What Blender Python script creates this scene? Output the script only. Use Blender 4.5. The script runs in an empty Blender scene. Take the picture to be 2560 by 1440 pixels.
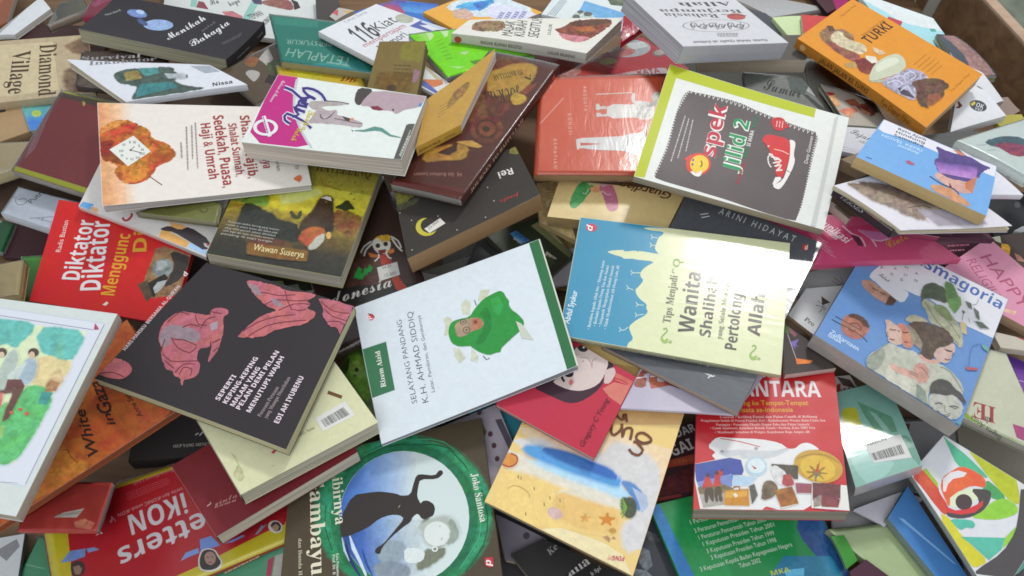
import bpy, bmesh, math, random
from mathutils import Vector, Quaternion, noise
from mathutils.geometry import tessellate_polygon

SC = bpy.context.scene
COL = SC.collection
R = math.radians

# ------------------------------------------------------------------ camera
cam = bpy.data.cameras.new('camera')
cam.lens = 29.95
cam.sensor_width = 36
cam.clip_start = 0.02
cam.clip_end = 60
cam_ob = bpy.data.objects.new('camera', cam)
cam_ob.location = (0, 0, 1.0)
cam_ob.rotation_euler = (R(90 - 57), 0, 0)
COL.objects.link(cam_ob)
SC.camera = cam_ob

# ------------------------------------------------------------------ room light
world = bpy.data.worlds.new('World')
SC.world = world
world.use_nodes = True
bg = world.node_tree.nodes['Background']
bg.inputs['Color'].default_value = (0.93, 0.97, 1.0, 1)
bg.inputs['Strength'].default_value = 0.78

def area(name, loc, target, size, power, col, shape='DISK', size_y=None):
    l = bpy.data.lights.new(name, 'AREA')
    l.shape = shape
    l.size = size
    if size_y: l.size_y = size_y
    l.energy = power
    l.color = col
    o = bpy.data.objects.new(name, l)
    o.location = loc
    o.rotation_euler = (Vector(target) - Vector(loc)).to_track_quat('-Z', 'Y').to_euler()
    COL.objects.link(o)
    return o
area('ceiling_lamp', (0.625, 1.78, 2.017), (0.1, 0.62, 0.1), 0.32, 27, (1.0, 0.985, 0.95))
area('camera_side_fill', (-0.4, -1.0, 2.3), (0, 0.6, 0), 2.0, 36, (0.96, 0.985, 1.0))  # added soft fill from the camera side, brightens the page edges

SC.view_settings.view_transform = 'Standard'
SC.view_settings.look = 'None'
SC.view_settings.exposure = -0.18
SC.view_settings.gamma = 1.0
SC.cycles.max_bounces = 6
SC.cycles.filter_width = 1.7

# ------------------------------------------------------------------ materials
def lin(rgb):
    o = []
    for v in rgb:
        c = v / 255
        o.append(c / 12.92 if c <= 0.04045 else ((c + 0.055) / 1.055) ** 2.4)
    return o

def print_material(name, rough, coat, coat_rough, crinkle, sag, ior=1.5):
    """printed board: colour and mottle come from the mesh, gloss and wrinkles from here"""
    m = bpy.data.materials.new(name)
    m.use_nodes = True
    nt = m.node_tree
    N, L = nt.nodes, nt.links
    b = N['Principled BSDF']
    at = N.new('ShaderNodeAttribute'); at.attribute_name = 'ink'
    tc = N.new('ShaderNodeTexCoord')
    n1 = N.new('ShaderNodeTexNoise'); n1.inputs['Scale'].default_value = 120; n1.inputs['Detail'].default_value = 5; n1.inputs['Roughness'].default_value = 0.65
    n1.inputs['Distortion'].default_value = 0.6
    L.new(tc.outputs['Object'], n1.inputs['Vector'])
    # mottle: value 1 + a*(noise-.5)*2.2
    s = N.new('ShaderNodeMath'); s.operation = 'SUBTRACT'; s.inputs[1].default_value = 0.5
    L.new(n1.outputs['Fac'], s.inputs[0])
    k = N.new('ShaderNodeMath'); k.operation = 'MULTIPLY'
    L.new(s.outputs[0], k.inputs[0]); L.new(at.outputs['Alpha'], k.inputs[1])
    k2 = N.new('ShaderNodeMath'); k2.operation = 'MULTIPLY_ADD'; k2.inputs[1].default_value = 4.2; k2.inputs[2].default_value = 1.0
    L.new(k.outputs[0], k2.inputs[0])
    mx = N.new('ShaderNodeMath'); mx.operation = 'MAXIMUM'; mx.inputs[1].default_value = 0.12
    L.new(k2.outputs[0], mx.inputs[0])
    hs = N.new('ShaderNodeHueSaturation')
    L.new(at.outputs['Color'], hs.inputs['Color']); L.new(mx.outputs[0], hs.inputs['Value'])
    # small hue drift with a second noise in mottled art
    n2 = N.new('ShaderNodeTexNoise'); n2.inputs['Scale'].default_value = 55; n2.inputs['Detail'].default_value = 3
    L.new(tc.outputs['Object'], n2.inputs['Vector'])
    h1 = N.new('ShaderNodeMath'); h1.operation = 'SUBTRACT'; h1.inputs[1].default_value = 0.5
    L.new(n2.outputs['Fac'], h1.inputs[0])
    h2 = N.new('ShaderNodeMath'); h2.operation = 'MULTIPLY'
    L.new(h1.outputs[0], h2.inputs[0]); L.new(at.outputs['Alpha'], h2.inputs[1])
    h3 = N.new('ShaderNodeMath'); h3.operation = 'MULTIPLY_ADD'; h3.inputs[1].default_value = 0.22; h3.inputs[2].default_value = 0.5
    L.new(h2.outputs[0], h3.inputs[0]); L.new(h3.outputs[0], hs.inputs['Hue'])
    L.new(hs.outputs['Color'], b.inputs['Base Color'])
    # scuffs in the roughness
    n3 = N.new('ShaderNodeTexNoise'); n3.inputs['Scale'].default_value = 30; n3.inputs['Detail'].default_value = 6
    L.new(tc.outputs['Object'], n3.inputs['Vector'])
    rr = N.new('ShaderNodeMapRange'); rr.inputs['To Min'].default_value = rough - 0.08; rr.inputs['To Max'].default_value = rough + 0.12
    L.new(n3.outputs['Fac'], rr.inputs['Value']); L.new(rr.outputs[0], b.inputs['Roughness'])
    b.inputs['Specular IOR Level'].default_value = 0.3
    b.inputs['Coat Weight'].default_value = coat
    b.inputs['Coat Roughness'].default_value = coat_rough
    b.inputs['Coat IOR'].default_value = ior
    # boards are never quite flat
    nb = N.new('ShaderNodeTexNoise'); nb.inputs['Scale'].default_value = 9; nb.inputs['Detail'].default_value = 1.5
    L.new(tc.outputs['Object'], nb.inputs['Vector'])
    bp = N.new('ShaderNodeBump'); bp.inputs['Strength'].default_value = 1.0; bp.inputs['Distance'].default_value = sag
    L.new(nb.outputs['Fac'], bp.inputs['Height'])
    L.new(bp.outputs['Normal'], b.inputs['Normal'])
    if crinkle:
        mp = N.new('ShaderNodeMapping'); mp.inputs['Scale'].default_value = (16, 60, 16); mp.inputs['Rotation'].default_value = (0, 0, 0.6)
        L.new(tc.outputs['Object'], mp.inputs['Vector'])
        nw = N.new('ShaderNodeTexNoise'); nw.noise_type = 'RIDGED_MULTIFRACTAL'; nw.inputs['Scale'].default_value = 1.0; nw.inputs['Detail'].default_value = 3; nw.inputs['Distortion'].default_value = 1.2
        L.new(mp.outputs['Vector'], nw.inputs['Vector'])
        bw = N.new('ShaderNodeBump'); bw.inputs['Strength'].default_value = 0.55; bw.inputs['Distance'].default_value = crinkle
        L.new(nw.outputs['Fac'], bw.inputs['Height']); L.new(bp.outputs['Normal'], bw.inputs['Normal'])
        L.new(bw.outputs['Normal'], b.inputs['Coat Normal'])
    else:
        L.new(bp.outputs['Normal'], b.inputs['Coat Normal'])
    return m

MATS = {
    'm': print_material('matte_printed_board', 0.55, 0.06, 0.3, 0, 0.003),
    'g': print_material('laminated_printed_board', 0.4, 0.7, 0.12, 0, 0.003),
    'h': print_material('high_gloss_wrapped_board', 0.4, 1.0, 0.15, 0.0003, 0.0004, 1.55),
    'w': print_material('shrink_wrapped_board', 0.45, 0.15, 0.2, 0, 0.003),
}

def paper_material():
    m = bpy.data.materials.new('page_edges')
    m.use_nodes = True
    nt = m.node_tree; N, L = nt.nodes, nt.links
    b = N['Principled BSDF']
    at = N.new('ShaderNodeAttribute'); at.attribute_name = 'ink'
    tc = N.new('ShaderNodeTexCoord')
    mp = N.new('ShaderNodeMapping'); mp.inputs['Scale'].default_value = (7, 7, 560)
    L.new(tc.outputs['Object'], mp.inputs['Vector'])
    n = N.new('ShaderNodeTexNoise'); n.inputs['Scale'].default_value = 1; n.inputs['Detail'].default_value = 3
    L.new(mp.outputs['Vector'], n.inputs['Vector'])
    mr = N.new('ShaderNodeMapRange'); mr.inputs['From Min'].default_value = 0.3; mr.inputs['From Max'].default_value = 0.7; mr.inputs['To Min'].default_value = 0.58; mr.inputs['To Max'].default_value = 1.12
    L.new(n.outputs['Fac'], mr.inputs['Value'])
    hs = N.new('ShaderNodeHueSaturation')
    L.new(at.outputs['Color'], hs.inputs['Color']); L.new(mr.outputs[0], hs.inputs['Value'])
    L.new(hs.outputs['Color'], b.inputs['Base Color'])
    b.inputs['Roughness'].default_value = 0.9
    b.inputs['Specular IOR Level'].default_value = 0.1
    bp = N.new('ShaderNodeBump'); bp.inputs['Strength'].default_value = 0.5; bp.inputs['Distance'].default_value = 0.0006
    L.new(n.outputs['Fac'], bp.inputs['Height']); L.new(bp.outputs['Normal'], b.inputs['Normal'])
    return m
PAPER = paper_material()

def wood_material(name, c1, c2, scale, rough=0.6):
    m = bpy.data.materials.new(name)
    m.use_nodes = True
    nt = m.node_tree; N, L = nt.nodes, nt.links
    b = N['Principled BSDF']
    tc = N.new('ShaderNodeTexCoord')
    mp = N.new('ShaderNodeMapping'); mp.inputs['Scale'].default_value = scale
    L.new(tc.outputs['Object'], mp.inputs['Vector'])
    n = N.new('ShaderNodeTexNoise'); n.inputs['Scale'].default_value = 3; n.inputs['Detail'].default_value = 8; n.inputs['Distortion'].default_value = 0.8
    L.new(mp.outputs['Vector'], n.inputs['Vector'])
    r = N.new('ShaderNodeValToRGB')
    r.color_ramp.elements[0].position = 0.3; r.color_ramp.elements[0].color = (*lin(c1), 1)
    r.color_ramp.elements[1].position = 0.72; r.color_ramp.elements[1].color = (*lin(c2), 1)
    L.new(n.outputs['Fac'], r.inputs['Fac']); L.new(r.outputs['Color'], b.inputs['Base Color'])
    b.inputs['Roughness'].default_value = rough
    return m

# ------------------------------------------------------------------ lettering
def shift(s, up, lo, dg=None):
    o = ''
    for ch in s:
        if 'A' <= ch <= 'Z': o += chr(up + ord(ch) - 65)
        elif 'a' <= ch <= 'z': o += chr(lo + ord(ch) - 97)
        elif dg and '0' <= ch <= '9': o += chr(dg + ord(ch) - 48)
        else: o += ch
    return o
STYLE = {
    'sans': lambda s: s, 'thin': lambda s: s, 'sansw': lambda s: s,
    'sans2': lambda s: s, 'hand': lambda s: s,
    'bold': lambda s: shift(s, 0x1D5D4, 0x1D5EE, 0x1D7EC),
    'boldi': lambda s: shift(s, 0x1D5D4, 0x1D5EE, 0x1D7EC),
    'serif': lambda s: shift(s, 0x1D400, 0x1D41A, 0x1D7CE),
    'serifl': lambda s: shift(s, 0x1D400, 0x1D41A, 0x1D7CE),
    'ital': lambda s: shift(s, 0x1D400, 0x1D41A, 0x1D7CE),
    'boldo': lambda s: shift(s, 0x1D5D4, 0x1D5EE, 0x1D7EC),
    'script': lambda s: shift(s, 0x1D4D0, 0x1D4EA),
}
_cache = {}
LETTER = bpy.data.objects.new('lettering', bpy.data.curves.new('lettering', 'FONT'))
LETTER.data.size = 1
LETTER.data.resolution_u = 2
def glyphs(text, style):
    key = (text, style)
    if key in _cache: return _cache[key]
    c = LETTER.data
    c.body = STYLE[style](text)
    c.space_character = 1.6 if style == 'sansw' else 1.0
    c.offset = {'thin': -0.006, 'boldo': 0.045, 'sans2': 0.012, 'hand': 0.02}.get(style, 0.0)
    lean = {'hand': 0.28, 'boldi': 0.22, 'ital': 0.25}.get(style, 0.0)
    me = LETTER.to_mesh()
    vs = [(v.co.x + lean * v.co.y, v.co.y) for v in me.vertices]
    fs = [tuple(p.vertices) for p in me.polygons]
    LETTER.to_mesh_clear()
    _cache[key] = (vs, fs)
    return vs, fs
def cap(style):
    vs, _ = glyphs('H', style)
    return max(v[1] for v in vs) if vs else 0.7

# ------------------------------------------------------------------ mesh helper
class MB:
    """verts with a printed colour each, gathered into one mesh"""
    def __init__(s): s.v = []; s.f = []; s.c = []
    def face(s, pts, cols):
        i = len(s.v); s.v += pts; s.c += cols; s.f.append(tuple(range(i, i + len(pts))))
    def tri(s, pts, tris, cols):
        i = len(s.v); s.v += pts; s.c += cols
        s.f += [tuple(i + k for k in t) for t in tris]
    def prism(s, top, z0, z1, col, side=None):
        n = len(top)
        a = [(x, y, z1) for x, y in top]; b = [(x, y, z0) for x, y in top]
        s.face(a, [col] * n); s.face(b[::-1], [col] * n)
        for k in range(n):
            j = (k + 1) % n
            s.face([b[k], b[j], a[j], a[k]], [side or col] * 4)
    def build(s, name, mat, parent, warp=None, cuts=None):
        me = bpy.data.meshes.new(name)
        me.from_pydata(s.v, [], s.f)
        at = me.color_attributes.new('ink', 'FLOAT_COLOR', 'POINT')
        at.data.foreach_set('color', [x for c in s.c for x in c])
        if cuts:
            bm = bmesh.new(); bm.from_mesh(me)
            for co, no in cuts:
                bmesh.ops.bisect_plane(bm, geom=bm.verts[:] + bm.edges[:] + bm.faces[:], plane_co=co, plane_no=no)
            bm.to_mesh(me); bm.free()
        if warp:
            for v in me.vertices: v.co.z += warp(v.co.x, v.co.y)
        me.materials.append(mat)
        o = bpy.data.objects.new(name, me)
        COL.objects.link(o)
        o.parent = parent
        return o

def ccw(q):
    a = sum(q[k][0] * q[(k + 1) % len(q)][1] - q[(k + 1) % len(q)][0] * q[k][1] for k in range(len(q)))
    return q if a > 0 else q[::-1]
def inset(q, d):
    cx = sum(p[0] for p in q) / len(q); cy = sum(p[1] for p in q) / len(q)
    o = []
    for x, y in q:
        l = math.hypot(x - cx, y - cy) or 1
        o.append((cx + (x - cx) * (1 - d / l), cy + (y - cy) * (1 - d / l)))
    return o
def rgba(h, m=0.0):
    if isinstance(h, str): h = [float(v) for v in h.split()]
    return (*[0.98 * c ** 1.03 for c in lin(h)], m)

RND = random.Random(11)
LAYER = 0.000016
def near_edge(p, quad):
    for i in range(len(quad)):
        a, b = quad[i], quad[(i + 1) % len(quad)]
        d = math.hypot(b[0] - a[0], b[1] - a[1])
        if abs((b[0] - a[0]) * (p[1] - a[1]) - (b[1] - a[1]) * (p[0] - a[0])) / d < 0.0013: return True
    return False

def ragged(P, m, quad):
    """painted patches have uneven, rounded outlines"""
    n = len(P)
    if n >= 6:
        o = []
        keep = [near_edge(p, quad) for p in P]
        for i in range(n):
            a, b = P[i], P[(i + 1) % n]
            if keep[i]: o.append(a)
            else: o.append((a[0] + (b[0] - a[0]) * 0.22, a[1] + (b[1] - a[1]) * 0.22, a[2]))
            if not keep[(i + 1) % n]: o.append((a[0] + (b[0] - a[0]) * 0.78, a[1] + (b[1] - a[1]) * 0.78, a[2]))
        P = o; n = len(P)
    if m < 0.2: return P
    out = []
    j = 0.0005 + 0.0009 * min(m, 0.8)
    if n < 6: j = 0.0002
    for i in range(n):
        a, b = P[i], P[(i + 1) % n]
        d = math.hypot(b[0] - a[0], b[1] - a[1])
        k = max(1, min(8, int(d / 0.0025)))
        for s in range(k):
            t = s / k; r = RND.gauss(0, 0.5) * j if s else 0
            out.append((a[0] + (b[0] - a[0]) * t - (b[1] - a[1]) / (d or 1) * r, a[1] + (b[1] - a[1]) * t + (b[0] - a[0]) / (d or 1) * r, a[2]))
    return out

def inside(p, pts):
    r = False
    n = len(pts)
    for i in range(n):
        a, b = pts[i], pts[i - 1]
        if (a[1] > p[1]) != (b[1] > p[1]) and p[0] < (b[0] - a[0]) * (p[1] - a[1]) / (b[1] - a[1]) + a[0]: r = not r
    return r

def under(p, drawn, base):
    """colour already printed at p"""
    for pts, cols, bb in reversed(drawn):
        if bb[0] <= p[0] <= bb[1] and bb[2] <= p[1] <= bb[3] and inside(p, pts):
            if len(cols) == 1: return cols[0]
            w = [1 / ((q[0] - p[0]) ** 2 + (q[1] - p[1]) ** 2 + 1e-9) for q in pts]
            s = sum(w)
            return tuple(sum(w[i] * cols[i][k] for i in range(len(pts))) / s for k in range(4))
    return base

def feather(mb, P, col, z, d, drawn, base, quad):
    """a soft printed edge: a ring that fades from the patch into what lies beneath"""
    n = len(P)
    area = sum(P[i][0] * P[(i + 1) % n][1] - P[(i + 1) % n][0] * P[i][1] for i in range(n))
    sg = 1 if area > 0 else -1
    keep = [near_edge(q, quad) for q in P]
    O = []
    d = min(d, 0.1 * math.sqrt(abs(area)))
    for i in range(n):
        a, b = P[i - 1], P[(i + 1) % n]
        dx, dy = b[0] - a[0], b[1] - a[1]
        l = math.hypot(dx, dy) or 1
        q = (P[i][0] + sg * dy / l * d, P[i][1] - sg * dx / l * d)
        if not inside(q, quad): q = (P[i][0], P[i][1])
        O.append(q)
    C = [under(q, drawn, base) for q in O]
    for i in range(n):
        j = (i + 1) % n
        if keep[i] and keep[j]: continue
        zz = z + (i % 7) * 1.4e-6
        pts = [(P[i][0], P[i][1], zz), (P[j][0], P[j][1], zz), (O[j][0], O[j][1], zz), (O[i][0], O[i][1], zz)]
        s = (pts[1][0] - pts[0][0]) * (pts[2][1] - pts[0][1]) - (pts[1][1] - pts[0][1]) * (pts[2][0] - pts[0][0])
        cl = [col, col, C[j], C[i]]
        if s < 0: pts = pts[::-1]; cl = cl[::-1]
        mb.face(pts, cl)

def ink(mb, items, z, quad=(), base=(0, 0, 0, 0), soft=0.0):
    drawn = []
    """print polygons, strips and lettering on a face, each a hair above the one before"""
    for it in items:
        k = it[0]
        if k in 'PSps':
            if k in 'PS': z += LAYER
            _, cs, m, pts = it.split('|')
            xs = [float(v) / 5000 for v in pts.split()]
            P = [(xs[i], xs[i + 1], z) for i in range(0, len(xs), 2)]
            cs = cs.split(','); m = float(m)
            if k in 'Pp' and len(cs) == 1 and m >= 0.02: P = ragged(P, m, quad)
            cols = [rgba(c, m) for c in cs] if len(cs) > 1 else [rgba(cs[0], m)] * len(P)
            if quad and k in 'Pp':
                if soft and len(cs) == 1 and m >= 0.1 and len(P) >= 6:
                    feather(mb, P, cols[0], z, soft, drawn, base, quad)
                    z += LAYER
                    P = [(x, y, z) for x, y, _z in P]
                bx = [x for x, y, _z in P]; by = [y for x, y, _z in P]
                drawn.append(([(x, y) for x, y, _z in P], cols if len(cs) > 1 else cols[:1], (min(bx), max(bx), min(by), max(by))))
            if k in 'Ss':
                n = len(P) // 2
                tr = []
                for i in range(n - 1):
                    a, b, c, d = i, i + 1, 2 * n - 2 - i, 2 * n - 1 - i
                    tr += [(a, b, c), (a, c, d)]
                mb.tri(P, tr, cols)
            else:
                if len(P) == 3: tr = [(0, 1, 2)]
                else: tr = tessellate_polygon([[Vector(p) for p in P]])
                up = []
                for t in tr:
                    a, b, c = (P[i] for i in t)
                    s = (b[0] - a[0]) * (c[1] - a[1]) - (b[1] - a[1]) * (c[0] - a[0])
                    up.append(tuple(t) if s > 0 else tuple(t[::-1]))
                mb.tri(P, up, cols)
        elif k in 'ER':
            z += LAYER
            _, c, m, nums = it.split('|')
            v = [float(x) / 1000 for x in nums.split()]
            n = 26
            rim = [(v[0] + v[2] * math.cos(i * 2 * math.pi / n) + v[4] * math.sin(i * 2 * math.pi / n),
                    v[1] + v[3] * math.cos(i * 2 * math.pi / n) + v[5] * math.sin(i * 2 * math.pi / n), z) for i in range(n)]
            flip = v[2] * v[5] - v[3] * v[4] < 0
            if flip: rim = rim[::-1]
            if k == 'E' and quad:
                cl = rgba(c, float(m))
                if soft and float(m) >= 0.1:
                    feather(mb, rim, cl, z, soft * 0.7, drawn, base, quad)
                    z += LAYER
                    rim = [(x, y, z) for x, y, _z in rim]
                drawn.append(([(x, y) for x, y, _z in rim], [cl], (min(x for x, y, _z in rim), max(x for x, y, _z in rim), min(y for x, y, _z in rim), max(y for x, y, _z in rim))))
            if k == 'E': mb.face(rim, [rgba(c, float(m))] * n)
            else:
                w = 1 - v[6] * 1000
                P = rim + [(v[0] + (x - v[0]) * w, v[1] + (y - v[1]) * w, z) for x, y, _z in rim]
                tr = []
                for i in range(n):
                    j = (i + 1) % n
                    tr += [(i, j, n + j), (i, n + j, n + i)]
                mb.tri(P, tr, [rgba(c, float(m))] * (2 * n))
        elif k in 'WB':
            z += LAYER
            f = it.split('|')
            v = [float(x) / 5000 for x in f[-1].split()]
            q = [(v[i], v[i + 1]) for i in range(0, 8, 2)]
            def at(s, t):
                a = (q[0][0] + (q[1][0] - q[0][0]) * s, q[0][1] + (q[1][1] - q[0][1]) * s)
                b = (q[3][0] + (q[2][0] - q[3][0]) * s, q[3][1] + (q[2][1] - q[3][1]) * s)
                return (a[0] + (b[0] - a[0]) * t, a[1] + (b[1] - a[1]) * t, z)
            cells = []
            if k == 'B':
                s = 0.0
                while s < 0.97:
                    w = RND.choice((0.008, 0.012, 0.02, 0.028))
                    cells.append((s, s + w, 0, 1)); s += w + RND.choice((0.01, 0.014, 0.022))
            else:
                n = int(f[2]); h = float(f[3]) / 1000
                la = math.hypot(q[1][0] - q[0][0], q[1][1] - q[0][1]); lb = math.hypot(q[3][0] - q[0][0], q[3][1] - q[0][1])
                for i in range(n):
                    t0 = (i + 0.5) / n; d = h / 2 / lb
                    s = RND.uniform(0, 0.06); end = 1 - RND.uniform(0, 0.08) - (RND.uniform(0, 0.3) if i == n - 1 else 0)
                    while s < end:
                        w = min(RND.uniform(1.2, 4) * h * 0.8 / la, end - s)
                        cells.append((s, s + w, t0 - d, t0 + d)); s += w + h * 0.6 / la
            for a, b, c0, c1 in cells:
                P = [at(a, c0), at(b, c0), at(b, c1), at(a, c1)]
                s = (P[1][0] - P[0][0]) * (P[2][1] - P[0][1]) - (P[1][1] - P[0][1]) * (P[2][0] - P[0][0])
                if s < 0: P = P[::-1]
                mb.face(P, [rgba(f[1])] * 4)
        else:
            z += LAYER
            _, t, c, st, nums = it.split('|')
            x, y, a, w, h = [float(v) for v in nums.split()]
            vs, fs = glyphs(t, st)
            if not vs: continue
            x0 = min(v[0] for v in vs); x1 = max(v[0] for v in vs)
            sx = w / max(1e-4, x1 - x0)
            sy = h / cap(st) if h else sx
            ca, sa = math.cos(R(a)), math.sin(R(a))
            P = []
            for vx, vy in vs:
                px, py = (vx - x0) * sx, vy * sy
                P.append(((x + px * ca - py * sa) / 1000, (y + px * sa + py * ca) / 1000, z))
            mb.tri(P, fs, [rgba(c)] * len(P))
    return z

GROUP = 'books heaped in the bin'

def film_material():
    m = bpy.data.materials.new('clear_plastic_film')
    m.use_nodes = True
    nt = m.node_tree; N, L = nt.nodes, nt.links
    N.remove(N['Principled BSDF'])
    tr = N.new('ShaderNodeBsdfTransparent'); tr.inputs['Color'].default_value = (0.985, 0.987, 0.99, 1)
    gl = N.new('ShaderNodeBsdfAnisotropic'); gl.inputs['Roughness'].default_value = 0.2
    fr = N.new('ShaderNodeFresnel'); fr.inputs['IOR'].default_value = 1.5
    k = N.new('ShaderNodeMath'); k.operation = 'MULTIPLY'; k.inputs[1].default_value = 1.0
    L.new(fr.outputs[0], k.inputs[0])
    tc = N.new('ShaderNodeTexCoord')
    mp = N.new('ShaderNodeMapping'); mp.inputs['Scale'].default_value = (60, 18, 40); mp.inputs['Rotation'].default_value = (0, 0, 0.9)
    L.new(tc.outputs['Object'], mp.inputs['Vector'])
    n = N.new('ShaderNodeTexNoise'); n.inputs['Scale'].default_value = 1.2; n.inputs['Detail'].default_value = 3; n.inputs['Distortion'].default_value = 1.5
    L.new(mp.outputs['Vector'], n.inputs['Vector'])
    bp = N.new('ShaderNodeBump'); bp.inputs['Strength'].default_value = 0.25; bp.inputs['Distance'].default_value = 0.0012
    L.new(n.outputs['Fac'], bp.inputs['Height']); L.new(bp.outputs['Normal'], gl.inputs['Normal'])
    mix = N.new('ShaderNodeMixShader')
    L.new(k.outputs[0], mix.inputs[0]); L.new(tr.outputs[0], mix.inputs[1]); L.new(gl.outputs[0], mix.inputs[2])
    L.new(mix.outputs[0], N['Material Output'].inputs['Surface'])
    return m
FILM = film_material()

def wrap_film(root, q, T, gap, warp, loose):
    """loose shrink film over the cover and down its sides, puckered towards the edges"""
    off = RND.uniform(0, 50)
    NX, NY = 26, 20
    v = []
    def grow(p, d):
        cx = sum(a[0] for a in q) / 4; cy = sum(a[1] for a in q) / 4
        l = math.hypot(p[0] - cx, p[1] - cy) or 1
        return (p[0] + (p[0] - cx) / l * d, p[1] + (p[1] - cy) / l * d)
    c = [grow(p, 0.0004) for p in q]
    def at(s, t):
        a = (c[0][0] + (c[1][0] - c[0][0]) * s, c[0][1] + (c[1][1] - c[0][1]) * s)
        b = (c[3][0] + (c[2][0] - c[3][0]) * s, c[3][1] + (c[2][1] - c[3][1]) * s)
        return (a[0] + (b[0] - a[0]) * t, a[1] + (b[1] - a[1]) * t)
    me = bpy.data.meshes.new('plastic_wrap'); bm = bmesh.new()
    g = []
    for i in range(NX + 1):
        row = []
        for j in range(NY + 1):
            s, t = i / NX, j / NY
            x, y = at(s, t)
            e = min(s, 1 - s, t, 1 - t) * 2
            r = abs(noise.noise(Vector((x * 70 + off, y * 38, off)))) + 0.6 * abs(noise.noise(Vector((x * 30, y * 120 + off, 3))))
            z = T + gap + 0.0001 + (0.0002 + 0.0006 * (1 - e) ** 3) * r * loose
            row.append(bm.verts.new((x, y, z + warp(x, y))))
        g.append(row)
    for i in range(NX):
        for j in range(NY):
            f = bm.faces.new((g[i][j], g[i][j + 1], g[i + 1][j + 1], g[i + 1][j])); f.smooth = True
    rim = [g[i][0] for i in range(NX)] + [g[NX][j] for j in range(NY)] + [g[i][NY] for i in range(NX, 0, -1)] + [g[0][j] for j in range(NY, 0, -1)]
    low = []
    for a in rim:
        p = grow((a.co.x, a.co.y), 0.0006 * abs(noise.noise(Vector((a.co.x * 90 + off, a.co.y * 90, 1)))))
        low.append(bm.verts.new((p[0], p[1], 0.0006)))
    for k in range(len(rim)):
        j = (k + 1) % len(rim)
        f = bm.faces.new((rim[k], low[k], low[j], rim[j])); f.smooth = True
    bmesh.ops.recalc_face_normals(bm, faces=bm.faces[:])
    bm.to_mesh(me); bm.free()
    me.materials.append(FILM)
    o = bpy.data.objects.new('plastic_wrap', me); COL.objects.link(o); o.parent = root
    return o

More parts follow.
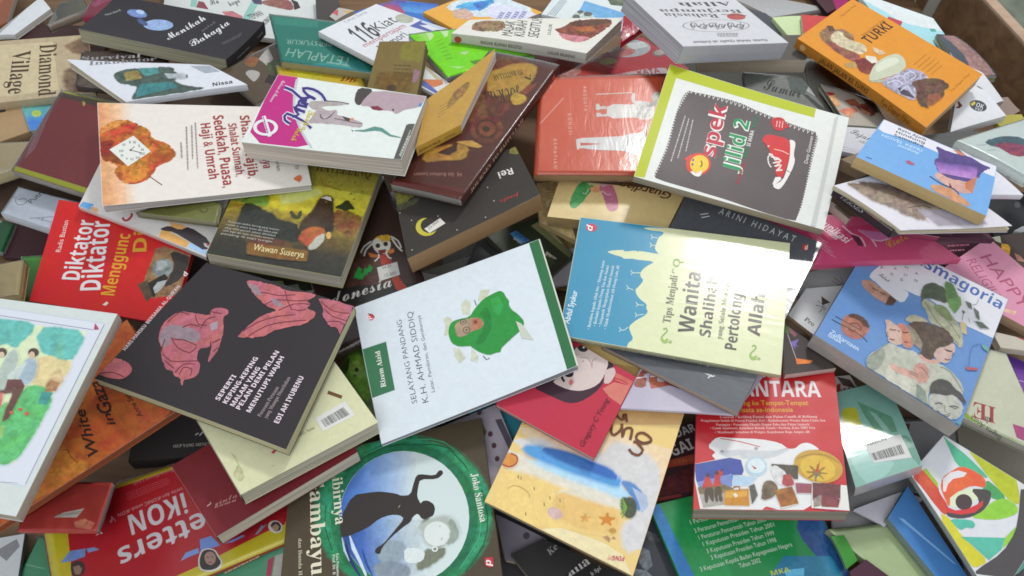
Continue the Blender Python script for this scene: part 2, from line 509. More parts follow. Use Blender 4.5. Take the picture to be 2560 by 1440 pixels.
def B(name, cat, label, loc, quat, quad, thick, edge, cover, spinec, pages, finish, mott, bend, soft, film, curl, art, sart, stickers):
    """one paperback: front cover, back cover, spine and page block under an Empty"""
    root = bpy.data.objects.new(name, None)
    root.empty_display_size = 0.03
    COL.objects.link(root)
    root.location = loc
    root.rotation_mode = 'QUATERNION'
    root.rotation_quaternion = Quaternion(quat)
    root['label'] = label; root['category'] = cat
    if cat == 'book': root['group'] = GROUP
    xs = [float(v) / 1000 for v in quad.split()]
    q = [(xs[i], xs[i + 1]) for i in range(0, 8, 2)]
    T = thick / 1000
    mat = MATS[finish]
    ax, amp = bend
    ext = max(abs(p[ax]) for p in q)
    # the board opens a little away from the spine
    e0, e1 = q[edge], q[(edge + 1) % 4]
    ex, ey = e1[0] - e0[0], e1[1] - e0[1]; el = math.hypot(ex, ey)
    nx, ny = ey / el, -ex / el
    far = max(abs((p[0] - e0[0]) * nx + (p[1] - e0[1]) * ny) for p in q)
    lift = RND.uniform(0.0002, 0.0011) if thick > 5 else 0
    def curve(x, y): return amp * ((x, y)[ax] / ext) ** 2
    def warp_body(x, y): return curve(x, y) if amp else 0.0
    kx, ky = q[curl[0]]; ox, oy = q[(curl[0] + 2) % 4]
    dl = math.hypot(kx - ox, ky - oy); ux, uy = (kx - ox) / dl, (ky - oy) / dl
    def corner(x, y):
        s = ((x - ox) * ux + (y - oy) * uy) / dl
        return curl[1] * max(0.0, (s - 0.55) / 0.45) ** 2
    def warp_front(x, y): return corner(x, y) + curve(x, y) + lift * abs((x - e0[0]) * nx + (y - e0[1]) * ny) / far
    cuts = None
    if amp:
        no = (1, 0, 0) if ax == 0 else (0, 1, 0)
        cuts = [(tuple(ext * (i / 7) * c for c in no), no) for i in range(-6, 7)]
    fcuts = list(cuts or [])
    if curl[1]:
        for i in range(8):
            s = 0.55 + 0.45 * i / 8
            fcuts.append(((ox + ux * dl * s, oy + uy * dl * s, 0), (ux, uy, 0)))
    ct = 0.0004 if thick > 2 else 0.0003
    col = rgba(cover, mott)
    if thick <= 2:
        mb = MB(); mb.prism(ccw(q), 0, T, col); ink(mb, art, T)
        mb.build('printed_card', mat, root)
        return root
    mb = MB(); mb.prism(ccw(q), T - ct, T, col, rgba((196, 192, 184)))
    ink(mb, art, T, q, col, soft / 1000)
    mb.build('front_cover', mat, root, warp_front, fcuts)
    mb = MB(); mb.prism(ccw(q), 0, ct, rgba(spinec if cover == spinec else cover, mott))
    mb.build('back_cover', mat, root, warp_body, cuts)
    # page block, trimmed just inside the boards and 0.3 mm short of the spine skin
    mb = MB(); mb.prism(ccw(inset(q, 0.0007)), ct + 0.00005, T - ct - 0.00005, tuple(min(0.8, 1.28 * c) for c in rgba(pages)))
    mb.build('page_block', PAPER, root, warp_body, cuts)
    # spine skin just outside the block
    o = 0.00035
    def sp(t, z, out):  # t along the spine from its left end as seen from outside
        x = e1[0] + (e0[0] - e1[0]) * t; y = e1[1] + (e0[1] - e1[1]) * t
        return (x + nx * out * sgn, y + ny * out * sgn, z)
    cx = sum(p[0] for p in q) / 4; cy = sum(p[1] for p in q) / 4
    sgn = -1 if (cx - e0[0]) * nx + (cy - e0[1]) * ny > 0 else 1
    mb = MB()
    sc = rgba(spinec, min(mott, 0.06))
    K = 8
    rows = [(0, 0.0), (T * 0.12, o), (T * 0.5, o * 2.2), (T * 0.88, o), (T, 0.0)]
    for a in range(K):
        for r in range(4):
            (z0, o0), (z1, o1) = rows[r], rows[r + 1]
            mb.face([sp(a / K, z0, o0), sp((a + 1) / K, z0, o0), sp((a + 1) / K, z1, o1), sp(a / K, z1, o1)], [sc] * 4)
    zc = o * 2.2 + 0.0001
    for it in sart:
        f = it.split('|')
        if f[0] == 'T':
            _, t, a, b, c, st = f
            a, b = float(a), float(b)
            vs, fs = glyphs(t, st)
            x0 = min(v[0] for v in vs); x1 = max(v[0] for v in vs)
            w = (b - a) * el
            sx = w / (x1 - x0); sy = min(sx * 1.5, T * 0.5 / cap(st))
            P = []
            for vx, vy in vs:
                u = a + (vx - x0) * sx / el
                P.append(sp(u, T * 0.5 - cap(st) * sy / 2 + vy * sy, zc))
            mb.tri(P, fs, [rgba(c)] * len(P))
        else:
            _, c, a = f
            P = []
            for i in range(12):
                P.append(sp(float(a) + 0.3 * T * math.cos(i * math.pi / 6) / el, T * 0.5 + 0.3 * T * math.sin(i * math.pi / 6), zc))
            mb.face(P, [rgba(c)] * 12)
    mb.build('spine', mat, root, warp_body, cuts)
    if finish == 'w' and thick > 5: wrap_film(root, q, T, LAYER * (1.6 * len(art) + 10), warp_front, film)
    for sname, slabel, scol, sq, items in stickers:
        v = [float(k) / 5000 for k in sq.split()]
        S = [(v[i], v[i + 1]) for i in range(0, 8, 2)]
        z = T + LAYER * (len(art) + 4)
        mb = MB(); mb.prism(ccw(S), z, z + 0.00015, rgba(scol))
        ink(mb, items, z + 0.00015)
        so = mb.build(sname, MATS['m'], root, warp_front, cuts)
        so['label'] = slabel
    return root

# ------------------------------------------------------------------ setting: the wooden bin and the floor beyond it
BROWN = wood_material('brown_bin_board', (94, 70, 48), (125, 97, 69), (2, 14, 14))
RIMW = wood_material('pale_board_edge', (154, 128, 106), (179, 154, 132), (3, 20, 20))
GREY = wood_material('grey_post_paint', (119, 115, 108), (139, 135, 127), (4, 4, 4))
FLOORM = wood_material('grey_green_floor', (92, 99, 88), (121, 128, 111), (6, 6, 6), 0.5)
BLACK = wood_material('black_leg', (30, 30, 32), (44, 44, 46), (4, 4, 4))

def slab(name, p0, p1, thick, z0, z1, mat, parent=None):
    """upright board between two ground points, thickness to the right of p0->p1"""
    a = Vector((p0[0], p0[1])); b = Vector((p1[0], p1[1]))
    d = (b - a).normalized(); n = Vector((d.y, -d.x)) * thick
    me = bpy.data.meshes.new(name); bm = bmesh.new()
    q = [a, b, b + n, a + n]
    lo = [bm.verts.new((p.x, p.y, z0)) for p in q]; hi = [bm.verts.new((p.x, p.y, z1)) for p in q]
    bm.faces.new(hi); bm.faces.new(lo[::-1])
    for k in range(4): bm.faces.new((lo[k], lo[(k + 1) % 4], hi[(k + 1) % 4], hi[k]))
    bmesh.ops.recalc_face_normals(bm, faces=bm.faces[:])
    bmesh.ops.bevel(bm, geom=bm.edges[:], offset=0.001, segments=1, affect='EDGES')
    bm.to_mesh(me); bm.free()
    me.materials.append(mat)
    o = bpy.data.objects.new(name, me); COL.objects.link(o); o.parent = parent
    return o
def box_between(name, a, b, w, h, mat, parent=None):
    """straight batten from a to b with a w x h section"""
    a = Vector(a); b = Vector(b); d = b - a
    me = bpy.data.meshes.new(name); bm = bmesh.new()
    bmesh.ops.create_cube(bm, size=1)
    for v in bm.verts: v.co = Vector((v.co.x * w, v.co.y * h, v.co.z * d.length))
    bmesh.ops.bevel(bm, geom=bm.edges[:], offset=min(w, h) * 0.08, segments=2, affect='EDGES')
    bm.to_mesh(me); bm.free(); me.materials.append(mat)
    o = bpy.data.objects.new(name, me); COL.objects.link(o)
    o.location = (a + b) / 2; o.rotation_mode = 'QUATERNION'; o.rotation_quaternion = d.to_track_quat('Z', 'Y')
    o.parent = parent
    return o

binroot = bpy.data.objects.new('wooden_bin', None); COL.objects.link(binroot)
binroot['label'] = 'shallow brown wooden bin holding the heap of books'; binroot['category'] = 'bin'
WA, WB = (0.722, 1.262), (0.957, 0.482)      # inner foot of the right side board
slab('side_board', WB, WA, 0.016, -0.02, 0.098, BROWN, binroot)
slab('rim_edge', WB, WA, 0.0175, 0.0985, 0.105, RIMW, binroot)
slab('back_board', WA, (-1.15, 1.46), 0.016, -0.02, 0.07, BROWN, binroot)
box_between('corner_post', (0.70, 1.17, 0.0), (0.715, 1.19, 0.11), 0.018, 0.018, GREY, binroot)
me = bpy.data.meshes.new('base_board'); bm = bmesh.new()
pl = [(-1.15, 0.0), (1.10, 0.0), WB, WA, (-1.15, 1.46)]
lo = [bm.verts.new((x, y, -0.02)) for x, y in pl]; hi = [bm.verts.new((x, y, -0.001)) for x, y in pl]
bm.faces.new(hi); bm.faces.new(lo[::-1])
for k in range(5): bm.faces.new((lo[k], lo[(k + 1) % 5], hi[(k + 1) % 5], hi[k]))
bmesh.ops.recalc_face_normals(bm, faces=bm.faces[:]); bm.to_mesh(me); bm.free(); me.materials.append(BROWN)
o = bpy.data.objects.new('base_board', me); COL.objects.link(o); o.parent = binroot

me = bpy.data.meshes.new('floor'); me.from_pydata([(-6, -6, -0.36), (6, -6, -0.36), (6, 6, -0.36), (-6, 6, -0.36)], [], [(0, 1, 2, 3)])
me.materials.append(FLOORM)
o = bpy.data.objects.new('floor', me); COL.objects.link(o); o['kind'] = 'structure'
leg = box_between('furniture_leg', (1.36, 1.62, -0.345), (1.29, 1.50, -0.345), 0.03, 0.03, BLACK)
leg['label'] = 'black bar lying on the grey green floor beyond the bin rim'; leg['category'] = 'furniture leg'


# ------------------------------------------------------------------ the books, lowest first
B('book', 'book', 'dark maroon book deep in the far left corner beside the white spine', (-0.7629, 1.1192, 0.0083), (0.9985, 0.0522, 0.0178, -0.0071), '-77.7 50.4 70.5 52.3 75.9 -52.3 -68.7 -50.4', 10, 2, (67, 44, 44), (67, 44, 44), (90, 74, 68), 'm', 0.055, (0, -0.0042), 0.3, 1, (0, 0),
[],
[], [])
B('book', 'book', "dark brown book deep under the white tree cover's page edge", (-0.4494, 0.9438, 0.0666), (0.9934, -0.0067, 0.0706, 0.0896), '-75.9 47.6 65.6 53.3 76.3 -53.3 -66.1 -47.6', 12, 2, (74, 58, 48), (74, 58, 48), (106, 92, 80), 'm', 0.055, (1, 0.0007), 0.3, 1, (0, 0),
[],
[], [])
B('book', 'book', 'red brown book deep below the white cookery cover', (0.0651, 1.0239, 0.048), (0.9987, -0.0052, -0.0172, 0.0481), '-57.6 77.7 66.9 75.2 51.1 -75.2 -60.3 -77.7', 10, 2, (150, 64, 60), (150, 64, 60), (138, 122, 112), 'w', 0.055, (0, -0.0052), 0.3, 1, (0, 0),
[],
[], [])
B('book', 'book', 'added dark grey book standing in for shadow below the white ornament cover', (0.3805, 1.0282, 0.0239), (0.998, -0.0166, -0.0141, -0.0588), '-128.9 59.6 130.0 57.1 113.7 -57.1 -114.8 -59.6', 10, 2, (69, 68, 64), (69, 68, 64), (106, 102, 94), 'm', 0.055, (1, -0.0022), 0.3, 1, (0, 0),  # filler book, its dark colour stands in for shadow in the gap
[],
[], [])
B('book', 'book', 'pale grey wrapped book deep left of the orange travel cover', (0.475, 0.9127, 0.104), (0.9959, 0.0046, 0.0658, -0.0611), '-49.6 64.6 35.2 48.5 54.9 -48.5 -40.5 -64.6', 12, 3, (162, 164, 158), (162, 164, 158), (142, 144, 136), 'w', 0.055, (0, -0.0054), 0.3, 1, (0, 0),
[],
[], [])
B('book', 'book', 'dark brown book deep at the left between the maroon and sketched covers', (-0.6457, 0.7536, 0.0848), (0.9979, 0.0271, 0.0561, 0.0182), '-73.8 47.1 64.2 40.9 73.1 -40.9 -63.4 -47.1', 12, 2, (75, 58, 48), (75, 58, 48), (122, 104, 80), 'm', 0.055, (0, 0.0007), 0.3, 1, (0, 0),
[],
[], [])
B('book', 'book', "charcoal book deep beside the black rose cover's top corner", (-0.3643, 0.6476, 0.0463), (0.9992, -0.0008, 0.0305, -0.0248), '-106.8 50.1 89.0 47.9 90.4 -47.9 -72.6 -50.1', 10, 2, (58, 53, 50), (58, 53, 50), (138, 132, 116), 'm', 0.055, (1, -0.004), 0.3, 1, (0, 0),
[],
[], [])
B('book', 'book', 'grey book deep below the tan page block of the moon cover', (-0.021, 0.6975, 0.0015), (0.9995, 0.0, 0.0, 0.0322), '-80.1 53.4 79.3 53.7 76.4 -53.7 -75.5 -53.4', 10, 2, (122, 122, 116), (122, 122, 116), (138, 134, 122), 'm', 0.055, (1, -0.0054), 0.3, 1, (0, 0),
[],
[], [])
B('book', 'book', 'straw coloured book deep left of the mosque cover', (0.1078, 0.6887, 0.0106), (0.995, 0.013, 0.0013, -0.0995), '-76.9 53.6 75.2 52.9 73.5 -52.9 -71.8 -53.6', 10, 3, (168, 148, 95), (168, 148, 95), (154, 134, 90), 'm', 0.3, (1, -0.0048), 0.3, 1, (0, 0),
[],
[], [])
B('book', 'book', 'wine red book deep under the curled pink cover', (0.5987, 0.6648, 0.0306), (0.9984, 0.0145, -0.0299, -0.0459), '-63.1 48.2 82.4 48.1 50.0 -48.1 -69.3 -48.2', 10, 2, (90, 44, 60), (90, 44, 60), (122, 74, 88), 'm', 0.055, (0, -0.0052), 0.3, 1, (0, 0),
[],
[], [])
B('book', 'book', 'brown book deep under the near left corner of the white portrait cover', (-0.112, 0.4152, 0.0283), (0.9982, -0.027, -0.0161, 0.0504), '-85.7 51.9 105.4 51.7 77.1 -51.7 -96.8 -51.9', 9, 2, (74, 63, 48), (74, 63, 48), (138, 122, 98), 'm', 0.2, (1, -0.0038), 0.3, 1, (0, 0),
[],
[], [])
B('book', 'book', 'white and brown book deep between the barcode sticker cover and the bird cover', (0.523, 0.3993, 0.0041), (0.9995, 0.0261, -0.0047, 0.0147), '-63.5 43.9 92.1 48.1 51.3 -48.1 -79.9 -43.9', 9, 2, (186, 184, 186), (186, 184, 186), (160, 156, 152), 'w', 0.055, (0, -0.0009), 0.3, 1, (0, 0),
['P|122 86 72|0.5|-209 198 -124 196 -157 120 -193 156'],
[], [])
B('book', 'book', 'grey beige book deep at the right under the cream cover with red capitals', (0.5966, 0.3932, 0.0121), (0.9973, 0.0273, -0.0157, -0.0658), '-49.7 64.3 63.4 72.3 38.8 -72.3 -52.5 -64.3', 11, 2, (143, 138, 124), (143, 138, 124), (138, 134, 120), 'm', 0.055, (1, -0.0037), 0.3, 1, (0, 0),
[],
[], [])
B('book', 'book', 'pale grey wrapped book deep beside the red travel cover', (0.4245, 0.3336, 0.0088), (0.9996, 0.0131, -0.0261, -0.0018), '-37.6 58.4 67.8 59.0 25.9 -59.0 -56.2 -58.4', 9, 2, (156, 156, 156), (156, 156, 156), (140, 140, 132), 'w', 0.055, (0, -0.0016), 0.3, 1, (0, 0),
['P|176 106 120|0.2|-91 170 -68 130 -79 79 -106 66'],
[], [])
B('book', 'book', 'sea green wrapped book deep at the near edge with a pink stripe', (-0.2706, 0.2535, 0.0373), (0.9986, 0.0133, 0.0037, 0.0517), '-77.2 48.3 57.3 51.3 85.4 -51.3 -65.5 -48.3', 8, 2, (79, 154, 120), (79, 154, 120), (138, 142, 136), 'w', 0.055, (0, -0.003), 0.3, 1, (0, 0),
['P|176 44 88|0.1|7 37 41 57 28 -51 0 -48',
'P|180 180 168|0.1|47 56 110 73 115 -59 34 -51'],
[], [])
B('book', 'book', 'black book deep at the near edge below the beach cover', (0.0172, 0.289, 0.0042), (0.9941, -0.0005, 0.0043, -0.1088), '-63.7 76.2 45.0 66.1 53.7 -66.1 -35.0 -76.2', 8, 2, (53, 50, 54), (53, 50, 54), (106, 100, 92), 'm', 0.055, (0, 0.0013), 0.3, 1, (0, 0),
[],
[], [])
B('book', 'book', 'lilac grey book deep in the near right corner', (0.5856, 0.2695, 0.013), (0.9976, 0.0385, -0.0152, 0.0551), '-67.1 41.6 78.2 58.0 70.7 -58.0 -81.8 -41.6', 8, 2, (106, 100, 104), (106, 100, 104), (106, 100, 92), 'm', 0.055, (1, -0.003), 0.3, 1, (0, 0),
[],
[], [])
B('book', 'book', 'rust brown book under a white spine in the far left corner', (-0.8992, 1.2109, 0.0258), (0.9926, 0.013, -0.0016, 0.1209), '-51.4 83.7 48.6 52.7 29.7 -52.7 -26.9 -83.7', 10, 2, (138, 85, 64), (138, 85, 64), (142, 138, 128), 'm', 0.055, (1, -0.0038), 0.3, 1, (0, 0),
['P|160 96 72|0.3|-75 233 123 177 100 -20 -39 -27'],
[], [])
B('book', 'book', 'book with white spine, topmost in the far left corner', (-0.829, 1.1745, 0.0243), (0.9768, 0.0028, -0.0128, -0.2137), '-13.3 54.8 22.5 38.3 13.3 -38.3 -22.5 -54.8', 10, 2, (210, 214, 218), (210, 214, 218), (185, 182, 174), 'g', 0.055, (0, -0.0019), 0.3, 1, (0, 0),
['P|154 154 152|0.1|-64 -249 -80 107 -111 -271'],
[], [])
B('book', 'book', 'olive grey book with a rounded pale patch beside the magenta cover', (-0.7205, 1.1361, 0.0688), (0.6621, -0.0196, -0.0173, 0.7489), '-33.9 30.1 17.6 18.5 23.9 -18.5 -7.6 -30.1', 16, 0, (118, 116, 106), (168, 152, 138), (168, 152, 138), 'w', 0.055, (1, -0.0015), 0.3, 1, (0, 0),
['P|164 165 152|0.2|-19 114 -15 109 -100 74 -145 99 -167 149'],
[], [])
B('book', 'book', 'magenta pink book behind the black butterfly cover', (-0.6398, 1.176, 0.0859), (0.7157, -0.0271, -0.0466, 0.6963), '-72.2 45.2 71.3 35.2 71.4 -35.2 -70.4 -45.2', 12, 3, (168, 63, 92), (168, 63, 92), (142, 138, 128), 'w', 0.055, (0, 0.0016), 0.3, 1, (0, 0),
['P|192 96 128|0.4|-196 204 -104 104 -140 3 -238 155'],
[], [])
B('book', 'book', 'white and mint book with black handwritten title, behind the black butterfly cover', (-0.4705, 1.223, 0.017), (0.9983, -0.0134, 0.0566, -0.0063), '-139.6 75.3 121.6 87.5 138.9 -87.5 -120.9 -75.3', 10, 2, (207, 212, 211), (207, 212, 211), (181, 178, 170), 'g', 0.055, (1, -0.0003), 0.3, 1, (0, 0),
['P|143 191 180|0|-437 57 -385 65 -363 -119 -417 -114',
'P|143 191 180|0|80 83 151 94 99 -216 36 -211',
'P|138 61 76|0.3|-364 -33 -318 -40 -259 -131 -363 -119',
'P|192 117 122|0.4|-146 -141 -61 -121 28 -170 44 -210 -90 -203',
'P|143 90 85|0.5|158 51 259 97 395 105 448 -4 417 -38 306 -19 165 9',
'P|51 38 42|0.2|393 119 462 86 496 11 451 -25 431 52',
'P|77 68 96|0.4|53 78 155 66 166 2 103 6',
'T|Itu|42 42 48|script|-49.8 -14.4 31.6 14.9 15.79',
'T|kaya|42 42 48|script|-18.1 -12.2 42.6 20.7 14.35',
'T|TEMAN|34 34 38|sans|23.0 -42.6 42.8 25.0 14.01',
'T|NGOBROL|34 34 38|sans|46.6 -55.7 63.9 27.0 9.87'],
[], [])
B('book', 'book', 'dark grey book standing behind the teal cover', (-0.3169, 1.1636, 0.0086), (0.9967, 0.012, 0.0141, -0.0788), '-39.1 70.4 2.8 70.1 31.6 -70.1 4.7 -70.4', 14, 2, (78, 74, 72), (78, 74, 72), (106, 102, 96), 'm', 0.055, (0, -0.0021), 0.3, 1, (0, 0.0034),
[],
[], [])
B('book', 'book', 'small white book with red and yellow corners behind the dark slate strip', (-0.2967, 1.1958, 0.0223), (0.9062, -0.0292, -0.0008, 0.4219), '-16.1 8.6 10.3 13.1 23.2 -13.1 -17.4 -8.6', 5, 0, (185, 183, 176), (185, 183, 176), (169, 166, 158), 'g', 0.055, (0, -0.0024), 0.3, 1, (0, 0),
['P|201 80 90|0.2|10 56 28 47 -36 -15 -35 49',
'P|200 160 80|0.2|49 9 92 -58 86 -61 40 -56'],
[], [])
B('book', 'book', 'blue book behind the white cover with the grey seal', (-0.1701, 1.1006, 0.0909), (0.8716, 0.0, 0.0, 0.4902), '-41.3 69.4 20.1 27.9 52.5 -27.9 -31.2 -69.4', 10, 2, (58, 114, 192), (58, 114, 192), (169, 166, 158), 'g', 0.055, (0, -0.0035), 0.3, 1, (1, 0.0047),
['P|74 74 154,74 74 154,77 74 153,192 85 96,192 85 96,126 79 128|0|95 139 107 122 132 80 -9 0 -46 159 -12 213',
'P|47 98 184,47 98 184,47 99 184,90 160 220,90 160 220|0.3|79 125 248 -117 257 -133 123 -193 32 29'],
[], [])
B('book', 'book', 'orange picture book with a blue patchwork drawing at the top edge', (-0.0499, 1.0645, 0.125), (0.9483, -0.1045, 0.0015, 0.2996), '-63.9 62.3 42.6 62.6 74.5 -62.6 -53.2 -62.3', 9, 3, (219, 165, 72), (219, 165, 72), (169, 169, 168), 'm', 0.055, (1, -0.0016), 0.3, 1, (0, 0),
['P|200 212 220|0.2|-148 286 145 282 265 101 339 -188 322 -261 -2 -107 -141 80',
'P|90 168 208|0.6|-88 211 12 214 109 151 216 102 137 13 -15 35 -87 165',
'P|200 168 152|0.4|-143 169 -44 127 -48 -1 -118 -49 -186 54',
'P|74 128 192|0.5|46 161 194 99 68 29 10 14',
'P|208 210 230|0.2|146 73 217 -57 310 -250 320 -311 157 -310 -12 -77',
'T|KKKK|90 90 154|bold|11.7 -40.6 35.6 23.4 7.65',
'T|KKKK|90 90 154|bold|20.9 -46.9 35.3 23.4 7.64',
'T|KKKK|90 90 154|bold|30.1 -53.3 35.0 23.5 7.63',
'T|KKKK|90 90 154|bold|39.3 -59.6 34.7 23.5 7.62'],
[], [])
B('book', 'book', 'pale blue garden book half under the white cookery cover', (0.1202, 1.0685, 0.1291), (0.8276, -0.0434, 0.0293, 0.5589), '-41.1 64.8 39.8 61.6 38.8 -61.6 -37.5 -64.8', 9, 3, (205, 214, 216), (205, 214, 216), (185, 184, 178), 'g', 0.055, (0, 0.0), 0.3, 1, (0, 0),
['P|106 164 208|0.2|-51 72 86 76 41 -270 -90 -277 -96 -79',
'P|84 96 76|0.8|178 -74 193 -171 193 -272 138 -283 107 -131',
'P|185 196 192|0.6|-170 107 -54 79 -75 -55 -124 -46',
'E|90 96 88|0.6|-27.9 13.3 2.1 -5.2 -5.2 -1.8',
'E|90 96 88|0.6|-14.7 -0.8 2.4 -6.0 -5.8 -2.0',
'E|90 96 88|0.6|-13.6 11.5 1.8 -4.5 -4.0 -1.4',
'W|122 138 150|4|1.44|-213 287 127 247 118 191 -199 215'],
[], [])
B('book', 'book', 'light grey book lying behind the white book with grey ornament', (0.4441, 1.2506, 0.0004), (0.9977, 0.0, 0.0, 0.0674), '-78.9 40.9 -36.4 32.2 109.0 -32.2 6.3 -40.9', 9, 2, (174, 176, 178), (174, 176, 178), (192, 191, 188), 'g', 0.055, (1, -0.003), 0.3, 1, (0, 0),
['W|138 140 144|2|1.11|371 -222 449 -219 435 -259 362 -249'],
[], [])
B('book', 'book', 'dark slate book under the white book with grey ornament', (0.4169, 1.1234, 0.0366), (0.9986, -0.0007, 0.0131, -0.0518), '-69.5 67.9 6.3 46.3 61.1 -46.3 2.2 -67.9', 12, 1, (76, 80, 88), (76, 80, 88), (90, 92, 96), 'm', 0.055, (1, 0.0013), 0.3, 1, (0, 0),
[],
[], [])
B('book', 'book', 'pale green book between the grey slate cover and the red corner', (0.4737, 1.1188, 0.0506), (0.9993, -0.0135, -0.0127, 0.032), '-38.4 32.9 37.2 27.5 21.1 -27.5 -19.9 -32.9', 10, 3, (194, 212, 164), (194, 212, 164), (143, 154, 128), 'g', 0.055, (0, -0.0024), 0.3, 1, (0, 0),
[],
[], [])
B('book', 'book', 'magenta book corner behind the orange travel cover', (0.5848, 1.2552, 0.0004), (0.9985, 0.0, 0.0, 0.0556), '14.8 70.4 53.1 67.1 -24.0 -67.1 -43.9 -70.4', 10, 2, (168, 53, 112), (168, 53, 112), (122, 48, 72), 'm', 0.055, (0, 0.0004), 0.3, 1, (0, 0),
[],
[], [])
B('book', 'book', 'dark maroon book behind the orange travel cover', (0.5411, 1.2867, 0.0115), (0.99, 0.0316, -0.0263, 0.1348), '-29.8 75.3 34.9 70.5 6.5 -70.5 -11.7 -75.3', 10, 2, (76, 44, 54), (76, 44, 54), (58, 42, 46), 'm', 0.055, (1, -0.0), 0.3, 1, (0, 0),
[],
[], [])
B('book', 'book', 'red book corner under the orange travel cover', (0.5337, 1.0908, 0.0649), (0.9906, -0.0112, -0.0147, -0.1355), '-68.4 31.7 73.8 46.8 54.1 -46.8 -59.5 -31.7', 8, 3, (194, 58, 56), (152, 160, 140), (152, 160, 140), 'g', 0.055, (1, 0.0001), 0.3, 1, (0, 0),
[],
[], [])
B('book', 'book', 'pale cyan and white book with a red square under the orange travel cover', (0.64, 1.09, 0.077), (0.9999, 0.0, 0.0, 0.0133), '-70.1 90.8 39.5 21.8 47.6 -21.8 -17.0 -90.8', 8, 1, (159, 208, 216), (159, 208, 216), (200, 204, 200), 'g', 0.055, (1, 0.0011), 0.3, 1, (0, 0),
['P|210 218 220|0.1|224 -50 -73 62 -159 185 -318 347 -349 452 195 108',
'P|184 58 76|0.1|-159 137 -61 74 -104 -7 -183 96',
'P|74 160 152|0.1|131 -13 176 -21 175 -52 133 -51'],
[], [])
B('book', 'book', 'slate blue book with pale green pages between the cyan cover and the bin side', (0.6907, 1.0134, 0.0893), (0.9973, -0.0149, 0.0531, 0.0475), '-21.8 48.5 8.1 47.0 39.3 -47.0 -25.6 -48.5', 12, 1, (86, 97, 110), (169, 174, 152), (169, 174, 152), 'w', 0.055, (1, -0.0054), 0.3, 1, (0, 0),
['P|176 138 136|0.5|-5 235 35 222 184 -224 164 -234 57 -236 -71 -171 11 -122 -72 238',
'P|201 204 208|0.2|-117 4 -114 -5 -108 -53 -119 -46'],
[], [])
B('book', 'book', 'dull brown book beside the bin side, right of the round badge', (0.729, 0.9114, 0.0764), (0.9853, -0.0107, 0.0151, 0.1696), '-16.8 22.3 15.3 14.3 16.7 -14.3 -15.2 -22.3', 12, 2, (139, 122, 112), (126, 68, 80), (122, 90, 92), 'm', 0.055, (1, 0.001), 0.3, 1, (1, 0.0017),
[],
[], [])
B('book', 'book', 'olive and yellow book against the bin side', (0.7296, 0.8108, 0.0963), (0.9936, 0.0257, 0.0368, 0.1034), '-25.8 68.0 18.2 66.2 28.8 -66.2 -21.3 -68.0', 8, 3, (168, 160, 64), (168, 160, 64), (169, 174, 128), 'g', 0.055, (0, -0.0025), 0.3, 1, (0, 0),
[],
[], [])
B('book', 'book', 'white book with a black numeral behind the orange travel cover', (0.688, 0.9255, 0.1086), (1.0, 0.0, 0.0, 0.0035), '-19.3 46.7 7.6 26.4 23.7 -26.4 -12.0 -46.7', 9, 2, (207, 209, 214), (154, 148, 144), (178, 172, 166), 'g', 0.055, (0, -0.0047), 0.3, 1, (0, 0),
['T|2|44 44 48|script|-1.7 -8.6 127.1 10.9 12.32'],
[], [])
B('book', 'book', 'white book with a round black badge under the orange travel cover', (0.6501, 0.8667, 0.1232), (0.9982, 0.0, 0.0, 0.0599), '-6.2 42.6 23.6 24.0 35.1 -24.0 -52.5 -42.6', 13, 2, (210, 212, 217), (210, 212, 217), (176, 172, 164), 'g', 0.055, (0, -0.0019), 0.3, 1, (1, 0.0043),
['E|60 64 72|0|3.8 -1.8 9.5 -6.5 -6.0 -8.7',
'P|200 184 64|0|-28 17 12 38 9 13 -22 -4',
'T|OK|192 196 200|bold|-0.3 -2.4 -36.9 10.2 8.82',
'T|YES|192 196 200|bold|-3.9 -7.1 -36.9 10.2 4.39',
'P|106 48 56|0|-106 53 -93 46 -86 9 -118 -13 -145 -5 -115 12'],
[], [])
B('book', 'book', 'dark grey book under the white book with the round badge', (0.5874, 0.7869, 0.1308), (0.9808, 0.0, 0.0, 0.1948), '-84.2 44.3 49.4 11.9 85.7 -11.9 -50.9 -44.3', 9, 2, (90, 92, 92), (90, 92, 92), (106, 106, 102), 'm', 0.055, (0, -0.0047), 0.3, 1, (0, 0),
[],
[], [])
B('book', 'book', 'white book with red and blue brush strokes at the right edge', (0.6531, 0.7306, 0.1838), (0.9768, -0.0916, 0.0311, 0.1913), '-80.3 44.9 62.3 51.5 69.3 -51.5 -51.3 -44.9', 15, 3, (207, 218, 216), (207, 218, 216), (189, 185, 164), 'w', 0.055, (1, -0.0029), 0.3, 1, (0, 0),
['P|74 106 120|0.5|-244 153 -86 154 26 89 -22 -12 -124 26 -243 82',
'P|160 74 104|0.7|-218 108 -94 74 -13 -3 -90 -79 -191 -41 -204 33',
'W|138 154 160|2|1.09|-338 164 -265 149 -221 16 -292 31'],
[], [])
B('book', 'book', 'black book at the right edge under the white blank cover', (0.7085, 0.7101, 0.0486), (0.9932, -0.0115, -0.0145, -0.1149), '-51.3 62.9 53.3 69.0 37.3 -69.0 -39.3 -62.9', 12, 3, (52, 54, 58), (52, 54, 58), (74, 74, 74), 'm', 0.055, (1, -0.0014), 0.3, 1, (0, 0),
['E|84 88 94|0|-6.8 39.5 4.3 0.9 -0.5 -6.0'],
[], [])
B('book', 'book', 'small white book corner on the black cover at the right edge', (0.7583, 0.6747, 0.0646), (0.9445, 0.0, 0.0, 0.3286), '-43.6 64.2 -28.3 61.3 43.7 -61.3 28.2 -64.2', 8, 3, (200, 204, 208), (200, 204, 208), (180, 180, 176), 'g', 0.055, (1, -0.0042), 0.3, 1, (0, 0),
[],
[], [])
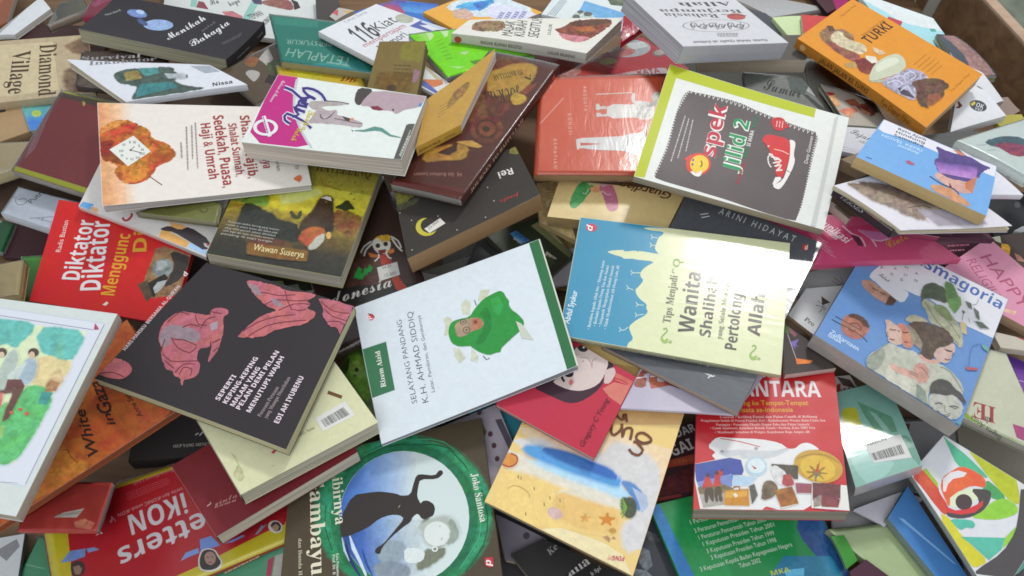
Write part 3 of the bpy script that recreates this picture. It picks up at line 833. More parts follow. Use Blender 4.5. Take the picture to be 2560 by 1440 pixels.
B('book', 'book', 'dark book with an orange patch at the right edge above the pink cover', (0.6945, 0.65, 0.0762), (0.9942, -0.0, 0.0, -0.1079), '-67.9 9.0 68.2 66.4 52.3 -66.4 -52.6 -9.0', 9, 3, (74, 58, 52), (74, 58, 52), (128, 112, 96), 'g', 0.055, (1, -0.0012), 0.3, 1, (0, 0),
['P|208 154 56|0.3|-241 20 -197 20 -186 -4 -199 -76 -242 -33',
'P|192 196 174|0.1|-243 84 -240 24 -270 31 -301 59',
'P|192 138 120|0.5|-163 -42 -125 -60 -97 -105 -149 -100'],
[], [])
B('book', 'book', 'white book corner with blank cover right of the purple flower', (0.5816, 0.6756, 0.2006), (0.9648, 0.0211, 0.0057, -0.262), '-46.1 25.6 2.0 9.8 39.4 -9.8 4.7 -25.6', 9, 2, (210, 210, 218), (210, 210, 218), (194, 194, 196), 'g', 0.055, (1, -0.0054), 0.3, 1, (0, 0),
['W|152 152 160|1|1.01|81 -108 133 -91 136 -103 85 -124'],
[], [])
B('book', 'book', 'light pink book with rose lettering at the right edge', (0.6269, 0.5856, 0.0799), (0.9079, -0.0064, -0.0174, -0.4188), '-61.0 53.5 66.2 31.2 68.5 -31.2 -73.6 -53.5', 16, 2, (207, 140, 166), (187, 156, 130), (187, 156, 130), 'g', 0.055, (1, 0.0008), 0.3, 1, (0, 0),
['T|HAPPY|168 80 108|sans|-50.4 17.4 -22.6 84.6 16.33',
'T|RELIGIUS|176 96 124|sans|-59.2 -0.2 -26.1 68.0 13.03',
'W|184 106 136|2|2.18|-460 22 -360 147 -317 79 -397 -25',
'P|216 176 154|0.3|63 -154 131 -112 136 -143 76 -175'],
[], [])
B('book', 'book', 'cream book with dark red trim under the purple cover', (0.6438, 0.4876, 0.1032), (0.9931, -0.0, 0.0, -0.1171), '-71.0 10.9 55.8 1.8 78.1 -1.8 -62.8 -10.9', 10, 0, (184, 178, 164), (196, 191, 174), (180, 173, 156), 'g', 0.055, (0, -0.0016), 0.3, 1, (0, 0),
['P|154 58 52|0.3|-139 39 -141 16 -217 43 -218 44'],
[], [])
B('book', 'book', 'purple book with a white curled figure at the right edge', (0.6032, 0.4241, 0.0863), (0.9721, -0.0373, 0.045, -0.2273), '-66.5 60.2 38.4 58.1 46.4 -58.1 -18.3 -60.2', 9, 3, (106, 58, 148), (106, 58, 148), (181, 173, 156), 'g', 0.055, (0, -0.0019), 0.3, 1, (0, 0),
['P|77 44 132,122 63 152,122 63 152,76 44 132|0|140 289 154 99 -200 100 -278 298',
'p|122 63 152,122 63 152,168 74 140,168 74 140|0|-200 100 154 99 168 -85 -124 -91',
'p|168 74 140,168 74 140,184 76 132,184 76 132|0|-124 -91 168 -85 181 -261 -52 -273',
'T|2|216 208 224|bold|-12.6 8.9 -156.8 12.9 17.28',
'T|N|224 164 104|bold|-7.3 -19.7 -169.3 8.5 15.61',
'W|200 176 220|2|1.09|-155 147 -50 166 -43 96 -135 84'],
[], [])
B('book', 'book', 'cream wrapped book with red capitals and a green edge stripe', (0.5601, 0.4309, 0.1013), (0.9698, -0.0159, 0.0095, -0.2431), '-30.8 52.2 -3.6 57.4 69.0 -57.4 -34.6 -52.2', 13, 3, (210, 212, 192), (165, 161, 150), (165, 161, 150), 'w', 0.055, (1, 0.0002), 0.3, 1, (0, 0),
['P|168 200 80|0.2|232 -279 232 -278 -63 -260 -164 -219 -171 -252 -172 -259',
'T|IE|176 74 72|serif|-1.6 -22.0 -170.3 24.3 21.12',
'T|ah|58 58 58|serif|-3.4 -38.0 -173.4 6.9 8.44',
'T|Bagita Anita|60 64 56|sans|11.4 -56.3 161.1 36.6 6.66',
'P|184 90 140|0.1|95 -168 168 -158 182 -245 130 -244'],
[], [])
B('book', 'book', 'tan book with a black smudge under the beige book with tall lettering', (-0.7394, 0.8542, 0.095), (0.9855, 0.0173, 0.0236, 0.1673), '-44.7 47.0 39.8 26.7 49.8 -26.7 -44.9 -47.0', 16, 2, (165, 138, 104), (165, 138, 104), (152, 132, 104), 'm', 0.055, (0, -0.0003), 0.3, 1, (0, 0),
['P|58 50 48|0|14 140 99 120 91 101 27 104'],
[], [])
B('book', 'book', 'small teal and blue book beside the wrapped maroon cover', (-0.6587, 0.8835, 0.0981), (0.9682, -0.0322, 0.0881, 0.2318), '-43.5 27.2 41.3 27.0 42.5 -27.0 -40.2 -27.2', 6, 3, (90, 160, 176), (90, 160, 176), (169, 166, 158), 'g', 0.055, (1, -0.0009), 0.3, 1, (0, 0),
['P|116 180 168,90 166 180,90 166 180,98 170 176,116 180 168|0.2|77 134 80 44 -209 43 -211 71 -214 134',
'p|90 166 180,90 166 180,58 120 200,58 120 200|0.2|-209 43 80 44 83 -46 -204 -47',
'p|58 120 200,58 120 200,63 128 204,63 128 204|0.2|-204 -47 83 -46 85 -134 -198 -134',
'E|168 188 80|0.3|-26.7 6.5 5.9 -1.8 -1.2 -7.3'],
[], [])
B('book', 'book', 'beige book with bulging rounded pages at the left edge', (-0.6854, 0.7625, 0.124), (0.9914, -0.0118, 0.0104, 0.13), '-65.0 40.5 68.7 16.6 52.4 -16.6 -56.0 -40.5', 18, 2, (181, 168, 136), (181, 168, 136), (168, 153, 122), 'w', 0.055, (1, -0.0019), 0.3, 1, (0, 0),
[],
[], [])
B('book', 'book', 'dark maroon book under the white sketched cover', (-0.6519, 0.7122, 0.0073), (0.9984, 0.0128, 0.0051, -0.0556), '-83.4 28.3 67.9 24.5 78.8 -24.5 -63.3 -28.3', 8, 2, (69, 40, 46), (69, 40, 46), (74, 58, 56), 'm', 0.055, (1, 0.0009), 0.3, 1, (0, 0),
[],
[], [])
B('book', 'book', 'green wrapped book with a grey edge at the left edge', (-0.779, 0.7353, 0.0163), (0.9925, 0.0114, 0.0146, -0.1206), '-86.0 33.4 60.4 24.3 69.6 -24.3 -44.0 -33.4', 9, 1, (47, 122, 76), (156, 162, 158), (156, 162, 158), 'w', 0.055, (0, -0.0032), 0.3, 1, (0, 0),
['P|200 204 192|0|179 118 192 127 200 127 202 100'],
[], [])
B('book', 'book', 'bright green book at the left under the red cover', (-0.5735, 0.5669, 0.0949), (0.9997, 0.0175, 0.0174, 0.0026), '-55.2 62.0 40.4 68.9 52.2 -68.9 -37.4 -62.0', 8, 3, (68, 144, 44), (68, 144, 44), (106, 106, 88), 'w', 0.055, (0, -0.0012), 0.3, 1, (0, 0),
[],
[], [])
B('book', 'book', 'tan book with rounded corner at the left edge beside the green cover', (-0.6532, 0.5514, 0.1364), (0.9926, -0.027, -0.0056, 0.1181), '-69.4 21.6 66.8 26.8 65.7 -26.8 -63.0 -21.6', 14, 2, (176, 160, 120), (176, 160, 120), (168, 148, 104), 'w', 0.055, (0, -0.0021), 0.3, 1, (0, 0),
[],
[], [])
B('book', 'book', 'white book with a pencil sketch left of the red cover', (-0.6006, 0.6889, 0.1056), (0.9886, -0.0057, 0.0388, -0.1457), '-65.7 22.1 64.4 27.2 62.8 -27.2 -61.5 -22.1', 15, 2, (195, 202, 212), (195, 202, 212), (164, 168, 168), 'w', 0.055, (0, -0.0016), 0.3, 1, (0, 0),
['S|90 96 106|0|-290 27 -284 12 -273 -5 -254 -16 -234 -21 -218 -13 -207 -1 -205 14 -210 28 -221 38 -235 40 -253 30 -268 19 -265 15 -250 26 -233 36 -221 34 -213 27 -209 15 -211 2 -221 -10 -236 -17 -254 -13 -270 -3 -281 13 -287 27',
'T|Putri|74 76 84|sans|-33.2 3.3 76.6 21.4 8.09',
'S|90 96 106|0|-108 -94 25 -31 23 -28 -110 -91',
'S|90 96 106|0|-66 -78 45 -74 44 -71 -67 -75',
'S|90 96 106|0|-36 -56 -28 -80 -25 -80 -33 -56'],
[], [])
B('book', 'book', 'green wrapped book in the near left corner', (-0.515, 0.2348, 0.0037), (0.9961, 0.013, 0.0011, -0.0868), '-45.2 55.7 13.2 69.3 78.7 -69.3 -46.7 -55.7', 9, 3, (76, 154, 116), (76, 154, 116), (90, 106, 96), 'w', 0.055, (1, -0.0037), 0.3, 1, (0, 0),
['S|138 192 164|0|-222 112 -105 109 -106 114 -224 117'],
[], [])
B('book', 'book', 'white book with a grey chevron in the near left corner', (-0.6254, 0.234, 0.0107), (0.9964, 0.0178, 0.0029, 0.0826), '-81.6 50.7 73.0 52.5 70.4 -52.5 -61.8 -50.7', 9, 1, (184, 188, 192), (74, 76, 74), (74, 76, 74), 'g', 0.055, (0, 0.0006), 0.3, 1, (0, 0),
['P|122 122 128|0.1|203 192 282 120 347 193 324 239 236 199'],
[], [])
B('book', 'book', 'black book with white capitals under the orange script cover', (-0.386, 0.4282, 0.0267), (0.9976, 0.0009, 0.0131, 0.0687), '-64.2 45.9 59.3 52.6 76.2 -52.6 -71.3 -45.9', 24, 2, (46, 42, 42), (46, 42, 42), (192, 191, 194), 'm', 0.055, (0, 0), 0.3, 1, (0, 0),
['T|OUP YANG MENUNGGU|168 164 160|serif|-20.8 -35.0 -3.0 53.9 3.72',
'S|200 196 192|0|22 -112 39 -101 36 -96 19 -107',
'S|200 196 192|0|47 -118 70 -90 66 -86 43 -114'],
[], [])
B('book', 'book', 'red book with white upside-down title and a yellow border', (-0.3758, 0.298, 0.0505), (0.9812, 0.0086, -0.0017, 0.1929), '-140.8 76.8 141.1 65.9 134.1 -65.9 -134.3 -76.8', 7, 2, (184, 32, 46), (150, 64, 47), (150, 64, 47), 'w', 0.055, (0, -0.0046), 0.3, 1, (0, 0),
['P|201 188 42|0.1|-630 380 -563 376 -593 -379 -669 -382 -701 382',
'P|201 188 42|0.05|-672 -323 -661 -292 -76 -299 674 -205 668 -328 -279 -367 -669 -379',
'P|201 188 42|0.05|701 303 -697 346 -701 366 -701 382 703 328',
'P|184 168 40|0.05|682 -53 681 -70 573 -84 591 82 605 235 703 327',
'T|iKON|214 214 218|bold|14.3 32.6 -177.2 63.3 24.07',
'T|Letters|214 214 218|bold|47.7 4.4 -175.8 114.1 23.48',
'T|cerita dari iKONIC untuk iKON|216 176 176|sans|14.3 39.3 -177.6 73.2 4.18',
'T|Ramadhanti Upik|208 136 144|sans|8.9 65.3 179.3 46.3 3.73',
'W|200 85 96|4|1.20|-241 231 29 241 13 288 -244 285',
'S|216 160 164|0|-317 159 -322 174 -332 185 -332 168 -331 152 -338 150 -341 148 -332 156 -321 163 -317 155 -315 143 -310 143 -313 156 -321 169 -335 162 -346 151 -337 144 -327 148 -327 167 -328 180 -327 172 -321 158',
'P|208 212 216|0|-428 101 -401 128 -388 98 -404 107',
'P|122 154 208|0.2|-629 28 -573 73 -491 55 -497 11 -564 14',
'P|138 164 212|0.2|-486 50 -447 43 -419 19 -478 25',
'P|122 154 216|0.1|105 -139 168 -143 204 -214 98 -204',
'P|134 164 220|0.1|-15 -217 21 -182 90 -183 90 -211 32 -212',
'P|74 60 58|0.06|-581 -10 -559 9 -521 -4 -504 -41 -514 -80 -543 -86 -579 -65',
'P|160 128 116|0.06|-568 -21 -535 -23 -522 -52 -536 -77 -562 -66',
'P|216 212 208|0.05|81 -231 101 -200 136 -200 175 -227 186 -271 200 -311 167 -343 123 -335 76 -310 70 -270',
'P|60 48 46|0.05|88 -236 108 -208 137 -209 168 -231 178 -272 191 -307 163 -331 125 -328 84 -305 78 -273',
'P|176 140 128|0.06|111 -238 129 -222 156 -230 170 -262 160 -295 135 -304 116 -286 109 -262',
'E|74 52 48|0|25.5 -50.4 1.0 -0.4 -0.1 -0.7',
'E|74 52 48|0|30.2 -52.3 1.0 -0.4 -0.1 -0.7',
'E|138 74 72|0|26.7 -56.8 1.7 -0.7 -0.1 -0.7',
'P|134 164 220|0.1|230 -212 332 -203 342 -214 269 -222',
'P|134 164 220|0.1|387 -226 444 -185 445 -205 411 -223',
'P|184 44 54|0.1|362 -203 559 -181 565 -229 354 -237',
'E|216 212 204|0|101.8 -44.9 6.5 -5.7 -3.8 -5.6',
'P|74 60 54|0.06|483 -208 505 -191 534 -206 540 -237 528 -255 500 -250',
'P|176 148 132|0.06|490 -217 516 -208 529 -230 518 -248 495 -245',
'P|152 160 176|0.1|392 -228 428 -198 472 -191 409 -229',
'W|192 138 112|1|1.60|180 -364 418 -342 415 -356 183 -380'],
[], [])
B('book', 'book', 'small salmon red wrapped book on the red cover with yellow border', (-0.4806, 0.3016, 0.0958), (0.9998, -0.013, 0.0131, 0.0038), '-43.6 26.3 44.4 27.1 41.1 -27.1 -41.8 -26.3', 8, 2, (176, 64, 60), (176, 64, 60), (162, 156, 158), 'w', 0.055, (1, 0.0006), 0.3, 1, (0, 0),
['P|198 194 186|0.1|-43 -60 0 -34 105 -10 79 -60',
'W|138 136 132|2|0.89|-36 -45 97 -22 96 -39 -32 -60',
'P|200 116 104|0.5|70 -86 121 -68 182 -91 169 -125 89 -114'],
[], [])
B('book', 'book', 'lilac grey book with a dark dot under the beach cover', (0.0067, 0.2854, 0.0101), (0.979, -0.0, 0.0, -0.2039), '-37.4 22.3 28.1 18.5 14.9 -18.5 -5.6 -22.3', 12, 3, (126, 120, 132), (165, 148, 126), (165, 148, 126), 'm', 0.055, (0, -0.0021), 0.3, 1, (0, 0),
['E|74 68 80|0|5.3 12.6 3.6 1.6 1.6 -3.8'],
[], [])
B('book', 'book', 'black book with pale script below the beach cover', (0.0388, 0.262, 0.0199), (0.9487, 0.0, 0.0, 0.3162), '-27.4 31.4 13.1 23.4 38.9 -23.4 -24.6 -31.4', 13, 1, (42, 40, 41), (124, 117, 110), (124, 117, 110), 'm', 0.055, (0, -0.001), 0.3, 1, (0, 0),
['T|Ke|138 136 134|ital|7.2 3.3 7.2 13.6 7.02'],
[], [])
B('book', 'book', 'dark grey mottled book between the beach cover and the green law cover', (0.1672, 0.2737, 0.0021), (0.8908, 0.0, 0.0, 0.4544), '-25.0 49.7 86.6 65.3 0.5 -65.3 -62.1 -49.7', 10, 1, (60, 64, 70), (60, 64, 70), (138, 144, 152), 'm', 0.055, (0, -0.0011), 0.3, 1, (0, 0),
['P|106 112 120|0.8|-9 123 1 58 -60 0 -112 11 -93 65',
'P|86 90 96|0.8|89 146 105 71 88 32 47 78',
'P|122 128 136|0.6|-136 74 -107 14 -111 -30 -184 51'],
[], [])
B('book', 'book', 'black book with white serif title in the near middle edge', (0.0729, 0.2102, 0.0304), (0.9612, 0.0, 0.0, 0.276), '-78.1 42.7 35.0 42.5 97.4 -42.5 -54.3 -42.7', 7, 0, (38, 36, 37), (38, 36, 37), (133, 124, 116), 'm', 0.055, (1, -0.0053), 0.3, 1, (0, 0),
['T|alia|184 182 178|serif|11.3 34.9 -0.2 28.3 10.21',
'T|h Spi|168 166 162|ital|32.1 21.9 4.2 13.6 4.50'],
[], [])
B('book', 'book', 'dark book with red stripe and white block capitals behind the beach cover', (0.2031, 0.373, 0.0115), (0.9987, -0.0006, -0.0131, 0.0488), '-35.6 46.4 71.9 73.2 35.8 -73.2 -72.0 -46.4', 10, 3, (60, 34, 38), (60, 34, 38), (74, 58, 56), 'm', 0.055, (0, -0.0049), 0.3, 1, (0, 0),
['P|160 64 48|0.2|-97 29 -42 77 118 100 105 40',
'P|138 52 48|0.2|-170 -148 -29 -140 -26 -157 -173 -164',
'P|90 34 40|0.7|-124 -42 82 23 48 -132 -161 -136',
'T|GAI|200 196 192|bold|-5.1 19.0 16.0 28.8 14.24',
'T|DAR|192 188 184|bold|4.9 42.7 15.7 26.2 10.59',
'T|LENG|176 96 64|bold|-5.9 8.9 6.8 24.0 4.56'],
[], [])
B('book', 'book', 'green law book with white lists of text in the near right', (0.2779, 0.2707, 0.0196), (0.9967, -0.0023, 0.0264, 0.0763), '-107.9 74.5 84.1 89.2 106.6 -89.2 -82.7 -74.5', 7, 3, (31, 138, 74), (31, 138, 74), (138, 154, 164), 'g', 0.055, (0, -0.0045), 0.3, 1, (0, 0),
['P|47 120 184|0.15|-504 373 -479 374 -319 -378 -412 -371 -537 371',
'P|31 138 74,31 138 74,35 154 80,35 154 80,35 154 80|0.15|-474 373 -206 393 -160 -389 -185 -388 -315 -378',
'P|40 80 138|0.3|514 -315 391 -145 263 101 327 211 384 441 418 444',
'P|42 122 154|0.2|-296 -380 148 -21 424 -59 529 -433 531 -444',
'P|95 184 216|0.2|123 -130 122 -98 240 -102 225 -144',
'T|1 Peraturan Pemerintah|200 220 200|sans|-65.9 45.6 7.1 60.1 5.23',
'T|3 Peraturan Pemerintah Tahun|200 220 200|sans|-63.7 35.4 7.0 70.6 5.17',
'T|1 Peraturan Pemerintah Tahun 2000|200 220 200|sans|-61.0 27.1 6.9 83.8 5.13',
'T|1 Keputusan Presiden Tahun 2001|200 220 200|sans|-58.2 19.4 6.8 88.9 5.09',
'T|3 Keputusan Presiden Tahun 1999|200 220 200|sans|-56.3 10.8 6.7 83.8 5.05',
'T|3 Keputusan Presiden Tahun 1998|200 220 200|sans|-53.5 3.2 6.6 80.8 5.00',
'T|3 Keputusan Kepala Badan Kepegawaian Negara|200 220 200|sans|-69.0 -7.6 6.5 113.0 4.96',
'T|Tahun 2002|200 220 200|sans|-24.7 -10.3 6.4 26.0 4.92',
'T|MKA|184 200 80|bold|8.4 -23.7 3.7 23.0 5.54'],
[], [])
B('book', 'book', 'pale green wrapped book in the near right corner', (0.4463, 0.2535, 0.0167), (0.9931, 0.0025, 0.0217, 0.1154), '-73.8 63.8 0.5 54.8 66.4 -54.8 6.9 -63.8', 13, 3, (180, 196, 152), (140, 143, 112), (135, 137, 108), 'w', 0.055, (0, 0.0001), 0.3, 1, (0, 0),
['P|184 122 88|0.4|96 93 110 94 115 85 111 59 90 64',
'P|168 160 112|0.3|62 168 68 163 80 143 71 135'],
[], [])
B('book', 'book', 'dark maroon book under the pale green wrapped cover', (0.4151, 0.2028, 0.0291), (0.9769, 0.0, 0.0, 0.2138), '-17.3 60.4 6.5 63.4 68.3 -63.4 -57.6 -60.4', 8, 3, (74, 40, 56), (74, 40, 56), (58, 42, 48), 'm', 0.055, (0, -0.0052), 0.3, 1, (1, 0.0027),
[],
[], [])
B('book', 'book', 'bright green wedge of a book beside the law cover', (0.3746, 0.2751, 0.0313), (0.9831, 0.0276, 0.0304, 0.1782), '-6.7 18.7 7.9 14.8 7.6 -14.8 -8.8 -18.7', 5, 1, (63, 138, 52), (63, 138, 52), (90, 122, 88), 'w', 0.055, (1, -0.0021), 0.3, 1, (0, 0),
[],
[], [])
B('book', 'book', 'white book corner beside the red travel cover', (0.4412, 0.3262, 0.027), (0.975, -0.0426, 0.0095, 0.2178), '-41.1 15.6 22.9 8.6 40.9 -8.6 -22.7 -15.6', 6, 3, (192, 190, 200), (192, 190, 200), (164, 168, 160), 'g', 0.055, (0, -0.0022), 0.3, 1, (0, 0),
[],
[], [])
B('book', 'book', 'glossy blue book under the bird cover', (0.4726, 0.2639, 0.0318), (0.9268, 0.0049, 0.0121, 0.3754), '-2.4 63.8 47.2 68.1 -10.0 -68.1 -34.8 -63.8', 13, 3, (74, 128, 188), (106, 122, 120), (109, 119, 108), 'g', 0.055, (1, 0.0002), 0.3, 1, (0, 0),
['P|134 180 224|0.1|32 277 49 253 39 -89 31 -74'],
[], [])
B('book', 'book', 'dark grey book in the near right corner beyond the bird cover', (0.5781, 0.255, 0.0651), (0.9129, -0.0089, -0.0199, 0.4076), '-64.8 49.5 25.5 32.4 98.2 -32.4 -58.8 -49.5', 8, 3, (74, 70, 72), (74, 70, 72), (90, 90, 88), 'm', 0.055, (1, 0.0011), 0.3, 1, (0, 0),
['P|200 58 60|0.1|-321 232 -224 201 -181 168 -198 154 -301 188 -320 222',
'P|106 168 154|0.1|-213 113 -83 90 -102 70 -186 90'],
[], [])
B('book', 'book', 'white book with a green and red bird face in the near right corner', (0.5089, 0.3113, 0.0802), (0.9231, 0.0121, -0.005, 0.3844), '-21.5 68.5 45.5 65.8 59.6 -65.8 -83.5 -68.5', 9, 3, (205, 207, 212), (138, 144, 138), (160, 162, 158), 'g', 0.055, (1, -0.0014), 0.3, 1, (0, 0),
['P|196 74 56|0.15|-77 339 -35 313 -65 196 -93 174 -123 104 -161 76 -187 94 -165 171 -132 255 -117 317 -81 339',
'P|148 184 56|0.1|-38 311 -18 296 -49 206 -73 192',
'P|82 176 140|0.1|220 327 188 283 113 181 140 111 159 31 178 29 207 174 213 284 222 326',
'P|74 154 92|0.1|159 31 153 -49 140 -94 108 -104 77 -39 77 11',
'P|176 184 40|0.15|238 178 243 167 270 -87 268 -96 202 -149 144 -173 138 -101 178 29',
'P|216 96 60|0.15|-62 185 -5 205 47 195 126 168 151 117 160 38 110 4 72 67 -13 102 -100 105 -130 94 -99 138',
'P|214 210 212|0|-73 162 -8 200 51 191 95 164 115 123 83 124 31 160 -17 165 -63 152',
'P|207 216 184|0|-121 93 -78 117 -13 102 48 66 79 26 27 3 -33 21 -91 46',
'E|74 60 62|0|-9.3 10.3 3.2 -7.8 -9.5 -2.1',
'P|74 70 68|0.1|45 64 96 9 114 -26 61 -48 -21 -49 -88 -22 -143 17 -181 71 -163 94 -112 34 -30 -15 25 -4',
'P|200 58 64|0|-137 109 -121 61 -71 19 -4 -8 37 -20 3 -32 -59 -19 -122 28 -160 83',
'P|140 192 60|0.15|-21 -49 59 -55 134 -97 140 -169 102 -189 18 -146 -35 -100 -101 -17',
'P|212 212 218|0|-196 143 -190 130 -210 68 -228 38 -238 51',
'P|198 192 44|0.1|-188 112 -183 57 -220 -27 -231 -95 -240 -205 -329 -168 -319 -129 -225 79',
'P|82 176 156|0.1|-187 61 -108 -27 -113 -55 -141 -58 -168 -23 -196 -19 -199 16',
'P|86 176 154|0.1|-230 -33 -68 -204 -137 -222 -235 -202 -227 -99',
'P|140 192 60|0.1|-68 -204 43 -219 -12 -236 -73 -231 -127 -224',
'P|74 70 72|0.05|251 -130 287 -247 288 -254 137 -330 -232 -337 -346 -190 -335 -178 -148 -234 3 -228 106 -193 191 -155'],
[], [])
B('book', 'book', 'beige book with tall hollow brown lettering at the left edge', (-0.7197, 0.9517, 0.1113), (0.9894, 0.0076, 0.0562, 0.1339), '-101.5 65.3 90.2 62.0 97.0 -62.0 -85.7 -65.3', 14, 2, (176, 160, 132), (176, 160, 132), (156, 134, 104), 'm', 0.15, (0, -0.0003), 6, 1, (0, 0),
['P|192 178 146|0.12|-379 286 198 262 243 -251 -324 -270',
'P|138 111 88|0.4|287 203 443 299 455 86 345 125',
'P|116 96 78|0.5|272 -80 344 -34 460 -74 471 -103 483 -308 385 -305 300 -271',
'T|Diamond|74 58 44|serifl|21.8 48.0 -90.5 107.3 23.47',
'T|Village|74 58 44|serifl|-14.2 39.2 -93.5 88.8 23.97',
'W|138 124 104|2|1.44|-162 175 -147 -277 -174 -272 -190 179'],
[], [])
B('book', 'book', 'dark brown wrapped book between the butterfly cover and the white tree cover', (-0.5757, 0.9559, 0.1079), (0.9959, 0.0164, 0.0778, 0.0441), '-63.2 34.2 56.6 45.5 67.0 -45.5 -60.3 -34.2', 10, 2, (85, 68, 60), (85, 68, 60), (106, 90, 80), 'w', 0.055, (0, 0.0005), 0.3, 1, (0, 0),
['P|106 94 80|0.4|-302 -103 -183 -64 -127 -185 -299 -170'],
[], [])
B('book', 'book', 'black book with white script title and a pale blue butterfly, far left', (-0.5191, 1.0334, 0.1074), (0.7992, -0.0344, 0.0848, 0.594), '-64.8 113.8 41.5 118.5 67.0 -118.5 -43.7 -113.8', 22, 2, (45, 43, 48), (43, 41, 45), (152, 148, 127), 'm', 0.055, (0, 0.004), 0.3, 1, (1, 0.0016),
['E|143 168 208|0.35|-1.9 21.5 9.1 -19.3 -13.1 -8.0',
'E|112 136 184|0.5|11.8 65.8 1.9 -15.6 -9.3 -4.8',
'E|168 188 220|0.3|17.7 64.1 0.8 -6.6 -4.8 -2.5',
'E|74 90 132|0.4|-5.4 46.0 -3.8 -10.9 -5.5 -1.5',
'T|Menikah|216 216 220|script|-31.6 -14.1 -15.9 75.9 14.82',
'T|Bahagia|216 216 220|script|-31.7 -54.0 -14.2 78.8 14.37',
'T|untuk|112 112 120|script|10.2 -45.6 -12.5 30.0 5.73',
'W|108 108 114|2|1.22|-33 -424 160 -494 140 -522 -51 -451',
'T|Nuruland|168 168 172|sans|-13.6 101.4 -26.3 24.4 5.64'],
['T|Menikah Untuk Bahagia|0.24|0.56|168 168 168|script', 'T|Quanta Media|0.78|0.92|176 176 176|sans'], [])
B('book', 'book', 'brown wrapped book with a white heart shape beside the butterfly cover', (-0.3655, 0.9413, 0.1141), (0.9431, -0.0181, -0.0121, 0.3318), '-46.8 49.3 51.0 49.0 33.7 -49.0 -37.9 -49.3', 9, 2, (106, 90, 72), (170, 164, 156), (170, 164, 156), 'w', 0.055, (0, 0.0004), 0.3, 1, (0, 0),
['P|154 106 64|0.5|-1 244 46 236 71 168 -5 111 -42 173 -20 244',
'P|196 192 188|0.1|-87 107 -40 111 2 44 -20 4 -83 -31 -90 20',
'P|192 188 184|0.2|65 173 184 241 149 100 78 69',
'P|58 48 48|0.2|-27 -79 38 -25 75 -109 11 -143',
'P|90 106 68|0.4|90 90 185 68 103 -44 44 -23'],
[], [])
B('book', 'book', 'white book with a dark teal tree head silhouette, left', (-0.4721, 0.8646, 0.18), (0.9978, 0.0014, 0.0218, 0.062), '-129.4 42.5 60.6 19.7 111.7 -19.7 -42.9 -42.5', 11, 2, (205, 208, 216), (205, 208, 216), (184, 176, 153), 'm', 0.055, (0, -0.004), 2, 1, (0, 0.0055),
['P|74 90 84|0.5|-320 51 -295 74 -243 93 -105 96 62 90 67 36 159 19 165 -22 72 -23 111 -74 189 -105 304 -126 125 -159 -176 -199 -172 -155 -153 -98 -156 -73 -262 -39 -308 9',
'P|79 138 138|0.5|-160 95 -49 91 -31 44 -111 19',
'P|63 122 124|0.4|-137 -59 47 -54 106 -98 -27 -137 -152 -172',
'P|138 122 76|0.6|-253 61 -172 75 -136 1 -231 -12',
'P|164 172 176|0.3|12 30 152 14 147 -16 44 -13',
'P|154 162 172|0.15|174 95 303 92 374 33 277 20',
'T|Survival|140 140 144|serif|-110.4 39.8 0.7 77.5 7.42',
'T|Inkubator|124 124 128|serif|-99.4 29.9 2.0 88.3 7.44',
'T|Nissa|44 44 48|bold|67.4 -21.7 10.8 25.8 6.53'],
[], [])
B('book', 'book', 'yellow wrapped book with red letters under the teal cover', (-0.2667, 0.895, 0.1232), (0.9982, -0.0014, 0.0261, -0.0547), '-82.9 43.4 42.6 45.1 86.3 -45.1 -46.0 -43.4', 8, 2, (205, 181, 46), (205, 181, 46), (184, 160, 48), 'w', 0.055, (1, -0.0003), 0.3, 1, (0, 0),
['P|200 192 48|0.3|-287 188 -73 202 -55 128 -191 116',
'T|DB|160 60 36|ital|14.6 27.7 -1.2 23.2 12.46',
'S|160 64 48|0|-68 185 -49 196 -27 203 -8 194 6 182 10 193 -6 206 -29 216 -54 208 -73 197',
'S|138 58 36|0|-355 205 -338 196 -318 189 -305 195 -297 204 -302 213 -309 205 -320 199 -337 206 -354 215'],
[], [])
B('book', 'book', 'teal wrapped book with pale upside-down title', (-0.2833, 0.9875, 0.1311), (0.9975, -0.0234, 0.0248, -0.0611), '-92.0 50.6 39.4 52.1 97.3 -52.1 -44.7 -50.6', 14, 2, (47, 138, 124), (151, 144, 104), (151, 144, 104), 'w', 0.055, (1, -0.0027), 0.3, 1, (0, 0),
['P|64 154 138|0.1|-423 224 -80 239 -58 155 -373 132',
'P|63 156 152|0.15|-50 -253 343 -136 423 -249 110 -255',
'T|TETAPLAH|156 192 180|sans|54.6 -26.9 177.0 95.8 17.00',
'T|BERSYUKUR|164 196 184|sans|17.9 1.8 -175.1 66.6 10.49'],
[], [])
B('book', 'book', 'white book with black numerals and a grey seal, top centre', (-0.1829, 0.9874, 0.1471), (0.9025, -0.0594, 0.0375, 0.4249), '-59.8 81.1 46.3 69.2 71.3 -69.2 -57.8 -81.1', 10, 3, (210, 213, 218), (194, 194, 196), (181, 179, 178), 'g', 0.055, (0, 0.0002), 0.3, 1, (1, 0.0017),
['T|116|52 52 58|bold|-38.4 10.1 -8.0 34.0 44.96',
'T|Kiat|58 58 64|sans|-1.4 14.2 -3.3 37.5 23.19',
'T|mempertajam|168 76 84|sans|-43.0 -0.1 -4.9 76.9 12.10',
'T|Memori|68 68 74|sans|-31.3 -25.7 1.2 50.9 16.85',
'T|Cahyo Satria|138 138 144|sans|-19.2 68.0 -7.2 40.8 5.65',
'P|168 170 154|0.2|273 -9 246 -21 215 -13 190 12 177 48 180 84 197 113 225 125 255 117 274 98 289 16',
'W|196 198 184|2|1.10|213 98 270 22 255 7 193 78',
'P|76 92 160|0|188 -46 301 -57 285 -136 244 -89 255 -229 224 -194',
'P|184 196 216|0|343 -284 311 -272 280 -77 304 -65'],
[], [])
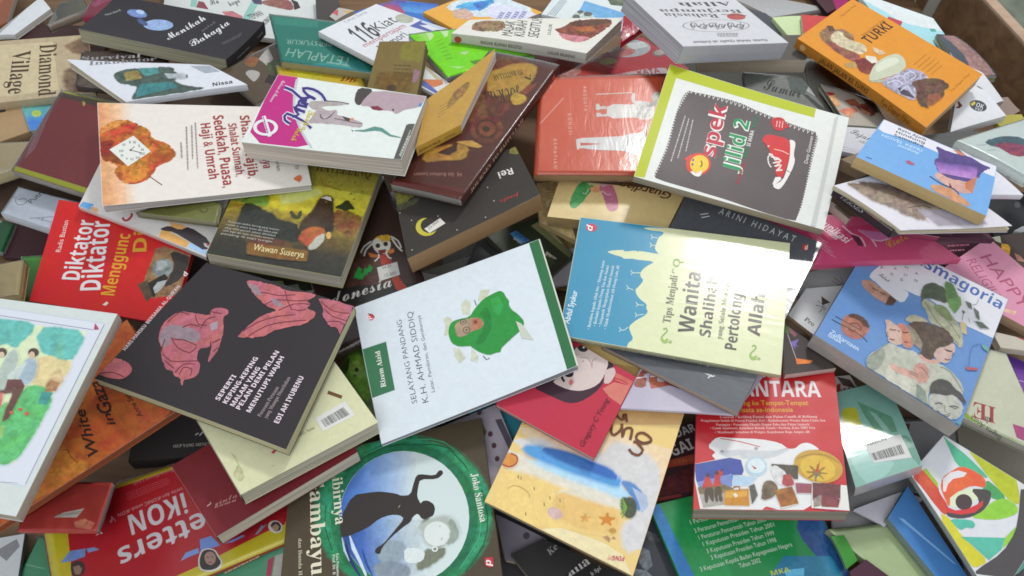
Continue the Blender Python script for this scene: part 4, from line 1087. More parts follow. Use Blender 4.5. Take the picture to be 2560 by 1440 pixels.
B('book', 'book', 'small white book with orange and blue stripes under the lime cover', (-0.1106, 0.8713, 0.1684), (0.9446, -0.0114, 0.033, -0.3263), '-66.0 20.5 59.6 11.5 49.8 -11.5 -43.4 -20.5', 7, 2, (207, 210, 212), (207, 210, 212), (180, 176, 168), 'g', 0.055, (1, 0.0008), 0.3, 1, (0, 0),
['P|200 120 72|0.1|-67 -21 41 64 73 38 45 -29 -76 -43',
'P|90 100 168|0.1|-99 -50 -38 -21 92 -40 95 -64 -67 -75',
'P|90 154 208|0.1|-156 -18 -155 25 -84 -50 -89 -82',
'P|176 168 136|0.2|-156 81 -126 87 -82 84 41 64 6 39'],
[], [])
B('book', 'book', 'lime green glossy book with white splashes, top centre', (-0.0601, 0.934, 0.1679), (0.9913, -0.0113, 0.0147, 0.1305), '-76.6 51.7 32.4 36.4 87.2 -36.4 -42.9 -51.7', 13, 3, (134, 222, 26), (150, 148, 142), (150, 148, 142), 'w', 0.1, (0, -0.006), 0.3, 4, (0, 0),
['P|168 224 112|0.05|-326 239 -258 235 -212 201 -243 196 -270 144',
'P|207 232 184|0|-266 237 -222 227 -214 190 -255 141 -256 211',
'P|207 232 184|0|-175 227 -102 210 -122 156 -146 150 -156 211 -175 227',
'P|184 232 144|0|-183 -148 -79 -183 -39 -171 -119 -196',
'W|90 148 24|6|1.04|-226 134 -168 155 -126 -95 -185 -92',
'P|196 216 168|0|-83 -37 -6 -33 -45 -69',
'P|94 160 24|0.2|-31 -139 406 -152 428 -174 433 -181 22 -229',
'P|154 216 72|0.2|-316 213 -274 122 -315 58 -344 145'],
[], [])
B('book', 'book', 'bunched red plastic wrapped book with white script behind the photo bubble cover', (0.1747, 0.9992, 0.1608), (0.9518, 0.0085, -0.0165, 0.306), '2.0 20.7 21.8 15.6 14.5 -15.6 -38.2 -20.7', 9, 2, (184, 28, 56), (184, 28, 56), (168, 48, 64), 'w', 0.3, (1, -0.0034), 0.3, 4, (0, 0),
['T|Zafir|216 168 176|script|-24.7 -9.2 -11.0 34.7 13.55',
'S|208 160 168|0|-130 -57 -37 -4 -38 1 -131 -52'],
[], [])
B('book', 'book', 'red glossy book with oval photo bubbles', (0.1637, 0.987, 0.0695), (0.9463, -0.0551, 0.014, 0.3182), '-113.5 55.7 99.9 54.9 99.2 -54.9 -85.5 -55.7', 9, 2, (184, 64, 74), (184, 64, 74), (168, 156, 152), 'w', 0.08, (0, -0.0007), 0.3, 1, (0, 0),
['P|203 89 74,196 80 74,196 80 74,200 85 74|0.05|-16 275 -58 7 -364 145 -376 276',
'P|180 184 188|0.2|446 115 421 96 388 84 349 81 307 87 264 102 224 123 189 150 161 182 142 215 134 249 136 275 408 274 410 272 439 240 457 206 465 172 461 141',
'E|192 128 120|0.5|44.8 40.1 18.8 -8.7 -6.3 -8.4',
'P|208 212 212|0.2|315 274 457 208 440 140 318 181 313 274',
'P|192 138 80|0.4|311 240 299 233 284 233 270 239 261 251 259 265 263 274 308 274 314 266 316 252',
'P|138 122 120|0.3|495 -16 488 -21 456 -25 423 -17 399 1 390 25 398 48 421 64 453 68 486 61 495 53',
'P|184 168 160|0.3|495 3 482 -5 460 -7 436 -1 419 11 412 28 416 43 432 54 455 57 478 51 495 38',
'P|196 144 136|0.5|-180 230 -194 215 -212 204 -233 198 -254 196 -275 199 -294 207 -310 219 -322 234 -329 252 -330 271 -329 276 -166 276 -166 266 -170 247',
'P|192 160 152|0.4|69 267 45 245 11 233 -25 235 -54 250 -67 273 -66 275 71 275',
'E|180 172 96|0.2|10.5 36.9 12.4 -7.0 -5.4 -6.8',
'P|196 180 184|0.1|-15 7 165 -49 328 -124 360 -167 292 -232 138 -137 -26 -18',
'T|KATA|160 56 72|bold|24.8 -18.6 -27.0 35.3 12.29',
'W|216 160 160|1|2.27|-46 44 380 -117 365 -136 -60 25'],
[], [])
B('book', 'book', 'white book with a red brown painting and lettered spine, top centre', (0.0285, 0.9547, 0.1762), (0.8973, -0.0021, 0.0253, 0.4407), '-77.2 84.4 -38.8 83.5 104.4 -83.5 11.6 -84.4', 18, 3, (208, 207, 200), (189, 184, 178), (180, 168, 156), 'm', 0.055, (1, -0.003), 0.3, 1, (2, 0.0042),
['P|138 114 88|0.8|-272 340 -200 370 -138 334 -54 219 -85 176 -158 157 -246 276',
'P|122 72 56|0.8|107 -107 164 -148 260 -153 349 -238 456 -353 419 -391 303 -379 217 -366 103 -301 91 -201 98 -141',
'P|184 120 124|0.5|89 -148 129 -228 208 -354 165 -357 93 -299 63 -221',
'P|90 64 52|0.5|231 -155 314 -207 448 -353 414 -376 301 -271 223 -198',
'P|160 90 52|0.6|204 -194 302 -289 293 -350 205 -265',
'T|MASAK|68 68 60|sans|-30.1 14.0 27.1 32.7 14.90',
'T|KURAH|68 68 60|sans|-19.9 0.5 28.3 33.7 14.87',
'T|SEGITU?|68 68 60|sans|-8.7 -15.9 28.2 40.8 14.89',
'T|LULUK|85 80 76|sans|7.8 -24.8 28.8 23.2 4.76'],
['T|MASAK KURAH BEGITU?|0.22|0.53|90 82 76|bold', 'T|LULUK MUKENG|0.72|0.92|90 82 76|bold', 'E|168 74 60|0.05'], [])
B('book', 'book', 'grey wrapped book with black brush lettering beside the lime frame', (0.3704, 0.8539, 0.1543), (0.9993, -0.0265, 0.0169, -0.0184), '-48.0 48.9 34.7 45.2 65.4 -45.2 -52.1 -48.9', 8, 1, (126, 128, 122), (126, 128, 122), (90, 96, 88), 'w', 0.2, (1, 0.0004), 0.3, 1, (0, 0),
['P|85 96 90|0.4|62 223 75 228 172 224 202 134 158 44 73 59',
'T|Sumur|44 44 42|script|-24.4 15.3 -15.4 50.8 24.73',
'P|180 182 180|0.15|180 89 202 134 237 31',
'P|60 62 60|0.1|145 54 180 46 279 -90 286 -113 235 -99'],
[], [])
B('book', 'book', 'thick book with cream pages and grey black scripted cover under the white ornament cover', (0.3482, 0.9661, 0.1291), (0.9985, -0.0385, -0.0272, -0.0275), '-75.3 27.2 77.2 28.8 75.5 -28.8 -77.5 -27.2', 22, 2, (90, 86, 80), (176, 165, 148), (176, 165, 148), 'm', 0.055, (0, 0), 0.3, 1, (0, 0),
[],
[], [])
B('book', 'book', 'cream wrapped book with a red and orange figure under the orange travel cover', (0.4827, 0.8555, 0.1325), (0.9897, -0.0019, 0.013, -0.1426), '-55.2 37.2 19.8 21.9 47.9 -21.9 -12.5 -37.2', 8, 2, (189, 182, 172), (148, 156, 136), (148, 156, 136), 'w', 0.055, (0, -0.0054), 0.3, 1, (0, 0),
['P|184 64 56|0.2|-235 117 -181 117 -164 90 -214 82',
'P|216 168 120|0.4|-211 76 -165 100 -126 -17 -155 -20',
'P|216 152 120|0.4|-137 -52 -41 11 6 -28 -57 -69 -17 -119 -136 -54',
'P|138 74 60|0.5|-27 26 43 70 120 -12 86 -44 12 -15',
'P|90 68 64|0.4|11 114 100 88 140 16 105 -6',
'P|176 106 80|0.5|-102 55 -31 89 16 29 -56 16',
'P|200 144 120|0.3|3 14 77 -15 85 -34 35 -39'],
[], [])
B('book', 'book', 'white book with black script left of the pale blue cover', (0.4637, 0.7805, 0.148), (0.9902, -0.0224, -0.0294, -0.1349), '-60.8 18.3 65.9 33.3 58.9 -33.3 -64.1 -18.3', 8, 2, (196, 196, 202), (196, 196, 202), (176, 172, 160), 'g', 0.055, (0, -0.0033), 0.3, 1, (0, 0),
['T|Sajak|58 58 62|script|-14.1 12.7 -22.1 28.2 9.75',
'W|122 122 128|2|1.09|-7 6 40 6 34 -25 -13 -15',
'W|160 160 162|2|1.36|-105 -66 37 -95 25 -127 -110 -107'],
[], [])
B('book', 'book', 'kraft brown thick book under the pale blue cover with purple flower', (0.4958, 0.6887, 0.1832), (0.9634, -0.096, 0.0116, 0.2499), '-58.5 63.9 39.3 56.3 47.0 -56.3 -27.7 -63.9', 16, 2, (140, 118, 94), (148, 128, 106), (148, 128, 106), 'm', 0.055, (0, -0.0013), 0.3, 1, (0, 0),
[],
[], [])
B('book', 'book', 'white book with red lowercase letters under the green barcode cover', (0.3673, 0.4298, 0.0522), (0.9969, -0.0147, -0.0208, 0.0744), '-51.2 54.3 54.2 41.4 69.9 -41.4 -72.8 -54.3', 8, 2, (196, 188, 180), (196, 188, 180), (168, 164, 156), 'g', 0.055, (0, -0.0001), 0.3, 1, (1, 0.0048),
['P|160 58 60|0.1|174 165 202 167 159 80 162 123',
'T|su|168 64 74|bold|31.7 17.4 -0.2 17.2 12.07',
'P|90 74 68|0.2|193 213 260 179 276 118 209 151'],
[], [])
B('book', 'book', 'orange travel book with a collage and lettered spine, top right', (0.5273, 0.9224, 0.1582), (0.9288, 0.0097, 0.0243, 0.3696), '-66.0 108.9 70.0 107.4 72.0 -107.4 -76.0 -108.9', 16, 3, (207, 138, 44), (176, 116, 40), (180, 168, 144), 'm', 0.055, (1, -0.0023), 1, 1, (2, 0.0031),
['T|TURKI|74 44 24|bold|1.9 32.5 -1.6 59.3 16.11',
'T|Jalan-Jalan ke|122 84 32|sans|8.5 48.6 -1.4 54.4 4.65',
'T|Bukan Sekadar Wisata|122 84 32|sans|22.9 94.0 0.8 37.7 2.84',
'W|160 106 36|5|1.38|60 -146 242 -146 244 -315 79 -313',
'T|Tya Dapur Fiksi|138 90 32|sans|8.1 -96.3 0.4 48.8 3.38',
'P|138 106 80|0.7|-172 473 -120 473 -58 480 -28 455 -48 413 2 393 1 328 -4 289 -67 255 -133 282 -173 344 -227 361 -214 407',
'P|192 180 152|0.5|-135 398 -58 406 -31 370 -63 339 -62 294 -24 176 -74 134 -137 145 -153 214 -175 289 -170 356',
'P|138 84 72|0.6|-221 384 -176 361 -175 289 -159 219 -141 134 -231 126 -244 179 -238 299',
'P|90 64 48|0.5|-53 483 -28 455 -64 411 -94 436',
'P|122 52 48|0.5|-213 138 -148 112 -117 44 -160 -2 -264 -10 -283 47 -252 103',
'P|168 132 88|0.6|-298 169 -231 126 -265 86 -322 135',
'P|200 176 144|0.4|-1 129 18 71 13 32 -32 56 -33 99',
'P|208 207 196|0.2|-117 114 -74 63 -109 23 -147 42 -139 91',
'P|185 189 166|0.08|-145 26 -21 19 83 -19 72 -87 5 -142 -79 -139 -205 -100 -279 -71 -310 -31',
'P|164 168 144|0.1|-310 -31 -279 -71 -210 -103 -268 -107 -310 -65',
'P|200 204 186|0.05|-148 15 -28 -3 44 -35 20 -85 -112 -57 -206 -32',
'P|156 152 172|0.8|-235 -102 -73 -144 5 -155 42 -200 51 -262 19 -316 -114 -297 -204 -353 -244 -345 -257 -269 -269 -193 -270 -125',
'P|74 66 80|0.6|-217 -210 -187 -275 -210 -348 -248 -263',
'S|200 200 216|0|-241 -142 -206 -150 -170 -163 -155 -189 -156 -210 -183 -211 -215 -207 -219 -213 -186 -217 -150 -213 -146 -186 -162 -158 -200 -143 -236 -136',
'S|200 200 216|0|-85 -180 -49 -179 -16 -185 -9 -210 -16 -232 -48 -231 -83 -225 -88 -232 -52 -238 -12 -237 1 -208 -7 -180 -45 -172 -82 -173',
'S|200 200 216|0|-229 -245 -189 -247 -156 -255 -166 -280 -186 -305 -178 -307 -158 -280 -147 -251 -185 -241 -225 -238',
'S|200 200 216|0|-168 -137 -132 -150 -99 -168 -106 -192 -122 -214 -113 -215 -97 -193 -90 -164 -125 -144 -162 -131',
'P|100 72 60|0.8|-107 -250 -51 -258 37 -305 97 -369 83 -444 16 -434 -48 -472 -129 -456 -207 -454 -215 -409 -213 -358 -127 -313',
'P|138 90 60|0.6|-109 -394 -34 -431 -68 -468 -167 -462 -210 -439',
'P|84 68 60|0.5|-219 -379 -194 -413 -216 -459 -238 -415'],
['T|JALAN JALAN KE TURKI|0.2|0.58|90 60 20|bold', 'T|Tya Dapur Fiksi|0.68|0.9|90 60 20|sans', 'E|208 168 112|0.06'], [])
B('book', 'book', 'grey green wrapped book with yellow shapes and a barcode sticker, right', (0.4137, 0.3912, 0.0785), (0.9873, -0.0782, -0.0735, 0.1169), '-25.8 59.3 46.4 56.3 29.2 -56.3 -49.8 -59.3', 20, 2, (122, 166, 153), (169, 162, 170), (165, 158, 166), 'h', 0.055, (1, -0.003), 0.3, 1, (0, 0),
['P|168 164 40|0.15|-100 170 -53 173 -10 155 -64 1 -90 25 -138 56',
'P|168 164 40|0.15|-132 80 -33 62 -64 -23 -91 -50 -108 13',
'P|180 172 48|0.2|-29 9 26 5 25 -68 -34 -62',
'P|90 138 112|0.2|10 194 138 36 118 -60 11 -24 3 82',
'P|128 168 154|0.1|40 115 68 83 86 -49 54 -38',
'P|192 138 112|0.3|-98 -41 -58 -47 -68 -79 -104 -75',
'P|138 180 172|0.05|-177 -22 -109 -73 -91 -122 -90 -191 31 -217 -65 -282 -123 -289 -184 -292 -209 -208',
'P|90 138 120|0.1|106 -80 159 -98 161 -168 148 -255 132 -278 114 -224'],
[], [('barcode_sticker', 'white barcode sticker', (200, 200, 198), '-86 -77 126 -78 114 -225 -91 -193', ['T|NADUN|60 60 64|sans|-13.9 -18.6 1.8 21.6 3.39', 'B|51 51 51|-81 -139 104 -136 97 -194 -83 -183'])])
B('book', 'book', 'red travel book with white block title, photos and a golden compass, lower right', (0.2902, 0.3789, 0.0806), (0.9975, -0.0109, -0.0614, -0.0338), '-72.2 86.0 83.0 83.7 75.5 -83.7 -86.3 -86.0', 27, 0, (184, 36, 42), (138, 133, 122), (142, 135, 122), 'g', 0.055, (0, 0), 0.9, 1, (3, 0.0026),
['T|NUSANTARA|210 205 208|bold|-68.5 51.6 -0.3 132.6 20.51',
'T|KELILING|210 205 208|bold|-65.7 77.4 -0.7 104.8 15.88',
'T|Berkunjung ke Tempat-Tempat|208 154 52|sans2|-51.6 39.4 0.8 100.3 6.06',
'T|Wisata se-Indonesia|208 154 52|sans2|-35.1 30.9 1.0 66.1 6.00',
'T|Lombok • Keliling Pantai dan Pulau Cantik di Belitung|224 184 180|serif|-50.8 23.2 0.9 107.2 2.97',
'T|Pengalaman Indah di Pantai Pondok Bali • Kedahsyatan Wisata Batu Cinta Sea|224 184 180|serif|-72.6 18.4 0.8 137.1 2.96',
'T|Parangan • Panorama Eksotis Danau Toba dan Pulau Samosir|224 184 180|serif|-55.9 13.6 0.9 102.9 2.94',
'T|• Candi Sambisari, Keunikan Bawah Tanah • Pacitan, Kota 1001 Goa|224 184 180|serif|-62.4 9.1 1.0 114.9 2.93',
'T|• Menikmati Semalam di Waigeo, Kepulauan Raja Ampat, dll|224 184 180|serif|-57.4 4.2 1.0 103.2 2.91',
'P|212 212 212|0.04|-294 -13 -262 -1 -207 -7 -43 -10 63 -32 102 -68 141 -65 169 -38 203 -28 234 -37 272 -70 244 -129 249 -413 -233 -425 -385 -427 -401 -326 -293 -138 -317 -115 -290 -95 -336 -63',
'P|188 192 196|0.1|-290 -95 -158 -77 14 -86 135 -60 -12 -133 -227 -125',
'S|184 58 60|0|-263 -13 -215 -20 -155 -31 -95 -47 -49 -60 -47 -56 -93 -42 -153 -26 -214 -15 -262 -8',
'E|154 156 160|0|-14.1 -13.6 2.2 0.0 -0.2 -1.9',
'E|154 156 160|0|-51.4 -18.0 2.2 0.0 -0.1 -1.9',
'P|208 204 200|0|-408 -166 -160 -108 -144 -229 -185 -424 -233 -425 -396 -428 -416 -263',
'P|58 76 152|0.15|-408 -172 -163 -115 -146 -224 -213 -230 -223 -311 -369 -330 -405 -280 -411 -208',
'P|111 134 188|0.15|-404 -276 -212 -219 -224 -322 -387 -348',
'P|119 102 74|0.5|-400 -308 -291 -273 -218 -304 -221 -345 -388 -371',
'P|156 152 144|0.4|-391 -349 -230 -327 -203 -385 -378 -420',
'P|176 50 56|0.2|-373 -291 -360 -247 -346 -238 -334 -249 -324 -302 -346 -311 -374 -307',
'P|74 60 48|0.3|-363 -307 -320 -302 -321 -387 -337 -374 -348 -339 -356 -397 -368 -384',
'P|184 48 52|0.2|-317 -290 -303 -228 -275 -199 -259 -222 -282 -241 -281 -296 -312 -306',
'P|80 64 47|0.3|-312 -301 -277 -296 -274 -382 -291 -382 -297 -333 -300 -387 -312 -378',
'E|74 52 38|0|-68.8 -46.6 2.2 0.0 -0.1 -2.3',
'E|74 52 38|0|-58.7 -43.6 2.2 0.0 -0.1 -2.3',
'S|74 52 38|0|-274 -211 -256 -197 -259 -191 -277 -206',
'E|168 192 204|0.2|-16.0 -35.4 11.5 0.2 -1.0 -11.1',
'E|200 212 216|0.1|-15.9 -34.4 9.0 0.2 -0.7 -8.4',
'P|184 58 52|0|-105 -168 -77 -186 -90 -193',
'P|168 192 212|0.2|-208 -230 -82 -242 -132 -286 -213 -288',
'P|184 128 32|0.2|-258 -323 -134 -307 -135 -401 -265 -402',
'P|200 152 56|0.2|-252 -332 -143 -320 -145 -347 -254 -359',
'S|138 96 24|0|-212 -317 -211 -309 -208 -302 -194 -299 -181 -299 -181 -304 -184 -311 -178 -313 -175 -304 -178 -293 -194 -292 -211 -296 -217 -308 -218 -317',
'P|212 208 200|0|-217 -340 -203 -331 -190 -348 -205 -360',
'E|184 144 48|0.15|49.8 -33.7 24.2 -6.4 -6.3 -17.9',
'E|204 168 56|0.12|49.1 -36.0 17.2 -4.6 -4.9 -13.9',
'S|138 108 28|0|145 -128 181 -113 226 -99 269 -101 308 -111 340 -132 361 -152 364 -148 343 -129 310 -107 270 -96 226 -94 180 -108 144 -124',
'P|138 108 36|0.2|251 -145 242 -198 295 -166 246 -203 304 -210 244 -209 274 -251 238 -214 222 -266 231 -213 178 -245 226 -208 168 -201 228 -202 198 -159 234 -197',
'P|184 64 36|0|264 -131 229 -199 244 -205',
'P|106 106 112|0|219 -256 229 -208 246 -212',
'P|74 68 56|0.5|3 -161 142 -168 133 -244 10 -240',
'P|200 200 200|0.3|-4 -185 23 -166 66 -202 92 -259 37 -282 10 -237',
'P|160 64 68|0.4|60 -225 96 -220 111 -270 88 -293 48 -275',
'P|106 88 68|0.5|-59 -296 -41 -261 -3 -256 25 -294 10 -339 -72 -375',
'P|84 80 76|0.5|-128 -293 -100 -279 -88 -342 -120 -391',
'P|212 208 200|0|0 -313 99 -283 125 -385 27 -414',
'P|150 96 42|0.5|4 -315 97 -288 120 -381 28 -405',
'P|140 74 84|0.4|118 -269 205 -272 195 -322 120 -323',
'P|210 208 204|0|204 -261 382 -276 376 -416 184 -406',
'P|106 54 52|0.5|208 -265 349 -273 334 -367 198 -362',
'P|138 128 120|0.4|203 -357 238 -334 253 -382 197 -401',
'P|122 58 60|0.5|247 -329 334 -354 320 -398 239 -396',
'P|184 36 42|0.1|-71 -421 -48 -405 12 -419',
'P|176 42 92|0|242 -418 269 -410 376 -416 376 -416'],
[], [])
B('book', 'book', 'book with lilac page block and dark purple lettered cover under the tan edged blue cover', (0.3384, 0.4802, 0.1164), (0.9963, -0.0, 0.0, -0.0859), '-24.6 35.6 5.4 16.6 38.4 -16.6 -19.1 -35.6', 10, 2, (67, 58, 56), (176, 154, 148), (176, 154, 148), 'm', 0.055, (1, 0.0005), 0.3, 1, (0, 0),
['P|122 106 176|0|-71 44 -16 76 -35 36 -16 18 -41 28 -35 1',
'S|200 184 192|0|-100 148 -37 -57 -34 -55 -97 150',
'P|138 90 104|0.3|-61 136 -28 103 -40 86 -71 110 -76 146',
'P|216 124 64|0.1|-38 -58 61 -57 43 -78 -30 -97',
'P|85 112 60|0.3|-72 143 -77 94 -95 105 -101 162'],
[], [])
B('book', 'book', 'light grey book with dark twig sketch under the deep pink pages', (0.4238, 0.5955, 0.0775), (0.9921, 0.0114, -0.0146, 0.1239), '-50.2 31.1 88.0 38.9 30.9 -38.9 -68.7 -31.1', 8, 2, (180, 180, 184), (180, 180, 184), (176, 174, 176), 'g', 0.055, (1, -0.002), 0.3, 1, (0, 0),
['S|85 82 79|0|-47 62 6 -10 9 -8 -44 64',
'S|85 82 79|0|-24 81 13 4 16 7 -20 83',
'S|85 82 79|0|19 78 12 -11 16 -11 22 79',
'S|85 82 79|0|-37 18 21 18 22 22 -37 21'],
[], [])
B('book', 'book', 'white book with black twig drawing under the tan edged blue cover', (0.379, 0.5522, 0.0959), (0.9869, -0.0, 0.0, -0.1614), '-19.3 23.0 39.4 49.0 14.6 -49.0 -34.8 -23.0', 9, 2, (208, 210, 212), (176, 152, 122), (176, 152, 122), 'g', 0.055, (0, 0.001), 0.3, 1, (0, 0),
['P|74 70 68|0|1 89 60 59 16 24',
'S|74 70 68|0|-21 9 -1 11 17 7 12 -13 3 -35 6 -37 16 -15 20 10 0 15 -21 14',
'S|74 70 68|0|-19 43 0 38 21 28 32 13 37 -2 40 1 34 15 23 32 1 41 -18 47',
'S|74 70 68|0|15 23 32 -12 35 -9 18 25',
'T|Pro|60 58 58|serif|-15.4 -23.9 -25.6 12.9 6.18'],
[], [])
